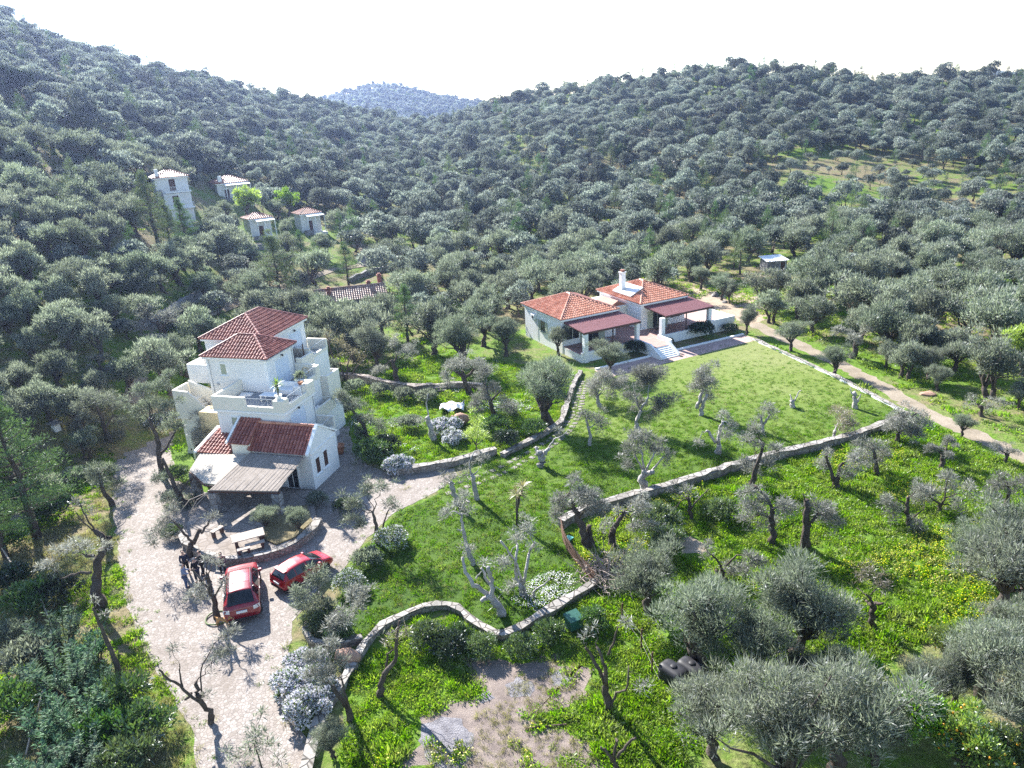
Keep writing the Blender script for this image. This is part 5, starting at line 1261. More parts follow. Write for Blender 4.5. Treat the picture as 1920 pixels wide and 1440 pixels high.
def car(name, label, loc, head, L, Wd, st, paintm, cl, wheels, rw, tail, tailmat, rear_low):
    """st: stations (x from the rear, belt height, roof height, roof half width factor, body half width factor)"""
    t = thing(name, label, 'car', loc, head); S = np.array(st, float); n = 64; xs = np.unique(np.concatenate([np.linspace(0, L, n), S[:, 0]]))
    def itp(k):
        y = np.interp(xs, S[:, 0], S[:, k]); y2 = y.copy(); 
        for _ in range(2): y2[1:-1] = (y2[:-2] + 2 * y2[1:-1] + y2[2:]) / 4
        return y2
    belt, roof, rf, wf = itp(1), itp(2), itp(3), itp(4); hw = Wd / 2; R_ = []
    for i, x in enumerate(xs):
        w = hw * wf[i]; rwid = hw * rf[i]; b = belt[i]; r = max(roof[i], b + .012); zb = .24 + .12 * max(0, (abs(x - L / 2) / (L / 2)) ** 6)
        R_.append([(0, zb), (w * .82, zb), (w * .97, zb + .10), (w, zb + .26), (w * 1.0, (b + zb) / 2 + .08), (w * .985, b - .07), (w * .955, b), (w * .955 + (rwid - w * .955) * .88, b + (r - b) * .86), (rwid * .93, b + (r - b) * .955), (rwid * .72, r), (rwid * .36, r + .018), (0, r + .022)])
    R_ = np.array(R_); k = R_.shape[1]; full = np.concatenate([R_, R_[:, -2:0:-1] * np.array([-1, 1])], 1); m = full.shape[1]
    V = [(x - L / 2, -full[i, j, 0], full[i, j, 1]) for i, x in enumerate(xs) for j in range(m)]
    (r0, r1), (w0, w1), (s0, s1), pil = cl
    def glass(i, j):
        xc = (xs[i] + xs[i + 1]) / 2; jj = j if j < k - 1 else m - 1 - j
        if jj == 6 and s0 < xc < s1 and not any(a < xc < b for a, b in pil): return 'side'
        if jj >= 8 and r0 < xc < r1: return 'rear'
        if jj >= 8 and w0 < xc < w1: return 'front'
    body = MB(); gl = {'side': MB(), 'rear': MB(), 'front': MB()}
    Vn = np.array(V); Fb = []; Fg = {'side': [], 'rear': [], 'front': []}
    for i in range(len(xs) - 1):
        for j in range(m):
            f = (i * m + j, i * m + (j + 1) % m, (i + 1) * m + (j + 1) % m, (i + 1) * m + j); g = glass(i, j); Fb.append(f)
            if g: Fg[g].append(f)
    Fb += [tuple(range(m))[::-1], tuple(range((len(xs) - 1) * m, len(xs) * m))]
    bo = body.add(V, Fb).build('body', M[paintm], t, True)
    for g, fs in Fg.items():
        if not fs: continue
        for side in ((1, -1) if g == 'side' else (0,)):
            ff = [f for f in fs if side == 0 or Vn[list(f)][:, 1].mean() * side > 0]; used = sorted({v for f in ff for v in f}); mp = {v: i for i, v in enumerate(used)}
            P = Vn[used]; c = np.array([0, 0, .9]); off = P - np.array([0, 0, .8]); off[:, 0] *= .15 if g == 'side' else .6; off /= np.linalg.norm(off, axis=1)[:, None]
            mb = MB(); mb.add(P + off * .012, [tuple(mp[v] for v in f) for f in ff]); mb.build({'side': 'side_window', 'rear': 'rear_window', 'front': 'windscreen'}[g], M['carglass'], t, True)
    for x in wheels:
        for s_ in (1, -1):
            y = s_ * (hw - .09); wl = thing('x', None, None); bpy.data.objects.remove(wl)
            a = MB(); a.lathe([(.0, -.13), (rw + .065, -.13), (rw + .065, .105)], (0, 0, 0), 24); o = a.build('wheel_arch', M['blacktrim'], t); o.location = (x - L / 2, y, rw + .02); o.rotation_euler = (RAD(-90 * s_), 0, 0)
            a = MB(); a.lathe([(rw * .62, -.1), (rw * .95, -.11), (rw, -.07), (rw, .09), (rw * .95, .125), (rw * .66, .12)], (0, 0, 0), 26); w_ = a.build('wheel', M['tyre'], t, True); w_.location = (x - L / 2, y, rw); w_.rotation_euler = (RAD(-90 * s_), 0, 0)
            a = MB(); a.lathe([(.03, .10), (rw * .2, .12), (rw * .64, .10), (rw * .66, .0)], (0, 0, 0), 20)
            for q in range(5):
                an = q * 2 * math.pi / 5; d = np.array([math.cos(an), math.sin(an)]); a.obox(d * rw * .36, d, (-d[1], d[0]), rw * .26, .03, .118, .132)
            a.build('rim', M['rim'], w_)
    for s_ in (1, -1):
        a = MB(); a.hexa([tuple(v) for v in tail(s_)[0]], [tuple(v) for v in tail(s_)[1]]); a.build('tail_light', M[tailmat], t)
        a = MB(); a.hexa([(L / 2 - .35, s_ * hw * .52, .62), (L / 2 - .08, s_ * hw * .5, .60), (L / 2 - .40, s_ * hw * .90, .62), (L / 2 - .62, s_ * hw * .95, .64)][::s_], [(L / 2 - .42, s_ * hw * .52, .76), (L / 2 - .2, s_ * hw * .5, .72), (L / 2 - .45, s_ * hw * .93, .76), (L / 2 - .7, s_ * hw * .97, .79)][::s_]); a.build('headlight', M['clearlight'], t)
        xm = w0 - .05 - L / 2 if False else s1 - .28 - L / 2; bz = np.interp(s1 - .28, S[:, 0], S[:, 1])
        a = MB(); a.box(xm - .09, xm + .09, s_ * hw - .02 if s_ > 0 else -hw - .2, s_ * hw + .2 if s_ > 0 else -hw + .02, bz + .02, bz + .17); a.build('mirror', M[paintm], t, bevel=.04)
        for xh in (.36, .58):
            a = MB(); xx = L * xh - L / 2; bz2 = np.interp(L * xh, S[:, 0], S[:, 1]) - .1; a.box(xx - .1, xx + .1, s_ * hw - .01, s_ * hw + .035, bz2 - .02, bz2 + .02) if s_ > 0 else a.box(xx - .1, xx + .1, -hw - .035, -hw + .01, bz2 - .02, bz2 + .02); a.build('door_handle', M[paintm], t)
    a = MB(); a.box(-L / 2 - .035, -L / 2 + .03, -.27, .27, rear_low + .22, rear_low + .34); a.build('number_plate', M['plate'], t)
    a = MB(); a.box(-L / 2 - .03, -L / 2 + .2, -hw * .78, hw * .78, .30, .42); a.build('bumper_trim', M['blacktrim'], t, bevel=.02)
    return t
SUV = [(0, .70, .74, .78, .90), (.07, .92, .96, .80, .95), (.16, 1.02, 1.06, .80, .98), (.32, 1.04, 1.18, .78, 1), (.86, 1.03, 1.56, .67, 1), (1.5, 1.02, 1.63, .68, 1), (2.3, 1.0, 1.635, .68, 1), (2.85, .99, 1.56, .66, 1), (3.72, .98, 1.08, .72, .985), (3.98, .97, 1.02, .76, .96), (4.4, .90, .94, .70, .90), (4.66, .74, .78, .56, .80), (4.75, .52, .56, .5, .80)]
suv = car('parked_car', 'deep red sport utility vehicle parked on the cobbles with its tinted rear window towards us', (-16.22, 35.95, .012), RAD(108), 4.75, 1.86, SUV, 'darkredpaint', ((.26, .84), (2.88, 3.74), (.72, 3.50), ((1.38, 1.48), (2.42, 2.52))), (.95, 3.72), .36, lambda s: ([(-2.36, s * .60, .80), (-2.24, s * .90, .82), (-2.20, s * .90, .98), (-2.33, s * .60, .99)][::s], [(-2.40, s * .60, .80), (-2.28, s * .93, .82), (-2.22, s * .93, .99), (-2.37, s * .60, 1.0)][::s]), 'clearlight', .52)
m_ = MB()
for y in (-.62, .62): m_.tube([(-1.45, y * .93, 1.60), (-1.15, y * .93, 1.67), (.2, y * .93, 1.68), (.5, y * .93, 1.60)], .018, 6)
m_.build('roof_rail', M['blacktrim'], suv); suv.scale = (1.04,) * 3
HAT = [(0, .66, .70, .80, .90), (.06, .86, .90, .80, .95), (.14, .94, 1.0, .78, .98), (.46, .97, 1.36, .66, 1), (.82, .97, 1.46, .64, 1), (1.5, .95, 1.49, .65, 1), (2.0, .93, 1.46, .64, 1), (2.4, .92, 1.36, .63, 1), (3.2, .90, .99, .70, .985), (3.4, .88, .92, .74, .98), (3.8, .78, .82, .70, .94), (3.97, .62, .66, .6, .86), (4.02, .46, .5, .5, .78)]
hat = car('parked_car', 'bright red hatchback parked against the curved patio wall', (-13.2, 37.75, .012), RAD(50), 4.02, 1.72, HAT, 'redpaint', ((.12, .52), (2.44, 3.24), (.45, 3.05), ((1.0, 1.1), (1.85, 1.95))), (.72, 3.22), .31, lambda s: ([(-1.98, s * .58, .76), (-1.90, s * .82, .78), (-1.84, s * .80, 1.02), (-1.93, s * .62, 1.0)][::s], [(-2.03, s * .58, .76), (-1.94, s * .85, .78), (-1.86, s * .85, 1.04), (-1.97, s * .62, 1.02)][::s]), 'taillight', .42)
m_ = MB(); m_.box(-1.72, -1.42, -.55, .55, 1.40, 1.455); m_.build('roof_spoiler', M['redpaint'], hat, bevel=.02); hat.scale = (.90, .91, .94)

# ------------------------------------------------------------------ people and the dog
M['skin'] = plain('skin', (.50, .31, .23), .6, .06, 6, 0); M['hairdark'] = plain('dark_hair', (.02, .015, .012), .6, .2, 20, .3); M['hairgrey'] = plain('grey_hair', (.28, .27, .26), .7, .2, 20, .3)
M['denim'] = plain('blue_denim', (.08, .11, .20), .9, .15, 8, .2); M['bluejacket'] = plain('grey_blue_jacket', (.20, .24, .34), .85, .12, 6, .2); M['blackcloth'] = plain('black_cloth', (.018, .018, .022), .9, .2, 6, .2); M['navy'] = plain('navy_cloth', (.03, .035, .06), .9, .2, 6, .2); M['plum'] = plain('plum_knit', (.12, .05, .07), .9, .2, 6, .2); M['shoe'] = plain('dark_shoe', (.025, .02, .02), .6, .2, 9, .1)
M['tanfur'] = plain('tan_dog_fur', (.40, .22, .09), .95, .25, 7, .5); M['eye'] = plain('eye', (.02, .015, .012), .2, .1, 3, 0)
def skin(name, pts, edges, radii, mat, parent, root=0, sub=1):
    bm = bmesh.new(); lay = bm.verts.layers.skin.verify(); vs_ = [bm.verts.new(p) for p in pts]
    for a, b in edges: bm.edges.new((vs_[a], vs_[b]))
    for v, r in zip(vs_, radii): v[lay].radius = (r, r) if not hasattr(r, '__len__') else r
    vs_[root][lay].use_root = True
    me = bpy.data.meshes.new(name); bm.to_mesh(me); bm.free(); me.materials.append(mat); o = bpy.data.objects.new(name, me); link(o, parent)
    k = o.modifiers.new('skin', 'SKIN'); k.use_smooth_shade = True
    if sub: s_ = o.modifiers.new('sub', 'SUBSURF'); s_.levels = sub; s_.render_levels = sub
    return o
def person(label, loc, rz, top, legs, hair, sit=False, arms=((.25, .25, 1.15), (-.25, .25, 1.15)), H=1.72, group='people beside the patio tree', longhair=False):
    t = thing('person', label, 'person', loc, rz, group, H / 1.72); hz = .95 if not sit else .52; d = 0 if not sit else -.43
    pts = [(0, 0, hz), (0, 0, hz + .16), (0, .02, hz + .33), (0, .0, hz + .48), (0, .01, hz + .56), (0, .03, hz + .63), (0, .035, hz + .72), (0, .03, hz + .78)]
    ed = [(i, i + 1) for i in range(7)]; ra = [.125, .115, .13, .085, .052, .078, .092, .055]
    J = {}
    for s_, arm in zip((1, -1), arms):
        sh = len(pts); pts += [(s_ * .17, 0, hz + .46), (s_ * .24, arm[1] * .25, hz + .22), (arm[0] if s_ * arm[0] > 0 else arm[0], arm[1], arm[2] + d), (arm[0], arm[1] + .07, arm[2] + d - .01)]
        ed += [(3, sh), (sh, sh + 1), (sh + 1, sh + 2), (sh + 2, sh + 3)]; ra += [.062, .046, .03, .032]; h = sh + 3; hp = np.array(pts[h])
        for q in range(5):
            fx = (q - 1.5) * .02 if q < 4 else -s_ * .045; L = (.075, .085, .08, .062, .05)[q]; i0 = len(pts)
            pts += [tuple(hp + (fx, .03, 0)), tuple(hp + (fx * 1.1, .03 + L * .6, -.012)), tuple(hp + (fx * 1.1, .03 + L, -.035))]; ed += [(h, i0), (i0, i0 + 1), (i0 + 1, i0 + 2)]; ra += [.0105, .0095, .008]
        J['arm%d' % s_] = sh
        hpj = len(pts)
        if sit: pts += [(s_ * .1, .02, hz - .02), (s_ * .12, .42, hz + .0), (s_ * .12, .46, hz - .42), (s_ * .12, .60, hz - .46)]
        else: pts += [(s_ * .1, 0, hz - .06), (s_ * .11, .02, .50), (s_ * .12, -.01, .08), (s_ * .13, .14, .035)]
        ed += [(0, hpj), (hpj, hpj + 1), (hpj + 1, hpj + 2), (hpj + 2, hpj + 3)]; ra += [.095, .062, .042, .038]; J['leg%d' % s_] = hpj
    skin('body', pts, ed, ra, M['skin'], t)
    tp = [(0, 0, hz - .04), pts[1], pts[2], pts[3]]; te = [(0, 1), (1, 2), (2, 3)]; tr2 = [.15, .145, .155, .11]
    for s_ in (1, -1):
        a = J['arm%d' % s_]; b = len(tp); tp += [pts[a], pts[a + 1], pts[a + 2]]; te += [(3, b), (b, b + 1), (b + 1, b + 2)]; tr2 += [.082, .064, .048]
    skin('jacket', tp, te, tr2, M[top], t)
    lp = [pts[0]]; le = []; lr = [.148]
    for s_ in (1, -1):
        a = J['leg%d' % s_]; b = len(lp); lp += [pts[a], pts[a + 1], pts[a + 2]]; le += [(0, b), (b, b + 1), (b + 1, b + 2)]; lr += [.118, .08, .062]
    skin('trousers', lp, le, lr, M[legs], t)
    for s_ in (1, -1):
        a = J['leg%d' % s_]; A = np.array(pts[a + 2]); B = np.array(pts[a + 3]); skin('shoe', [A + (0, -.04, -.04), A + (0, .05, -.035), B + (0, .03, -.005)], [(0, 1), (1, 2)], [.05, .052, .042], M['shoe'], t)
        m_ = MB(); m_.lathe([(.001, -.011), (.010, -.004), (.010, .004), (.001, .011)], (s_ * .035, .122, hz + .715), 8); m_.build('eye', M['eye'], t)
    hp = [(0, .0, hz + .79), (0, -.035, hz + .74), (0, -.03, hz + .65)] + ([(0, -.07, hz + .52), (0, -.08, hz + .40)] if longhair else [])
    skin('hair', hp, [(i, i + 1) for i in range(len(hp) - 1)], [.096, .112, .09] + ([.085, .06] if longhair else []), M[hair], t)
    skin('nose', [(0, .115, hz + .70), (0, .145, hz + .675)], [(0, 1)], [.012, .016], M['skin'], t)
    return t
gz = .012
person('person in a grey blue jacket and jeans standing nearest on the cobbles', (*at(351, 1104, 0)[:2], gz), RAD(-70), 'bluejacket', 'denim', 'hairgrey', arms=((.2, .3, 1.12), (-.18, .32, 1.15)))
person('person in black with a light head, second in the group by the tree', (*at(373, 1092, 0)[:2], gz), RAD(60), 'blackcloth', 'navy', 'hairgrey', arms=((.2, .28, 1.1), (-.24, .1, .95)))
person('person in a dark jacket half hidden behind the leaning olive trunk', (*at(383, 1078, 0)[:2], gz), RAD(110), 'blackcloth', 'blackcloth', 'hairdark')
person('dark haired person in navy at the back of the group by the tree', (*at(352, 1078, 0)[:2], gz), RAD(-150), 'navy', 'blackcloth', 'hairdark', arms=((.22, .2, 1.0), (-.22, .2, 1.0)))
person('person with long dark hair in plum sitting on the patio wall', (*at(417, 1058, .55)[:2], .10), RAD(200), 'plum', 'blackcloth', 'hairdark', True, ((.16, .3, 1.08), (-.16, .3, 1.08)), 1.68, 'people beside the patio tree', True)
def dog(loc, rz):
    t = thing('dog', 'tan dog standing in the shade between the tree and the red car', 'dog', loc, rz)
    P = [(0, 0, .44), (.18, 0, .45), (.33, 0, .46), (.44, 0, .56), (.50, 0, .64), (.60, 0, .61), (.66, 0, .59), (-.18, 0, .46), (-.30, 0, .45), (-.40, 0, .52), (-.46, 0, .62)]; E = [(0, 1), (1, 2), (2, 3), (3, 4), (4, 5), (5, 6), (0, 7), (7, 8), (8, 9), (9, 10)]; Rr = [.115, .135, .11, .075, .075, .042, .03, .105, .10, .03, .016]
    for s_ in (1, -1):
        b = len(P); P += [(.27, s_ * .08, .32), (.25, s_ * .085, .18), (.27, s_ * .085, .03), (.31, s_ * .085, .02)]; E += [(2, b), (b, b + 1), (b + 1, b + 2), (b + 2, b + 3)]; Rr += [.055, .032, .026, .026]
        b = len(P); P += [(-.25, s_ * .085, .32), (-.38, s_ * .085, .19), (-.33, s_ * .085, .03), (-.28, s_ * .085, .02)]; E += [(8, b), (b, b + 1), (b + 1, b + 2), (b + 2, b + 3)]; Rr += [.07, .034, .026, .026]
        b = len(P); P += [(.47, s_ * .055, .71), (.46, s_ * .075, .76)]; E += [(4, b), (b, b + 1)]; Rr += [.03, .012]
    skin('body', P, E, Rr, M['tanfur'], t)
    m_ = MB(); m_.lathe([(.001, -.02), (.02, 0), (.001, .02)], (.69, 0, .60), 8); m_.build('nose', M['eye'], t)
dog((*at(420, 1174, 0)[:2], gz), RAD(-12))
m_ = MB(); th = np.linspace(0, 2 * math.pi, 40); m_.tube(np.column_stack([.62 * np.cos(th), .62 * np.sin(th), .05 + .03 * np.sin(3 * th)]), .045, 7); o = m_.build('tree_ring', M['bush'] if False else plain('green_hose', (.10, .14, .05), .7, .2, 5, .1)); o.location = (*at(408, 1160, 0)[:2], gz); tag(o, 'green ring of hose lying round the foot of the olive by the car', 'hose ring')
# ------------------------------------------------------------------ trees: hand placed ones first
USED = []            # (x, y, radius) of every tree standing

def plant(name, label, cat, crown, trunk, loc, rz=0.0, s=1.0, group=None, keep=1.5):
    t = thing(name, label, cat, loc, rz, group, s)
    if trunk is not None: link(bpy.data.objects.new('trunk', trunk), t)
    if crown is not None: link(bpy.data.objects.new('crown' if trunk is not None else 'leaves', crown), t)
    USED.append((loc[0], loc[1], keep)); return t

def traced(label, base, trunks, blobs, bark='bark', leaf='olivepale', dens=1.0, seed=None, ln=.30, group='hard pruned olives', name='pruned_olive_tree', jit=.5, cat='olive tree', twigs=True):
    """a pruned olive: trunk and limb outlines give heights and reaches in metres at the tree's own distance; depth is spread freely"""
    bx, by = base; p0 = hit(bx, by); dep = float((p0 - CAMP) @ _fw); s = dep / FPX
    dd = ray(bx, by); hv = np.array([dd[0], dd[1], 0]) / math.hypot(dd[0], dd[1]); rv = np.array([hv[1], -hv[0], 0]); rng = np.random.default_rng(seed if seed is not None else int(bx * 7 + by))
    mb = MB(); o_ = np.array(to_px(p0)[:2]); jr = np.array(to_px(p0 + rv)[:2]) - o_; jz = np.array(to_px(p0 + np.array([0, 0, 1.0]))[:2]) - o_; JI = np.linalg.inv(np.column_stack([jr, jz]))
    def loc(x, y, yy):
        a_, z_ = JI @ np.array([x - bx, y - by]); return rv * a_ + hv * yy + np.array([0, 0, z_ - yy * .0])
    first = True
    ends = []
    for pts, r in trunks:
        P = []; yy = rng.normal() * .15
        for i, (x, y) in enumerate(pts):
            P.append(loc(x, y, yy + (0 if first else rng.normal() * .25 * min(1, i))))
        P = np.array(P); k = max(5, len(P) * 3); tt = np.linspace(0, len(P) - 1, k); P = np.column_stack([np.interp(tt, range(len(P)), P[:, c]) for c in range(3)])
        r0, r1 = (r if hasattr(r, '__len__') else (r, r * .62)); rad = np.linspace(r0, r1, k) * s * (.58 if first else .75)
        if first: P[0, 2] -= .35; rad = rad * (1 + .45 * np.exp(-np.linspace(0, 5, k))); P[1:-1] += rng.normal(size=(k - 2, 3)) * rad[1:-1, None] * .26
        else: P[1:-1] += rng.normal(size=(k - 2, 3)) * rad[1:-1, None] * .4
        mb.tube(P, rad, 10 if first else 7, True, .2 if first else .14, rng); ends.append((P[-1], rad[-1], P[len(P) // 2])); first = False
    C = []; Rr = []; tot = 0
    for b in blobs:
        r = b[2] * s; y = rng.normal() * jit * r * 1.6; c = loc(b[0], b[1], y); C.append(c); Rr.append(r * .9); e = min(ends, key=lambda q: np.linalg.norm(q[0] - c))
        mb.tube(wob_path(e[0] - (e[0] - e[2]) * .1, c, 6, .09, rng, .10), np.linspace(min(.05, e[1] * .5), .010, 6), 4, False)
        for q in range(5):
            c2 = c + rng.normal(size=3) * r * .6; C.append(c2); Rr.append(r * .55)
            if twigs: mb.tube(wob_path(c, c2, 4, .1, rng, .1), np.linspace(.016, .006, 4), 3, False)
        tot += r * r
    n = int(max(60, 1750 * tot * dens))
    cr = quadmesh('crown', [shoots(C, Rr, n, ln * .9, .018, rng, up=.1, shell=.1, flat=.85)], [M[leaf]]) if C else None
    return plant(name, label, cat, cr, mb.mesh('trunk', M[bark], True), p0, 0, 1, group, 2.0)

W_ = dict(bark='palebark', group='white trunked olives on the lawn')
traced('small leafy olive with a short white trunk below the left end of the villa path', (1124, 762), [([(1124, 762), (1120, 742)], (6, 5))], [(1130, 725, 22), (1150, 728, 20), (1165, 722, 13), (1113, 737, 14), (1135, 708, 12)], dens=1.3, **W_)
traced('tall leafy lawn olive with a twisted white trunk, tallest of the white trunked ones', (1197, 808), [([(1197, 808), (1193, 790), (1202, 770)], (7, 5)), ([(1202, 770), (1215, 745)], 4), ([(1200, 775), (1192, 750)], 3)], [(1210, 735, 26), (1225, 713, 24), (1200, 762, 16), (1242, 755, 20), (1195, 710, 15), (1232, 768, 14), (1180, 745, 12)], dens=1.2, **W_)
traced('lawn olive with two leaning white trunks and an upright tuft of leaves', (1313, 779), [([(1313, 779), (1318, 758), (1325, 740)], (6, 4.5)), ([(1307, 768), (1313, 750), (1318, 735)], (5, 4))], [(1315, 722, 19), (1333, 722, 16), (1322, 703, 12), (1330, 748, 10), (1302, 728, 10)], dens=1.3, **W_)
traced('slim white stemmed olive beside the stepping stones', (1104, 838), [([(1104, 838), (1108, 822), (1102, 800), (1100, 786)], (5, 3)), ([(1102, 802), (1114, 795)], 2)], [(1118, 785, 15), (1098, 773, 14), (1132, 792, 11)], dens=.8, **W_)
traced('stout bleached olive stump with one bent side branch, left on the lawn', (1017, 875), [([(1017, 875), (1014, 858), (1012, 846)], (10, 10)), ([(1016, 856), (1024, 848), (1030, 840)], (6, 4)), ([(1030, 840), (1040, 824), (1052, 816), (1062, 812)], (2, 1)), ([(1009, 855), (1005, 842)], (5, 3))], [(1048, 808, 9)], dens=.6, **W_)
traced('broad lawn olive with a bulging trunk and many upright limbs by the long wall', (1207, 920), [([(1207, 920), (1203, 900), (1209, 883)], (12, 9)), ([(1210, 890), (1226, 884)], (8, 6)), ([(1205, 885), (1190, 855)], (3, 2)), ([(1208, 880), (1203, 848)], (3, 2)), ([(1212, 880), (1226, 848)], (3, 2)), ([(1222, 884), (1242, 855)], (3, 1.5))], [(1184, 845, 20), (1200, 828, 20), (1216, 842, 14), (1234, 850, 18), (1252, 866, 12), (1177, 870, 12), (1190, 815, 12)], dens=.95, **W_)
traced('forked white lawn olive with a short sawn left arm', (1347, 855), [([(1347, 855), (1346, 838), (1346, 826)], (8, 6)), ([(1346, 830), (1350, 806), (1355, 790)], (4.5, 3)), ([(1342, 832), (1330, 812), (1325, 808)], (3.5, 3))], [(1356, 785, 12), (1366, 815, 14), (1310, 826, 9), (1372, 800, 9)], dens=.8, **W_)
traced('V shaped slender white olive in the middle of the lawn', (1431, 811), [([(1431, 811), (1428, 795), (1427, 782)], (5, 3.5)), ([(1432, 795), (1444, 775)], (3.5, 2.5))], [(1440, 764, 13), (1449, 772, 10), (1421, 786, 9)], dens=.8, **W_)
traced('tiny white stump with two bare twigs far out on the lawn', (1487, 764), [([(1487, 764), (1485, 750)], (7, 7)), ([(1485, 752), (1481, 744)], 2), ([(1490, 752), (1498, 738), (1502, 732)], (1.6, 1))], [], dens=.3, **W_)
traced('white stump with two bare prongs near the kerb wall', (1605, 766), [([(1605, 766), (1602, 745), (1601, 736)], (7, 6)), ([(1607, 757), (1614, 742)], (2.4, 1.2)), ([(1600, 742), (1594, 728)], (1.8, 1))], [], dens=.3, **W_)
M['dry'] = leafmat('withered_olive_leaves', [(.17, .145, .12), (.24, .205, .175), (.30, .26, .23)], .3, .04)
traced('small pinkish thin crowned olive close to the right part of the long wall', (1563, 826), [([(1563, 826), (1565, 811)], (5.5, 5)), ([(1565, 812), (1571, 799)], (2.5, 1.5))], [(1580, 796, 19), (1568, 784, 14), (1600, 800, 13), (1588, 780, 12)], dens=.7, leaf='dry', **W_)
traced('white trunk with a forked top next to the end of the stepping stones', (895, 937), [([(895, 937), (889, 910), (885, 890)], (7, 6)), ([(885, 892), (879, 870), (890, 850), (900, 845)], (2, 1)), ([(886, 892), (895, 878)], (2.5, 1.5))], [(905, 868, 13), (868, 896, 12), (880, 878, 9)], dens=.6, **W_)
traced('leaning white stump where the stepping stones meet the driveway', (858, 946), [([(858, 946), (850, 920), (845, 904)], (8, 7))], [(834, 898, 12), (850, 892, 8)], dens=.6, **W_)
traced('tall thin grey olive with sparse tufts on the lower lawn', (888, 1062), [([(888, 1062), (876, 1030), (868, 990), (866, 968)], (7, 4)), ([(866, 970), (873, 955), (882, 948)], 2.5), ([(870, 1000), (858, 990)], 2.5)], [(863, 952, 14), (843, 975, 11), (880, 965, 10), (884, 1042, 11), (836, 970, 9), (870, 935, 10)], dens=.8, **W_)
traced('huge pale stump with sawn arms at the bottom of the lawn', (942, 1152), [([(942, 1152), (926, 1126), (915, 1116)], (12, 9)), ([(925, 1122), (922, 1090), (916, 1060)], (6, 5)), ([(915, 1118), (890, 1098), (878, 1080), (870, 1055)], (6, 3.5)), ([(914, 1122), (902, 1125)], (6, 4)), ([(918, 1100), (904, 1075)], (4, 3)), ([(922, 1110), (930, 1100), (940, 1097)], (1.6, 1)), ([(893, 1092), (904, 1080)], (2, 1))], [(908, 1062, 9), (878, 1040, 9), (930, 1140, 8)], dens=.5, **W_)
traced('olive with three tall slender limbs rising from one pale base', (980, 1118), [([(980, 1118), (978, 1096)], (9, 8)), ([(975, 1102), (967, 1080), (968, 1050), (970, 1028)], (4, 3)), ([(981, 1094), (985, 1070), (992, 1032), (1002, 1018)], (4.5, 3)), ([(977, 1088), (972, 1060), (960, 1045), (940, 1015)], (3.5, 2.5))], [(985, 1003, 18), (970, 1012, 12), (945, 1055, 16), (1001, 1022, 9), (965, 1108, 14), (990, 1112, 9)], dens=.85, **W_)
traced('short bent grey stub standing right of the three limbed olive', (1000, 1124), [([(1000, 1124), (1001, 1112), (1008, 1105), (1022, 1098), (1032, 1085)], (3.2, 2.2))], [], dens=.2, **W_)
G_ = dict(group='hard pruned olives')
traced('big dark leaning olive trunk with a full grey crown over the wall corner', (1106, 1027), [([(1106, 1027), (1095, 1000), (1084, 975), (1078, 955)], (14, 8)), ([(1111, 1022), (1105, 990)], (7, 6)), ([(1078, 957), (1074, 940), (1067, 925)], (4.5, 3)), ([(1086, 968), (1100, 945)], (4, 2))], [(1050, 940, 20), (1060, 960, 14), (1090, 925, 22), (1110, 920, 20), (1100, 950, 16), (1045, 967, 13), (1116, 940, 14), (1078, 905, 12)], dens=1.2, **G_)
traced('dark olive trunk bending right just behind the big leaning one', (1150, 1024), [([(1150, 1024), (1148, 1000), (1158, 980), (1173, 958)], (11, 6))], [(1200, 970, 20), (1216, 985, 14), (1185, 987, 10), (1139, 985, 12), (1196, 953, 11), (1160, 960, 10)], dens=1.0, **G_)
traced('thin dark Y shaped olive close under the long wall', (1294, 982), [([(1294, 982), (1293, 960), (1291, 940)], (6, 5)), ([(1296, 957), (1306, 940), (1328, 920)], (2.5, 1.2))], [(1263, 945, 14), (1285, 922, 13), (1255, 962, 10)], dens=.6, **G_)
traced('large pruned olive with leaves hanging left, left of the black sawn trunk', (1453, 1022), [([(1453, 1022), (1446, 992), (1446, 970)], (11, 8)), ([(1446, 972), (1448, 955), (1440, 935), (1415, 915)], (5, 2.5)), ([(1446, 968), (1452, 955)], (5, 4))], [(1405, 925, 16), (1400, 950, 18), (1420, 970, 20), (1470, 945, 18), (1482, 957, 14), (1450, 987, 13), (1394, 982, 12), (1430, 945, 14)], dens=1.0, **G_)
traced('thick black sawn off olive trunk with leaves only on its right', (1507, 1032), [([(1507, 1032), (1512, 1000), (1513, 975), (1512, 944)], (13, 8)), ([(1520, 982), (1531, 968)], (4, 3)), ([(1510, 946), (1505, 930)], (2, 1))], [(1545, 970, 18), (1562, 987, 13), (1534, 955, 12), (1556, 970, 12)], dens=1.0, **G_)
traced('two limbed olive in the flowery field under the long wall', (1568, 915), [([(1568, 915), (1566, 897)], (9, 8)), ([(1562, 902), (1553, 870), (1548, 850)], (4.5, 3)), ([(1572, 902), (1575, 876), (1581, 868)], (4.5, 3))], [(1539, 880, 15), (1596, 880, 18), (1602, 864, 12), (1552, 850, 9), (1590, 897, 10)], dens=1.1, **G_)
traced('olive with a spreading ragged crown against the right end of the long wall', (1644, 892), [([(1644, 892), (1640, 865), (1636, 840)], (7, 4))], [(1620, 850, 18), (1656, 860, 16), (1635, 828, 14), (1605, 840, 11), (1645, 875, 10)], dens=1.0, **G_)
traced('dense round olive at the corner where the wall meets the track', (1681, 828), [([(1681, 828), (1685, 806)], (7, 5)), ([(1686, 808), (1700, 787), (1718, 775)], (3.5, 2))], [(1670, 805, 14), (1700, 785, 17), (1715, 806, 16), (1727, 792, 14), (1685, 775, 13), (1703, 812, 12)], dens=1.5, **G_)
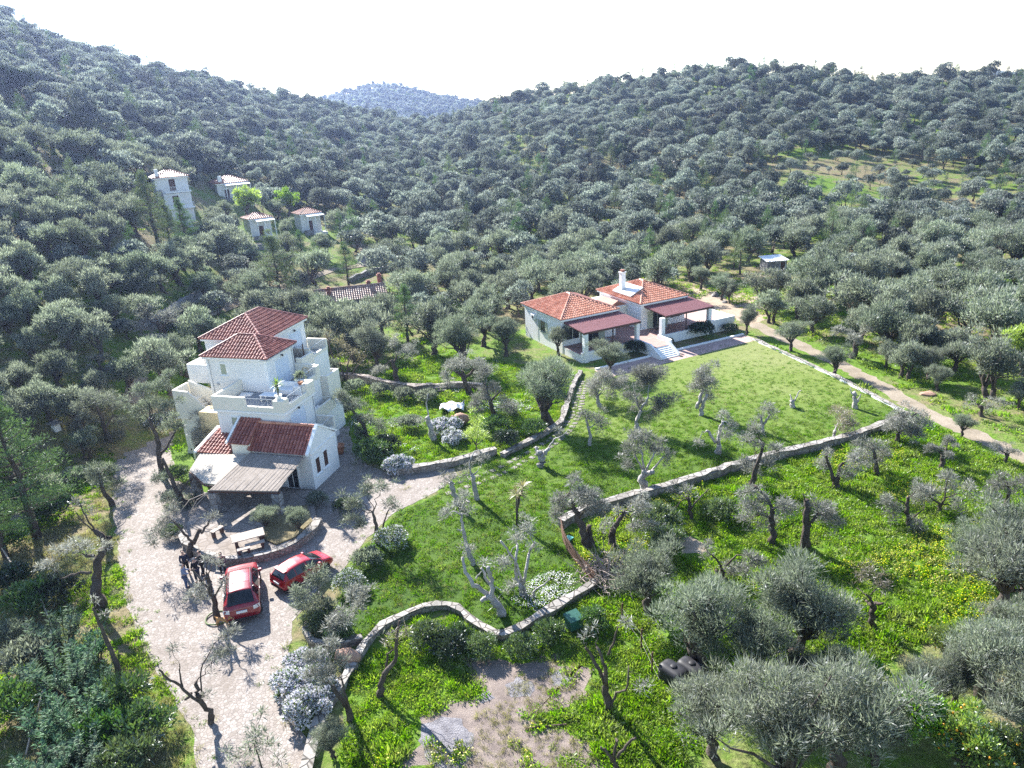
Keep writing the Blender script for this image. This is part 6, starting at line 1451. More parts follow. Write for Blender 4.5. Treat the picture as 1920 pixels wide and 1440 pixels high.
traced('olive with a black trunk leaning right, standing before the middle of the long wall', (1410, 914), [([(1410, 914), (1415, 885), (1428, 850), (1430, 833)], (8, 4))], [(1398, 830, 17), (1456, 850, 17), (1415, 813, 11), (1393, 870, 12), (1412, 892, 14), (1440, 870, 10)], dens=1.0, **G_)
traced('squat olive stump with grey regrowth to its right beside bare earth', (1355, 1092), [([(1355, 1092), (1352, 1072)], (9, 7)), ([(1352, 1086), (1340, 1078)], (5, 4)), ([(1354, 1072), (1348, 1050), (1335, 1040)], (3.5, 2)), ([(1362, 1064), (1380, 1045), (1400, 1045)], (3, 1.5))], [(1325, 1035, 14), (1385, 1066, 18), (1406, 1045, 16), (1421, 1057, 12), (1370, 1077, 12)], dens=1.1, **G_)
traced('brown skeletal olive with short sawn arms and a pale twiggy top', (1632, 1182), [([(1632, 1182), (1635, 1152), (1638, 1135)], (9, 7)), ([(1638, 1138), (1656, 1133)], (4.5, 3)), ([(1637, 1137), (1632, 1120), (1625, 1105)], (4, 2)), ([(1629, 1118), (1605, 1108)], (1.5, 1)), ([(1632, 1119), (1646, 1100)], (1.8, 1)), ([(1634, 1140), (1622, 1135)], (4, 3))], [(1630, 1085, 17), (1652, 1085, 14), (1614, 1090, 11), (1660, 1102, 10)], dens=.55, leaf='dry', **G_)
traced('dark upright olive post with leaf clumps on both sides, right of the field', (1705, 992), [([(1705, 992), (1700, 965), (1701, 938)], (7, 5)), ([(1702, 950), (1680, 935)], (1.8, 1)), ([(1710, 977), (1732, 955)], (2.5, 1.2))], [(1659, 950, 17), (1675, 962, 14), (1721, 990, 18), (1705, 1012, 14), (1741, 945, 14), (1725, 925, 13)], dens=1.0, **G_)
traced('tall charred olive with three bare prongs in the yellow flowers below the dry soil', (1141, 1340), [([(1141, 1340), (1135, 1300), (1133, 1275)], (11, 8)), ([(1133, 1282), (1122, 1250), (1105, 1230), (1100, 1214)], (5, 3)), ([(1137, 1282), (1137, 1240), (1120, 1210)], (5.5, 3)), ([(1140, 1242), (1150, 1215), (1158, 1194)], (3, 2)), ([(1146, 1328), (1155, 1305), (1175, 1285), (1178, 1258)], (3.5, 2))], [(1098, 1203, 9), (1111, 1188, 8), (1210, 1287, 12), (1195, 1300, 9), (1170, 1177, 12)], dens=.5, **G_)
traced('low stump with three bare prongs at the very bottom edge', (1156, 1456), [([(1156, 1456), (1152, 1432)], (8, 6)), ([(1148, 1434), (1136, 1408), (1128, 1394)], (4, 3)), ([(1152, 1432), (1155, 1402), (1157, 1384)], (3.5, 2.5)), ([(1158, 1434), (1180, 1411), (1193, 1406)], (4, 3))], [], dens=.2, **G_)
traced('twisted dry olive with almost no leaves left of the ash patch', (712, 1310), [([(712, 1310), (714, 1282), (726, 1262), (742, 1240), (742, 1205), (748, 1170)], (9, 4)), ([(725, 1264), (730, 1245), (739, 1232)], (3, 2))], [(740, 1190, 12), (762, 1200, 12), (724, 1206, 10)], dens=.35, leaf='dry', **G_)
traced('olive leaning left over the white flowered bush beside the driveway', (656, 1348), [([(656, 1348), (652, 1325), (640, 1308), (624, 1284)], (10, 6)), ([(655, 1332), (646, 1295), (640, 1268)], (3.5, 2))], [(614, 1258, 19), (598, 1240, 19), (625, 1230, 16), (588, 1272, 15), (642, 1245, 13), (610, 1285, 12)], dens=1.2, **G_)
traced('bare forked olive standing on the lower left edge of the driveway', (394, 1358), [([(394, 1358), (396, 1338), (376, 1315), (371, 1304)], (8, 6.5)), ([(372, 1309), (342, 1290), (320, 1270), (303, 1250)], (4, 2)), ([(345, 1292), (340, 1265), (338, 1240)], (2.4, 1)), ([(372, 1306), (369, 1284)], (5, 4)), ([(378, 1297), (378, 1265), (395, 1230), (405, 1212)], (2, 1)), ([(362, 1305), (349, 1312)], (4, 3))], [(386, 1310, 12), (412, 1230, 15), (428, 1203, 14), (440, 1190, 11), (400, 1262, 12), (330, 1236, 9), (425, 1225, 12)], dens=.8, **G_)
traced('massive dark olive trunk with one bare side branch left of the driveway', (190, 1142), [([(190, 1142), (180, 1100), (181, 1060), (190, 1032)], (15, 11)), ([(172, 1072), (142, 1080), (118, 1085)], (4, 2)), ([(175, 1045), (160, 1038)], (5, 3))], [(158, 1030, 15), (128, 1045, 17), (196, 1028, 12), (100, 1062, 14), (140, 1022, 12)], dens=.8, **G_)
traced('thin black leaning trunk below the massive one, among green scrub', (229, 1298), [([(229, 1298), (222, 1255), (206, 1212), (190, 1180), (178, 1150)], (9, 3))], [(180, 1140, 10), (200, 1165, 9)], dens=.4, **G_)
traced('charred broken stump at the driveway edge below the small olives', (206, 1032), [([(206, 1032), (192, 1008), (178, 995)], (10, 7)), ([(194, 1012), (206, 1003)], (6, 5)), ([(178, 998), (165, 975), (150, 945)], (2.5, 1.2)), ([(176, 998), (160, 985), (145, 965)], (2, 1))], [(145, 950, 12), (165, 958, 10)], dens=.4, **G_)
traced('olive beside the deep red car with its foot in a green ring', (408, 1164), [([(408, 1164), (404, 1132), (395, 1110), (390, 1082)], (8, 5)), ([(395, 1112), (376, 1086), (362, 1076)], (3, 2)), ([(402, 1125), (415, 1100), (420, 1085)], (2.5, 1.2))], [(377, 1110, 16), (363, 1122, 12), (421, 1090, 13), (410, 1068, 10), (390, 1058, 10), (385, 1130, 10)], dens=.8, **G_)
traced('olive leaning over the patio corner beside the standing people', (354, 1050), [([(354, 1050), (364, 1022), (376, 998)], (9, 6)), ([(365, 1020), (346, 1000), (330, 980), (314, 974)], (3.5, 2)), ([(376, 1000), (396, 978)], (3.5, 2))], [(298, 1000, 19), (310, 984, 14), (288, 1026, 11), (402, 974, 13), (325, 965, 10)], dens=.7, **G_)
traced('tall dark olive in front of the outdoor stairs of the stacked house', (306, 894), [([(306, 894), (300, 860), (294, 820), (280, 788)], (9, 5)), ([(300, 858), (318, 830), (330, 812)], (3.5, 2))], [(284, 766, 20), (264, 780, 15), (300, 738, 20), (312, 760, 16), (318, 800, 14), (335, 800, 12), (270, 745, 14)], dens=1.2, leaf='olive', **G_)
traced('leaning dark olive left of the patio roof', (352, 948), [([(352, 948), (334, 928), (320, 892), (306, 862)], (8, 4)), ([(334, 930), (352, 905), (362, 890)], (3, 2))], [(330, 945, 18), (345, 962, 22), (300, 905, 14), (378, 990, 15), (365, 940, 14), (315, 925, 14)], dens=1.0, leaf='olive', **G_)
traced('crooked olive shading the steps left of the lean to roof', (392, 862), [([(392, 862), (388, 835), (392, 815)], (5, 3.5)), ([(390, 830), (370, 838), (360, 848)], (3, 2))], [(385, 800, 18), (405, 808, 15), (370, 812, 14), (398, 785, 12)], dens=.8, **G_)
traced('airy olive on the upper end of the driveway, right one of the pair', (206, 832), [([(206, 832), (195, 800), (180, 758)], (8, 3)), ([(197, 802), (212, 778)], (3, 2))], [(170, 748, 22), (195, 743, 22), (206, 770, 18), (158, 790, 18), (226, 792, 16), (215, 816, 16)], dens=.9, leaf='olive', **G_)
traced('olive with a bent trunk on the driveway edge above the charred stump', (211, 950), [([(211, 950), (195, 920), (184, 888)], (7, 4))], [(179, 884, 18), (206, 900, 18), (227, 912, 14), (190, 905, 14)], dens=1.0, leaf='olive', **G_)
traced('feathery forked olive between the driveway fork and the lawn', (706, 1018), [([(706, 1018), (705, 985), (699, 958)], (7, 3.5)), ([(715, 1012), (722, 985), (728, 958)], (2.5, 1.5))], [(664, 955, 19), (690, 930, 19), (658, 977, 14), (731, 940, 14), (715, 913, 13), (675, 985, 12)], dens=.9, leaf='olive', **G_)
traced('bushy olive spilling over the rear of the red hatchback', (626, 1152), [([(626, 1152), (612, 1130), (600, 1116)], (7, 4))], [(568, 1112, 18), (590, 1090, 19), (600, 1122, 20), (570, 1142, 16), (620, 1132, 17), (590, 1152, 15), (605, 1100, 14)], dens=1.3, leaf='olive', **G_)
traced('grey scrubby olive right of the bush at the hatchback', (642, 1198), [([(642, 1198), (636, 1172), (630, 1150)], (6, 3))], [(660, 1118, 15), (682, 1125, 15), (640, 1152, 17), (672, 1150, 15), (620, 1167, 13), (655, 1175, 14)], dens=1.1, **G_)
traced('thin young olive growing from the cobbles at the bottom edge', (500, 1474), [([(500, 1474), (486, 1425), (478, 1400)], (3, 1.5))], [(480, 1383, 17), (469, 1410, 18), (502, 1400, 14), (448, 1432, 17), (522, 1422, 13), (490, 1350, 10)], dens=.6, leaf='olive', **G_)
traced('white stump with one thin upright shoot among white flowers', (814, 824), [([(814, 824), (806, 797), (800, 780)], (8, 7)), ([(803, 787), (800, 757), (803, 738)], (2, 1.2))], [(788, 790, 10)], dens=.5, bark='palebark', group='hard pruned olives')
traced('leaning grey olive in the wild garden left of the steps', (746, 724), [([(746, 724), (740, 692), (734, 674)], (8, 6)), ([(738, 692), (743, 664)], (3, 2))], [(770, 662, 14), (740, 650, 11), (712, 690, 11), (755, 660, 10)], dens=1.0, **G_)
traced('dark many branched olive right above the garden steps', (884, 742), [([(884, 742), (872, 716), (868, 698)], (9, 6)), ([(870, 710), (850, 695)], (4, 3)), ([(872, 710), (890, 690)], (4, 3))], [(850, 688, 16), (870, 678, 14), (897, 680, 15), (843, 716, 12), (907, 706, 13), (835, 700, 10)], dens=1.0, **G_)
traced('grey olive with dropping clumps between the steps and the stout corner olive', (928, 782), [([(928, 782), (918, 750), (909, 720)], (7, 4)), ([(920, 755), (938, 735)], (3, 2))], [(905, 740, 18), (926, 728, 14), (890, 760, 14), (946, 760, 14), (962, 772, 12), (915, 698, 13), (900, 715, 12)], dens=1.0, **G_)
traced('grey olive leaning over the narrow court right of the gabled wing', (694, 830), [([(694, 830), (682, 802), (668, 780)], (7, 4))], [(660, 768, 15), (648, 760, 14), (640, 744, 12), (690, 790, 13), (712, 800, 19), (705, 832, 15), (676, 815, 12)], dens=1.1, leaf='olive', **G_)
traced('thin many stemmed shrub tree beside the right balconies', (648, 718), [([(648, 718), (640, 690), (632, 655)], (2.5, 1)), ([(650, 718), (652, 688), (660, 660)], (2.5, 1)), ([(652, 718), (668, 690), (690, 668)], (2, 1)), ([(646, 718), (630, 690), (612, 630)], (3, 1.5))], [(640, 650, 14), (660, 660, 12), (615, 640, 12), (680, 672, 10)], dens=.3, leaf='dry', name='bare_shrub', cat='shrub', group=None)
traced('spindly pale green sapling just above the retaining wall of the driveway', (896, 858), [([(896, 858), (893, 835), (897, 815)], (2.2, 1)), ([(893, 838), (880, 820)], (1.5, .8)), ([(894, 836), (905, 820)], (1.5, .8))], [(890, 812, 16), (905, 820, 13), (875, 822, 12), (895, 795, 12)], dens=.45, leaf='lime', name='sapling', cat='tree', group=None)

traced('spreading grey olive with long curved limbs right of the dark upright post', (1759, 962), [([(1759, 962), (1764, 945)], (6, 5)), ([(1766, 945), (1773, 925), (1775, 898)], (3, 1.5)), ([(1764, 946), (1745, 935), (1728, 920)], (3, 1.5)), ([(1768, 940), (1798, 930)], (2, 1))], [(1775, 900, 18), (1725, 920, 16), (1745, 930, 14), (1810, 935, 16), (1795, 955, 14), (1720, 942, 12), (1765, 975, 14)], dens=1.0, **G_)
traced('dark leaning olive at the right edge above the huge spiky one', (1884, 955), [([(1884, 955), (1890, 925), (1888, 908)], (6, 4))], [(1868, 908, 16), (1880, 915, 14), (1905, 912, 16), (1860, 925, 12), (1918, 915, 12)], dens=1.1, **G_)
# yucca on the lawn
def yucca_tree():
    p = at(970, 985); t = thing('yucca', 'dry topped yucca with drooping brown leaves on the lower lawn', 'yucca', p); rng = np.random.default_rng(2)
    m_ = MB(); m_.tube(wob_path((0, 0, -.2), (.1, 0, 2.2), 6, .02, rng), .09, 8); m_.tube(wob_path((.08, 0, 1.3), (.5, .1, 2.7), 5, .03, rng), .06, 7); m_.build('trunk', M['bark'], t)
    link(bpy.data.objects.new('leaves', quadmesh('leaves', [yucca_head(rng, (.1, 0, 2.3), 60, .8), yucca_head(rng, (.5, .1, 2.8), 50, .7), yucca_head(rng, (-.1, 0, .3), 30, .6)], [M['drygrass'], M['drygrass'], M['weed']])), t); USED.append((p[0], p[1], 1.5))
yucca_tree()

# ---- full crowned trees placed by hand
NEAR = [olive_full(11, n=15000, clumps=42, ln=.28, wd=.019), olive_full(12, n=13000, R=2.7, H=5.0, ln=.26, wd=.019, clumps=38), olive_full(13, n=16500, R=3.0, H=5.6, two=True, clumps=48, ln=.28, wd=.019), olive_full(14, n=12000, R=2.6, H=5.8, clumps=36, trunk=1.7, ln=.26, wd=.019, narrow=.8)]
MID = [olive_full(21 + i, n=6000, ln=.30, wd=.04, R=2.9 + .15 * (i % 3), H=4.8 + .3 * (i % 4), clumps=18 + 2 * i, two=i % 3 == 0, trunk=1.0 + .2 * (i % 3), narrow=.85 + .1 * (i % 3)) for i in range(6)]
PR = [olive_pruned(41 + i, trunk=1.5 + .2 * (i % 3), tr=.28 + .03 * (i % 3), limbs=3 + i % 3, limb_len=.9 + .2 * (i % 3), n=1500 + 250 * (i % 4), bare=.15, lean=((i % 3 - 1) * .4, 0), clump=.62 + .08 * (i % 3)) for i in range(7)]
def tree_h(mesh_pair): return max(v.co.z for v in mesh_pair[0].vertices)
HT = {}
def full(label, x, y, hpx, kind, idx=0, rz=None, name='olive_tree', cat='olive tree', group='full crowned olives', keep=None):
    pr = kind[idx % len(kind)]; p = hit(x, y); dep = float((p - CAMP) @ _fw); d = ray(x, y); el = math.atan2(-d[2], math.hypot(d[0], d[1]))
    k = (id(pr[0]));  HT.setdefault(k, tree_h(pr)); s = hpx * dep / FPX / (HT[k] * math.cos(el) + 1.3 * math.sin(el)); 
    return plant(name, label, cat, pr[0], pr[1], p, (x * 1.7 + y) % 6.28 if rz is None else rz, s, group, keep or 2.2 * s)
full('big round olive with dense grey foliage right of centre at the bottom', 1488, 1236, 225, NEAR, 0)
full('bushy upright olive right of the brush pile', 1212, 1152, 140, NEAR, 1)
full('broad olive spreading above the black water tanks', 1318, 1262, 200, NEAR, 2)
full('olive squeezed between the water tank olive and the big round one', 1416, 1290, 165, NEAR, 3)
full('silvery olive at the bottom, just right of the yellow flowers', 1338, 1420, 170, NEAR, 1)
full('large silvery olive filling the bottom edge left of the citrus', 1452, 1476, 250, NEAR, 2)
full('tall silvery olive at the bottom edge next to the citrus trees', 1572, 1482, 250, NEAR, 3)
full('medium olive above the bottom edge, behind the tall silvery one', 1552, 1330, 135, NEAR, 0)
full('huge spiky olive at the right edge below the field', 1868, 1160, 230, NEAR, 2)
full('second huge olive at the right edge, overlapping the spiky one', 1925, 1150, 240, NEAR, 0)
full('pale olive in the lower right, above the orange trees', 1838, 1318, 180, NEAR, 3)
full('small grey olive between the lemon tree and the citrus at the bottom', 1728, 1345, 120, NEAR, 1)
full('pale olive at the right edge near the bottom corner', 1912, 1400, 200, NEAR, 1)
full('rounded olive left of the bottom right corner citrus', 1790, 1330, 130, NEAR, 0)
full('grey olive behind the huge spiky one at the right edge', 1815, 1075, 110, NEAR, 1)
full('olive above the orange tree at the right edge', 1905, 1270, 170, NEAR, 2)
full('silvery olive between the tall bottom one and the lemon tree', 1640, 1440, 140, NEAR, 0)
full('small silvery olive in the gap behind the bottom row', 1500, 1330, 120, NEAR, 1)
full('low grey olive bush on the weeds left of the ash circle', 628, 1428, 75, NEAR, 1)
full('wide old olive with a massive split trunk by the curving garden wall', 1030, 798, 155, NEAR, 2)
full('round olive at the left corner pillar of the villa terrace', 1142, 708, 78, NEAR, 1)
full('upright olive against the left wall of the villa', 1048, 666, 62, NEAR, 3)
full('large round olive in the garden behind the bare shrub', 706, 694, 108, NEAR, 0)
full('large grey olive in front of the wood, left of the villa', 862, 690, 122, NEAR, 2)
full('dark olive right of the large grey one, left of the villa', 948, 668, 82, NEAR, 3)
full('olive behind the large grey one in the shade left of the villa', 905, 650, 105, MID, 1)
full('round olive shrub on the patio bed, the left one', 505, 1002, 62, NEAR, 1); full('round olive shrub on the patio bed, the right one', 562, 1004, 58, NEAR, 3)
full('olive at the end of the paved path, right corner of the villa', 1400, 628, 62, NEAR, 0)
for k, (x, y, h, lab) in enumerate([(1447, 607, 72, 'olive on the verge of the track behind the path end'), (1483, 659, 66, 'small olive on the kerb side of the track, the upper one'), (1563, 703, 68, 'round olive on the kerb side of the track, the lower one'), (1598, 672, 75, 'grey ragged olive across the track from the round kerb olive'), (1661, 690, 62, 'dark low olive right of the ragged one across the track'),
        (1740, 712, 72, 'broad drooping olive in the bright grass right of the track'), (1758, 733, 58, 'leaning olive overlapping the broad drooping one'), (1841, 782, 58, 'pale thin olive in the grass below the lime green tree'), (1910, 768, 66, 'dark trunked olive at the right edge above the track'), (1803, 822, 52, 'small dense olive standing on the track'), (1764, 880, 62, 'pruned olive with a tall stub below the track'), (1884, 870, 50, 'stumpy olive at the right end of the track')]):
    full(lab, x, y, h, PR if k in (3, 7, 10, 11) else (MID if k in (0, 4) else NEAR), k, name='olive_tree')
for k, (x, y, h, lab) in enumerate([(1668, 634, 112, 'tall twin crowned olive right of the track, the left crown'), (1735, 634, 112, 'tall olive over the bright green patch right of the track'), (1868, 676, 140, 'very large pale olive left of the lime green tree'), (1532, 580, 105, 'dark tall olive behind the first track olive'), (1810, 640, 120, 'shaded tall olive left of the very large pale one'), (1600, 612, 110, 'tall grey olive between the dark tall one and the twin crowned one'), (1920, 640, 150, 'tall pale olive cut by the right edge above the lime green tree'), (1313, 545, 52, 'small olive on the bank behind the right terracotta roof'), (1368, 570, 50, 'forked olive beside the white boulders'), (1352, 563, 55, 'olive just left of the forked one behind the villa')]):
    full(lab, x, y, h, MID if h > 60 else NEAR, k)
for x, y, h, lab, i in [(150, 806, 95, 'silvery olive left of the driveway, behind the brick oven', 0), (95, 790, 90, 'silvery olive above the brick oven, further from the driveway', 2), (48, 820, 100, 'grey olive hiding behind the feathery left edge pine', 4), (250, 742, 90, 'olive arching over the upper end of the driveway', 1), (168, 862, 70, 'small grey olive on the dry bank right of the oven', 3), (20, 905, 90, 'dusky olive at the left edge under the pines', 5)]:
    full(lab, x, y, h, MID, i)
for x, y, h, lab, i in [(408, 428, 48, 'grey olive below the tall white house and the wide cabin', 1), (428, 412, 40, 'small olive right under the wide white cabin', 3), (444, 440, 44, 'olive left of the left lower cabin', 0), (540, 446, 40, 'olive in the gap between the two lower cabins', 4), (640, 440, 52, 'olive just right of the right lower cabin', 2), (520, 412, 40, 'olive behind the gap of the lower cabins', 5), (452, 490, 58, 'reddish grey olive below the left lower cabin', 2), (610, 486, 55, 'dark olive below the right lower cabin', 0)]:
    full(lab, x, y, h, MID, i)
LIME = [olive_full(61, n=7000, mat='lime', R=2.6, H=5.5, clumps=30, wd=.05), olive_full(62, n=5000, mat='lime', R=2.3, H=5.0, clumps=24, wd=.06)]
full('bright lime green tree at the right edge', 1915, 705, 125, LIME, 0, name='lime_green_tree', cat='tree', group='fresh green trees'); full('pale lime green tree behind the left lower cabin', 470, 418, 74, LIME, 1, name='lime_green_tree', cat='tree', group='fresh green trees'); full('pale lime green tree behind the right lower cabin', 544, 408, 60, LIME, 0, name='lime_green_tree', cat='tree', group='fresh green trees'); full('small pale green tree above the tall white house', 352, 334, 36, LIME, 1, name='lime_green_tree', cat='tree', group='fresh green trees')
PINE = [pine(71, n=12000), pine(72, H=10, R=2.6, n=9000), pine(73, H=9, R=3.0, n=8000)]
for k, (x, y, h, lab) in enumerate([(72, 1010, 285, 'big feathery pine at the left picture edge'), (14, 1050, 230, 'dark pine cut off by the left picture edge'), (532, 572, 145, 'slender pine in front of the lower cabin pair'), (352, 470, 100, 'pine right in front of the tall white house'), (300, 470, 150, 'tall pale pine left of the tall white house'), (655, 540, 90, 'young pine beside the path above the cottage'), (322, 470, 95, 'narrow pine at the foot of the tall white house'), (765, 650, 120, 'feathery pine in the wood right of the cottage'), (570, 500, 70, 'pine below the right lower cabin')]):
    full(lab, x, y, h, PINE, k, name='pine_tree', cat='pine', group='light green pines', keep=1.5)
DPINE = [pine(81, H=9, R=4.2, n=5000, mat='darkpine', umbrella=True, base=.35, ln=.5), olive_full(82, n=5000, mat='darkpine', R=3.2, H=6, wd=.09, ln=.5)]
for x, y, h, lab, i in [(282, 190, 62, 'dark flat topped pine on the left ridge, the bigger of the pair', 0), (325, 188, 50, 'dark flat topped pine on the left ridge, the smaller of the pair', 0), (36, 196, 72, 'very dark round tree high on the left slope', 1), (205, 145, 26, 'small dark tree left of the ridge pines', 1), (1165, 315, 42, 'very dark round tree in the middle of the right slope', 1), (1110, 440, 40, 'dark round tree behind the villa roofs', 1)]:
    full(lab, x, y, h, DPINE, i, name='dark_tree', cat='tree', group='dark trees on the slopes', keep=2)
CIT = [olive_full(91, n=6500, mat='citrus', R=1.9, H=3.4, trunk=.7, clumps=26, ln=.2, wd=.05, tr=.13), olive_full(92, n=8000, mat='citrus', R=2.2, H=3.6, trunk=.7, clumps=30, ln=.2, wd=.05, tr=.14)]
def add_fruit(t, pr, n, seed):
    rng = np.random.default_rng(seed); vs_ = pr[0].vertices; m_ = MB()
    for i in rng.integers(0, len(vs_), n): m_.lathe([(.005, -.06), (.05, -.035), (.065, 0), (.05, .035), (.005, .06)], tuple(vs_[int(i)].co), 7)
    tag(m_.build('fruit', M['fruit'], t, True), kind='stuff')
for k, (x, y, h, lab, nf) in enumerate([(1772, 1240, 80, 'leafy lemon tree behind the pale olive', 30), (1690, 1395, 150, 'dark green citrus tree at the bottom, left of the orange tree', 20), (1808, 1456, 140, 'orange tree dotted with fruit at the bottom edge', 90), (1885, 1462, 120, 'yellow green citrus bush in the bottom right corner', 50), (1840, 1280, 70, 'small orange tree peeping out between the pale olives', 40)]):
    t = full(lab, x, y, h, CIT, k, name='citrus_tree', cat='citrus tree', group='citrus trees'); add_fruit(t, CIT[k % 2], nf, k)

# ---- shrubs
OLE = [oleander_mesh(1), oleander_mesh(2, 22, 2.3, 1.3), oleander_mesh(3, 30, 2.9, 1.7)]
for k, (x, y, s, lab) in enumerate([(118, 1215, 1.0, 'highest oleander of the clump in the lower left'), (178, 1240, .9, 'oleander of the lower left clump touching the leaning trunk'), (135, 1300, 1.05, 'oleander in the middle of the lower left clump'), (180, 1315, .8, 'small oleander on the driveway side of the lower left clump'), (95, 1385, 1.0, 'oleander behind the long pale pole'), (160, 1390, .95, 'oleander right of the long pale pole'), (110, 1465, .95, 'lowest oleander at the bottom edge, left one'), (60, 1300, .8, 'oleander at the far left of the lower clump'), (150, 1470, .8, 'lowest oleander at the bottom edge, right one')]):
    p = at(x, y); t = thing('oleander', lab, 'shrub', p, k * 1.1, 'oleanders in the lower left', s); link(bpy.data.objects.new('stems', OLE[k % 3][1]), t); link(bpy.data.objects.new('leaves', OLE[k % 3][0]), t); USED.append((p[0], p[1], 1.0))
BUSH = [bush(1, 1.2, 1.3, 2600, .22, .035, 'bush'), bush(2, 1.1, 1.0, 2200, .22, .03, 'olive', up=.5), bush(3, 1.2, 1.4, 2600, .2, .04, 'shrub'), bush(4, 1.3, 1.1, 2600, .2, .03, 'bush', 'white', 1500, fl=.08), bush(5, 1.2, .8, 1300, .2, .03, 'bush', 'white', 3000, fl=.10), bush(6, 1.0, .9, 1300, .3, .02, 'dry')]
def shrub(label, x, y, s, i, name='shrub', cat='shrub', group=None, z=0):
    p = at(x, y, z) if z else hit(x, y); o = bpy.data.objects.new(name, BUSH[i]); link(o); o.location = p; o.rotation_euler = (0, 0, x * .7); o.scale = (s,) * 3; tag(o, label, cat, group); USED.append((p[0], p[1], .8 * s)); return o
shrub('white flowering daisy bush against the driveway corner of the garden', 745, 884, 1.15, 4, 'daisy_bush', 'bush', 'white flowering bushes'); shrub('leafy green bush left of the daisy bush', 702, 866, 1.2, 0); shrub('dark bush behind the daisy bush', 722, 850, 1.0, 2); shrub('white flowers spread left of the open jar', 838, 812, 1.3, 4, 'daisy_bush', 'bush', 'white flowering bushes'); shrub('white flowers in front of the open jar', 850, 828, 1.0, 4, 'daisy_bush', 'bush', 'white flowering bushes')
for k, (x, y, s) in enumerate([(578, 1258, 1.0), (560, 1300, 1.1), (598, 1300, 1.0), (575, 1345, 1.1)]):
    shrub(['topmost mound of the big white flowering bush by the driveway', 'driveway side mound of the big white flowering bush', 'inner mound of the big white flowering bush under the leaning olive', 'lowest mound of the big white flowering bush by the driveway'][k], x, y, s, 4, 'daisy_bush', 'bush', 'white flowering bushes')
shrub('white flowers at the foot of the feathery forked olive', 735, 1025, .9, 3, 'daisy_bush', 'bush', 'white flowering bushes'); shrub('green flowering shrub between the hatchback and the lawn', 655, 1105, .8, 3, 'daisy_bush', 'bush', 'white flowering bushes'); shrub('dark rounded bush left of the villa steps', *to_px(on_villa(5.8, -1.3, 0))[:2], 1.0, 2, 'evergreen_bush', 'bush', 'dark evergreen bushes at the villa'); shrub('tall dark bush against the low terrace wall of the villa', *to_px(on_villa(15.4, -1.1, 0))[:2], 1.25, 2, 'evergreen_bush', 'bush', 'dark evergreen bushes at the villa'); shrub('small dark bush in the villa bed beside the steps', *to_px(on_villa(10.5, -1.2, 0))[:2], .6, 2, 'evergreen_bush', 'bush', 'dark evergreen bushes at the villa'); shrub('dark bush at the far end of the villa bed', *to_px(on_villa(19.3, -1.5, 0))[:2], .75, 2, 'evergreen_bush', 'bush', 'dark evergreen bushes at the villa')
for k, (x, y, s, i, lab) in enumerate([(62, 1150, 1.2, 0, 'yellow green bush left of the massive dark trunk'), (28, 1110, 1.1, 2, 'dark bush at the left edge under the grey pole'), (62, 1255, 1.35, 1, 'grey olive bush left of the oleanders'), (20, 1205, .9, 1, 'dark bush at the left edge beside the grey one'), (232, 1345, 1.2, 0, 'light green scrub right of the oleanders'), (270, 1390, 1.1, 0, 'scrub on the dry bank near the bottom edge'), (205, 1400, 1.1, 0, 'scrub between the oleanders and the dry bank'), (250, 1452, 1.1, 0, 'green scrub at the bottom edge left of the driveway'), (15, 1360, 1.2, 0, 'bright green bush in the bottom left corner'), (112, 1130, 1.1, 2, 'dark leafy bush above the oleanders'), (30, 1030, 1.1, 0, 'dark undergrowth bush under the edge pines'), (105, 975, 1.3, 2, 'dark bush at the foot of the feathery pine'), (60, 960, 1.4, 2, 'shady bush behind the feathery pine'), (95, 930, 1.3, 1, 'grey bush between the pine and the brick oven'), (150, 905, 1.0, 1, 'grey bush right of the flat boulder'),
      (862, 1205, .6, 0, 'green bush in the bend of the winding wall, left'), (905, 1230, .7, 0, 'green bush under the winding wall point'), (805, 1215, .8, 0, 'large leafy bush inside the bend of the winding wall'), (845, 1235, .8, 2, 'dark leafy bush below the winding wall'), (1030, 1205, .7, 0, 'leafy bush left of the green utility box'), (1112, 1180, .7, 0, 'bright bush right of the green utility box'), (980, 1228, .7, 0, 'leafy bush below the lower wall'), (1230, 1000, 1.2, 0, 'leafy bush right of the bent dark olive'), (1245, 1030, 1.0, 0, 'leafy bush above the bare earth patch'), (1350, 975, .9, 0, 'green clump in the field behind the squat stump'), (800, 755, 1.0, 1, 'grey shrub on the terrace wall, right one'), (760, 752, 1.0, 1, 'grey shrub on the terrace wall, middle one'), (715, 742, 1.0, 1, 'grey shrub on the terrace wall, left one'), (665, 735, 1.0, 1, 'grey shrub at the house end of the terrace wall'), (1000, 815, .9, 0, 'green shrub beside the curving wall'), (950, 838, .9, 2, 'dark shrub at the lower end of the curving wall'), (930, 812, 1.0, 0, 'green shrub behind the lower end of the curving wall'), (655, 780, 1.0, 1, 'grey shrub in the court right of the house'), (770, 805, 1.0, 1, 'grey shrub in the wild garden grass'), (690, 1062, .9, 1, 'grey shrub at the lawn edge near the driveway bend'), (600, 1185, .8, 0, 'green plant inside the curved planter wall'), (640, 1200, .7, 0, 'second plant inside the curved planter wall'), (310, 805, 1.1, 3, 'flowering bush under the tall dark olive'), (335, 905, .9, 0, 'yellow green bush beside the leaning dark olive'), (650, 965, .8, 2, 'dark bush at the right corner of the gabled wing'), (598, 950, .8, 1, 'grey bush by the right steps of the patio'), (325, 1010, .6, 0, 'green tuft at the left end of the patio wall')]):
    shrub(lab, x, y, s, i)
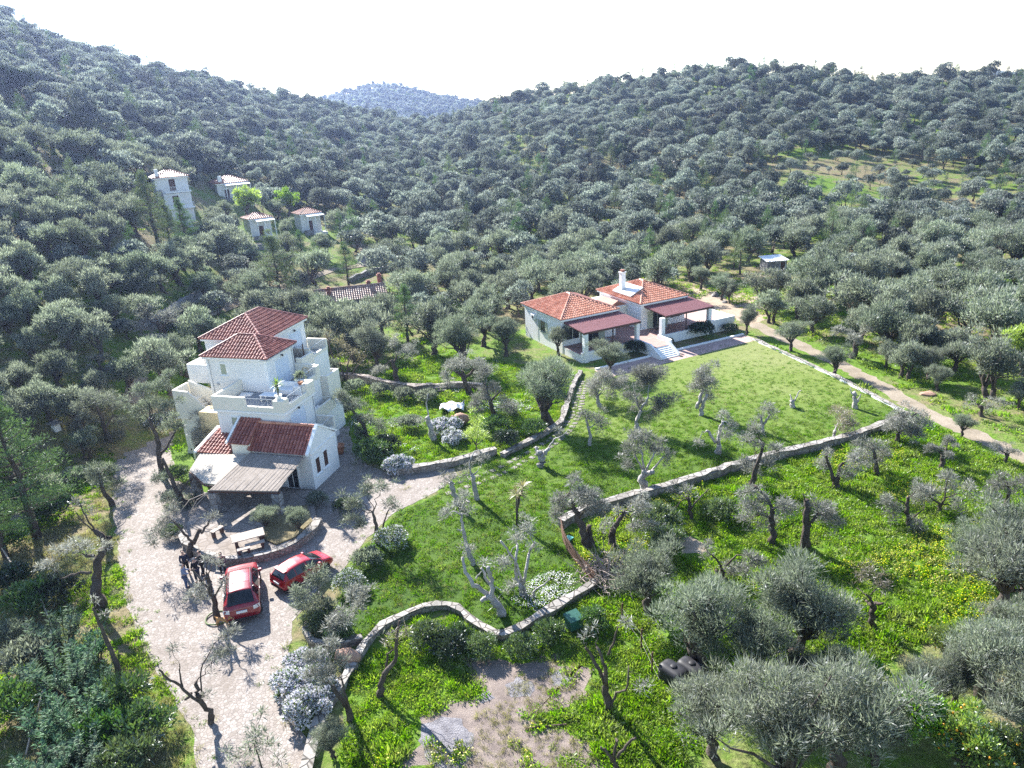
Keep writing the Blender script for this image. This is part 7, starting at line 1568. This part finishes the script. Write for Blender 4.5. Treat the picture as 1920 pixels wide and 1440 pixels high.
# ------------------------------------------------------------------ groves and wood
rng = np.random.default_rng(77)
def candidates(r0, r1, sp, seed):
    g = np.random.default_rng(seed); n = int(1.3 * (r1 ** 2 - r0 ** 2) * .9 / sp ** 2)
    rho = np.sqrt(g.uniform(r0 ** 2, r1 ** 2, n * 3)); a = g.uniform(RAD(-43), RAD(46), n * 3); P = np.column_stack([rho * np.sin(a), rho * np.cos(a)])
    cell = {}; out = []
    for p in P:
        k = (int(p[0] // sp), int(p[1] // sp)); ok = True
        for i in (-1, 0, 1):
            for j in (-1, 0, 1):
                for q in cell.get((k[0] + i, k[1] + j), ()):
                    if (p[0] - q[0]) ** 2 + (p[1] - q[1]) ** 2 < sp * sp: ok = False
        if ok: cell.setdefault(k, []).append(p); out.append(p)
    return np.array(out)
def pxs(P, z=None):
    Z = terrain(P[:, 0], P[:, 1]) if z is None else z; v = np.column_stack([P, Z]) - CAMP; w = v @ _fw
    return 960 + FPX * (v @ _r) / w, 720 - FPX * (v @ _u) / w, w
def drop_poly(P, poly, pad=0.0):
    return ~(poly_inside(P, poly) | (poly_dist(P, poly, True) < pad))
def inpx(X, Y, poly): return poly_inside(np.column_stack([X, Y]), poly)
CLEARING = [(1395, 345), (1440, 312), (1520, 285), (1620, 290), (1760, 318), (1900, 330), (1925, 372), (1760, 380), (1600, 395), (1500, 372)]
def grove(P, pad=1.6):
    X, Y, D = pxs(P); ok = np.ones(len(P), bool)
    for poly, pd in ((DRIVE, .8), (LAWN, 1.2), (FIELD, 0), (GARDEN, .5)): ok &= drop_poly(P, poly, pd)
    ok &= poly_dist(P, TRACK) > 2.6
    hq = world_poly(on_house, [(-15.5, -5), (1, -5), (1, 16.5), (-15.5, 16.5)]); vq = world_poly(on_villa, [(-1, -6.5), (22, -6.5), (22, 13), (-1, 13)])
    ok &= drop_poly(P, hq, 1.5) & drop_poly(P, vq, 1.8)
    for (x, y), rr in (((662, 585), 5.2), ((1449, 507), 2.6), ((493, 447), 4.0), ((586, 436), 4.0), ((440, 376), 5.0), ((343, 419), 4.5), ((1400, 565), 4.0), ((1360, 555), 3.5)):
        q = hit(x, y); ok &= np.hypot(P[:, 0] - q[0], P[:, 1] - q[1]) > rr
    # keep the cabins, the shed and the paths in view: nothing tall right in front of them
    tp = Y - 5.2 * FPX / D; hw_ = 1.5 * FPX / D
    for x0, x1, y0, y1, dm in ((455, 525, 398, 436, 999), (550, 622, 392, 428, 999), (388, 478, 335, 372, 999), (285, 356, 322, 418, 999), (1425, 1475, 480, 500, 999), (592, 720, 530, 552, 999), (985, 1380, 530, 690, 95), (325, 640, 600, 900, 75), (660, 700, 455, 500, 115)):
        ok &= ~((X + hw_ > x0) & (X - hw_ < x1) & (tp < y1) & (Y > y0 + (y1 - y0) * .55))
    U = np.array(USED); 
    for k in range(len(P)):
        if ok[k] and (np.hypot(U[:, 0] - P[k, 0], U[:, 1] - P[k, 1]) < U[:, 2] + pad).any(): ok[k] = False
    cl = inpx(X, Y, CLEARING); ok &= ~cl | (np.random.default_rng(3).random(len(P)) < .62)
    # bright open strips between the trees near the track and behind the villa
    for poly, pr in (([(1690, 620), (1800, 600), (1860, 640), (1760, 690)], .2), ([(1470, 640), (1640, 690), (1800, 760), (2000, 800), (2000, 900), (1700, 780)], .0), ([(1280, 530), (1440, 530), (1450, 610), (1330, 600)], .1), ([(400, 560), (560, 520), (700, 490), (720, 540), (560, 600), (420, 620)], .9), ([(-60, 860), (90, 800), (150, 780), (260, 740), (260, 1452), (-60, 1452)], .0), ([(1700, 780), (1940, 860), (1940, 1100), (1700, 1050)], .0)):
        i = inpx(X, Y, poly); ok &= ~i | (np.random.default_rng(4).random(len(P)) < pr)
    return ok, cl
Pn = candidates(50, 150, 3.5, 1); LEFTW = [(-80, 420), (250, 420), (330, 560), (340, 640), (250, 745), (150, 790), (60, 830), (-80, 900)]; X, Y, D = pxs(Pn); Pl = candidates(52, 125, 2.5, 9); Xl, Yl, D = pxs(Pl); Pn = np.concatenate([Pn[~inpx(X, Y, LEFTW)], Pl[inpx(Xl, Yl, LEFTW)]]); okn, cln = grove(Pn, .7); Pn, cln = Pn[okn], cln[okn]
Pf = candidates(150, 425, 3.0, 2); okf, clf = grove(Pf, .5); Pf, clf = Pf[okf], clf[okf]
Pd = candidates(560, 980, 5.2, 3); ph = np.arctan2(Pd[:, 0], Pd[:, 1]); Pd = Pd[(ph > _T2[0, 0] - .02) & (ph < _T2[-1, 0] + .02)]
sn = np.random.default_rng(11).uniform(.62, 1.15, len(Pn)); sf = np.random.default_rng(12).uniform(.45, 1.05, len(Pf)); sn[inpx(*pxs(Pn)[:2], LEFTW)] *= .82; sn[cln] *= .62; sf[clf] *= .58
X, Y, D = pxs(Pn); inview = (X > -60) & (X < 1980) & (Y > 60) & (Y < 1500)
size = np.where(inview, sn / D, 0); order = np.argsort(-size); NIND = 205
LAND = [('the tall white house', 325, 370), ('the wide white cabin', 435, 355), ('the left lower cabin', 490, 425), ('the right lower cabin', 585, 415), ('the stone cottage', 655, 545), ('the rear roof of the stacked house', 480, 610), ('the outdoor stairs of the stacked house', 350, 740), ('the brick oven', 118, 830), ('the left villa roof', 1065, 575), ('the villa chimney', 1167, 525), ('the right villa roof', 1230, 545), ('the sheet metal shed', 1449, 490), ('the lime green tree at the right edge', 1910, 650), ('the upper dirt track', 1430, 610), ('the large round garden olive', 690, 620), ('the feathery left edge pine', 60, 850), ('the slender pine under the cabins', 530, 510), ('the sandy yard behind the villa', 1370, 550), ('the lime green tree by the cabins', 470, 385), ('the dark tree behind the villa roofs', 1110, 425), ('the very large pale olive', 1868, 600), ('the upper end of the driveway', 245, 755), ('the smaller lime green tree', 545, 390)]
ORD = ['nearest', 'second nearest', 'third nearest', 'fourth nearest', 'fifth nearest', 'sixth nearest', 'seventh nearest', 'eighth nearest', 'ninth nearest', 'tenth nearest', 'eleventh nearest', 'twelfth nearest', 'thirteenth nearest', 'fourteenth nearest', 'fifteenth nearest', 'sixteenth nearest', 'seventeenth nearest', 'eighteenth nearest']
ind = [i for i in order[:NIND] if size[i] > 0]; bins = {}
for i in ind:
    l = min(LAND, key=lambda q: math.hypot(X[i] - q[1], Y[i] - 25 - q[2])); dx, dy = X[i] - l[1], Y[i] - 25 - l[2]
    dr = ('right of' if dx > 0 else 'left of') if abs(dx) > abs(dy) else ('below' if dy > 0 else 'above'); bins.setdefault((l[0], dr), []).append((math.hypot(dx, dy), i))
gt = np.random.default_rng(6)
for (ln_, dr), lst in bins.items():
    for k, (dd_, i) in enumerate(sorted(lst)):
        small = sn[i] < .9
        lab = '%s grove olive, %s %s %s' % ('compact' if small else 'broad', ORD[min(k, len(ORD) - 1)], dr, ln_)
        kd = MID if gt.random() > .1 or D[i] > 95 else PR
        pr = kd[gt.integers(len(kd))]
        plant('olive_tree', lab, 'olive tree', pr[0], pr[1], (Pn[i, 0], Pn[i, 1], tz(*Pn[i])), gt.random() * 6.28, sn[i], 'olives of the grove round the houses', 2)
rest = np.ones(len(Pn), bool); rest[ind] = False
FARM = [join_mesh('wood_tree', *olive_full(101 + i, n=2100 - 100 * (i % 3), ln=.50, wd=.095, R=2.9 + .25 * (i % 3), H=4.2 + .55 * (i % 4), clumps=9 + i % 5, far=True, mat='olivefar', two=i % 2 == 0, trunk=.75 + .25 * (i % 2), narrow=.75 + .12 * (i % 4), tr=.2)) for i in range(9)]
FARM += [join_mesh('wood_tree', *pine(140 + i, H=6.5, R=2.2, n=1500, mat='darkpine' if i else 'pine', ln=.42, far=True)) for i in range(2)]
FARS = [join_mesh('wood_tree', *olive_full(121 + i, n=420, ln=.9, wd=.24, R=2.9, H=5.2, clumps=8, far=True, mat='olivefar', trunk=1.1)) for i in range(4)]
Pw = np.concatenate([Pn[rest], Pf]); sw = np.concatenate([sn[rest], sf])
scatter('olive_wood', FARM, Pw, sw, 31, .03, label='olive wood covering the slopes behind the houses', cat='wood')
scatter('distant_wood', FARS, Pd, np.random.default_rng(5).uniform(.8, 1.3, len(Pd)), 32, .03, label='wood on the far hill between the two slopes', cat='wood')
print('TREES individual', len(ind), 'wood', len(Pw), 'distant', len(Pd))

# ------------------------------------------------------------------ ground cover
def spread(poly, per_m2, seed):
    g = np.random.default_rng(seed); A = np.array(poly); lo, hi = A.min(0), A.max(0); n = int((hi - lo).prod() * per_m2); P = g.uniform(lo, hi, (n, 2)); return P[poly_inside(P, poly)]
def clump_mask(P, sc, th, seed, soft=.12):
    g = np.random.default_rng(seed); ph_ = g.uniform(0, 6.28, 8); k = g.normal(size=(8, 2)) * sc; v = sum(np.sin(P @ k[i] + ph_[i]) for i in range(8)) / 3.0
    return v > th + g.normal(size=len(P)) * soft
WEED = [tuft_mesh(i, 64, .25, .34, .027, 'weed', lean=.9) for i in range(3)]; WEEDY = [tuft_mesh(10 + i, 60, .29, .34, .026, 'weed', 'yellow', 10, .032, .8) for i in range(2)]
BIGW = [tuft_mesh(20 + i, 170, .46, .45, .03, 'weed', lean=.9) for i in range(3)]; GRS = [tuft_mesh(30 + i, 36, .14, .24, .016, 'grassblade', lean=.6) for i in range(3)]; DRYG = [tuft_mesh(40 + i, 40, .32, .28, .012, 'drygrass', lean=.6) for i in range(3)]; WHITEF = [tuft_mesh(50 + i, 26, .22, .3, .03, 'weed', 'white', 26, .035, .7) for i in range(2)]
DRYP = gp((735, 1452), (770, 1400), (800, 1345), (862, 1312), (905, 1295), (872, 1262), (885, 1228), (960, 1240), (1040, 1236), (1105, 1252), (1110, 1285), (1075, 1325), (1010, 1340), (1000, 1370), (1075, 1372), (1115, 1400), (1130, 1452))
BARE = gp((1255, 1006), (1300, 998), (1332, 1018), (1322, 1048), (1276, 1044))
F_ = spread(FIELD, 11, 1); F_ = F_[(~poly_inside(F_, DRYP) | ((poly_dist(F_, DRYP, True) < 1.3) & (np.random.default_rng(88).random(len(F_)) < .12))) & ~poly_inside(F_, BARE) & (poly_dist(F_, TRACK) > .9)]
m1 = clump_mask(F_, .55, .05, 2); m2 = clump_mask(F_, .32, .25, 3); thin = clump_mask(F_, .4, -9, 8)
scatter('weeds', WEED, F_[~m2 & thin], np.random.default_rng(1).uniform(.5, 1.25, (~m2 & thin).sum()), 41, .1, label='bright green weeds of the wild field', cat='weeds')
scatter('yellow_flowers', WEEDY, F_[m2], np.random.default_rng(2).uniform(.55, 1.3, m2.sum()), 42, .1, label='weeds with yellow flowers in the wild field', cat='flowers')
B_ = spread(FIELD, 1.1, 5); B_ = B_[~poly_inside(B_, DRYP) & ~poly_inside(B_, BARE) & clump_mask(B_, .3, .15, 6) & (poly_dist(B_, TRACK) > 2)]
scatter('leafy_weeds', BIGW, B_, np.random.default_rng(3).uniform(.5, 1.2, len(B_)), 43, .1, label='taller leafy weeds standing out of the field', cat='weeds')
G_s = spread(LAWN, 9, 7); G_s = G_s[np.random.default_rng(89).random(len(G_s)) < np.clip(1.6 - (G_s[:, 1] - 40) / 24, .12, 1)]; scatter('lawn_grass', GRS, G_s, np.random.default_rng(4).uniform(.5, 1.2, len(G_s)) * np.clip(1.5 - (G_s[:, 1] - 40) / 38, .45, 1.3), 44, .08, z=np.full(len(G_s), .008), label='tufts of grass on the lawn', cat='grass')
R_ = spread(GARDEN, 7, 9); R_ = R_[drop_poly(R_, DRIVE, .1)]; mw = clump_mask(R_, .5, .55, 10)
scatter('garden_weeds', WEED, R_[~mw], np.random.default_rng(5).uniform(.4, 1.1, (~mw).sum()), 45, .1, label='grass and weeds of the wild garden', cat='weeds')
scatter('garden_flowers', WHITEF, R_[mw], np.random.default_rng(6).uniform(.6, 1.2, mw.sum()), 46, .1, label='small white flowers in the wild garden', cat='flowers')
LOWL = gp((-40, 780), (120, 760), (235, 745), (212, 850), (208, 950), (222, 1050), (236, 1130), (270, 1220), (320, 1300), (362, 1375), (372, 1460), (-60, 1460), (-60, 900))
L_ = spread(LOWL, 7, 11); ml = clump_mask(L_, .35, .0, 12)
scatter('scrub_grass', WEED, L_[ml], np.random.default_rng(7).uniform(.4, 1.2, ml.sum()), 47, .1, label='green undergrowth left of the driveway', cat='weeds')
scatter('dry_grass', DRYG, L_[~ml], np.random.default_rng(8).uniform(.5, 1.2, (~ml).sum()), 48, .1, label='dry grass on the bank left of the driveway', cat='grass')
Dp = spread(DRYP, 14, 13); scatter('dry_stalks', DRYG, Dp[clump_mask(Dp, 1.2, -.3, 14)], np.random.default_rng(9).uniform(.25, .65, clump_mask(Dp, 1.2, -.3, 14).sum()), 49, .2, label='dry stalks on the bare ground', cat='stalks')
WF = gp((985, 1090), (1050, 1070), (1085, 1095), (1060, 1120), (1000, 1150), (960, 1130)); W_s = spread(WF, 9, 15); scatter('pale_flowers', WHITEF, W_s, np.random.default_rng(10).uniform(.5, 1.0, len(W_s)), 50, .1, label='pale flowers at the lower end of the lawn', cat='flowers')
V_ = np.concatenate([candidates(62, 110, 1.0, 21), candidates(110, 170, 1.9, 22)]); okv = drop_poly(V_, DRIVE, .3) & drop_poly(V_, LAWN, .3) & drop_poly(V_, FIELD, 0) & (poly_dist(V_, TRACK) > 1.7)
okv &= drop_poly(V_, world_poly(on_house, [(-15.5, -5), (1, -5), (1, 16.5), (-15.5, 16.5)]), 0) & drop_poly(V_, world_poly(on_villa, [(-1, -6.5), (22, -6.5), (22, 13), (-1, 13)]), 0)
V_ = V_[okv & (clump_mask(V_, .10, -.1, 23) | (V_[:, 0] > 25) & (V_[:, 1] < 95))]; scatter('grove_grass', WEED, V_, np.random.default_rng(11).uniform(.6, 1.6, len(V_)) * 1.3, 51, .1, label='green grass growing under the grove olives', cat='grass')
E_ = spread(DRIVE, 6, 61); de = poly_dist(E_, DRIVE, True); g_ = np.random.default_rng(62).random(len(E_)); E_ = E_[(g_ < np.exp(-de / .35) * .8) | (clump_mask(E_, .5, 1.0, 63) & (g_ < .12))]
scatter('paving_weeds', GRS + DRYG[:1], E_, np.random.default_rng(63).uniform(.4, 1.0, len(E_)), 52, .1, label='weeds creeping over the edges of the paving', cat='weeds')
T_ = spread(LAWN, 5, 64); T_ = T_[clump_mask(T_, .28, .95, 65) | (poly_dist(T_, LAWN, True) < .25)]
scatter('dry_lawn_patches', DRYG, T_, np.random.default_rng(66).uniform(.25, .5, len(T_)), 53, .2, z=np.full(len(T_), .008), label='dry worn patches in the lawn', cat='grass')
# ------------------------------------------------------------------ the air between here and the far slopes
def air():
    m_ = MB(); m_.box(-1500, 1500, -60, 1450, -60, 150); t = NT('hazy_air')
    v = t.n('ShaderNodeVolumePrincipled'); v.inputs['Color'].default_value = (.45, .58, 1.0, 1); v.inputs['Density'].default_value = .00022; v.inputs['Anisotropy'].default_value = .65
    t.l(v.outputs[0], t.out.inputs['Volume']); o = m_.build('haze', t.m); tag(o, kind='stuff')
air()

def wisp():
    p = at(215, 590, 0); t = NT('blue_smoke'); m_ = MB(); n = 20; k = 12; V = []; 
    for i in range(k + 1):
        a = math.pi * i / k
        for j in range(n): b = 2 * math.pi * j / n; V.append((13 * math.sin(a) * math.cos(b), 9 * math.sin(a) * math.sin(b), 8 * math.cos(a)))
    m_.add(V, [(i * n + j, (i + 1) * n + j, (i + 1) * n + (j + 1) % n, i * n + (j + 1) % n) for i in range(k) for j in range(n)])
    v = t.n('ShaderNodeVolumePrincipled'); v.inputs['Color'].default_value = (.50, .64, 1.0, 1); v.inputs['Anisotropy'].default_value = .4
    g = t.coord(which='Generated'); c = t.n('ShaderNodeVectorMath', operation='DISTANCE'); t.l(g, c.inputs[0]); c.inputs[1].default_value = (.5, .5, .5)
    fall = t.math('MAXIMUM', t.math('SUBTRACT', 1.0, t.math('MULTIPLY', c.outputs['Value'], 2.0)), 0.0)
    ns = t.n('ShaderNodeTexNoise'); ns.inputs['Scale'].default_value = 3.0; ns.inputs['Detail'].default_value = 4; t.l(g, ns.inputs['Vector'])
    d = t.math('MULTIPLY', t.math('MULTIPLY', fall, t.math('MAXIMUM', t.math('SUBTRACT', ns.outputs['Fac'], .42), 0.0)), .9)
    t.l(d, v.inputs['Density']); t.l(v.outputs[0], t.out.inputs['Volume']); o = m_.build('smoke', t.m); o.location = (p[0], p[1], 6.5); tag(o, 'thin blue smoke drifting over the olives left of the stacked house', 'smoke', None, 'stuff')
wisp()
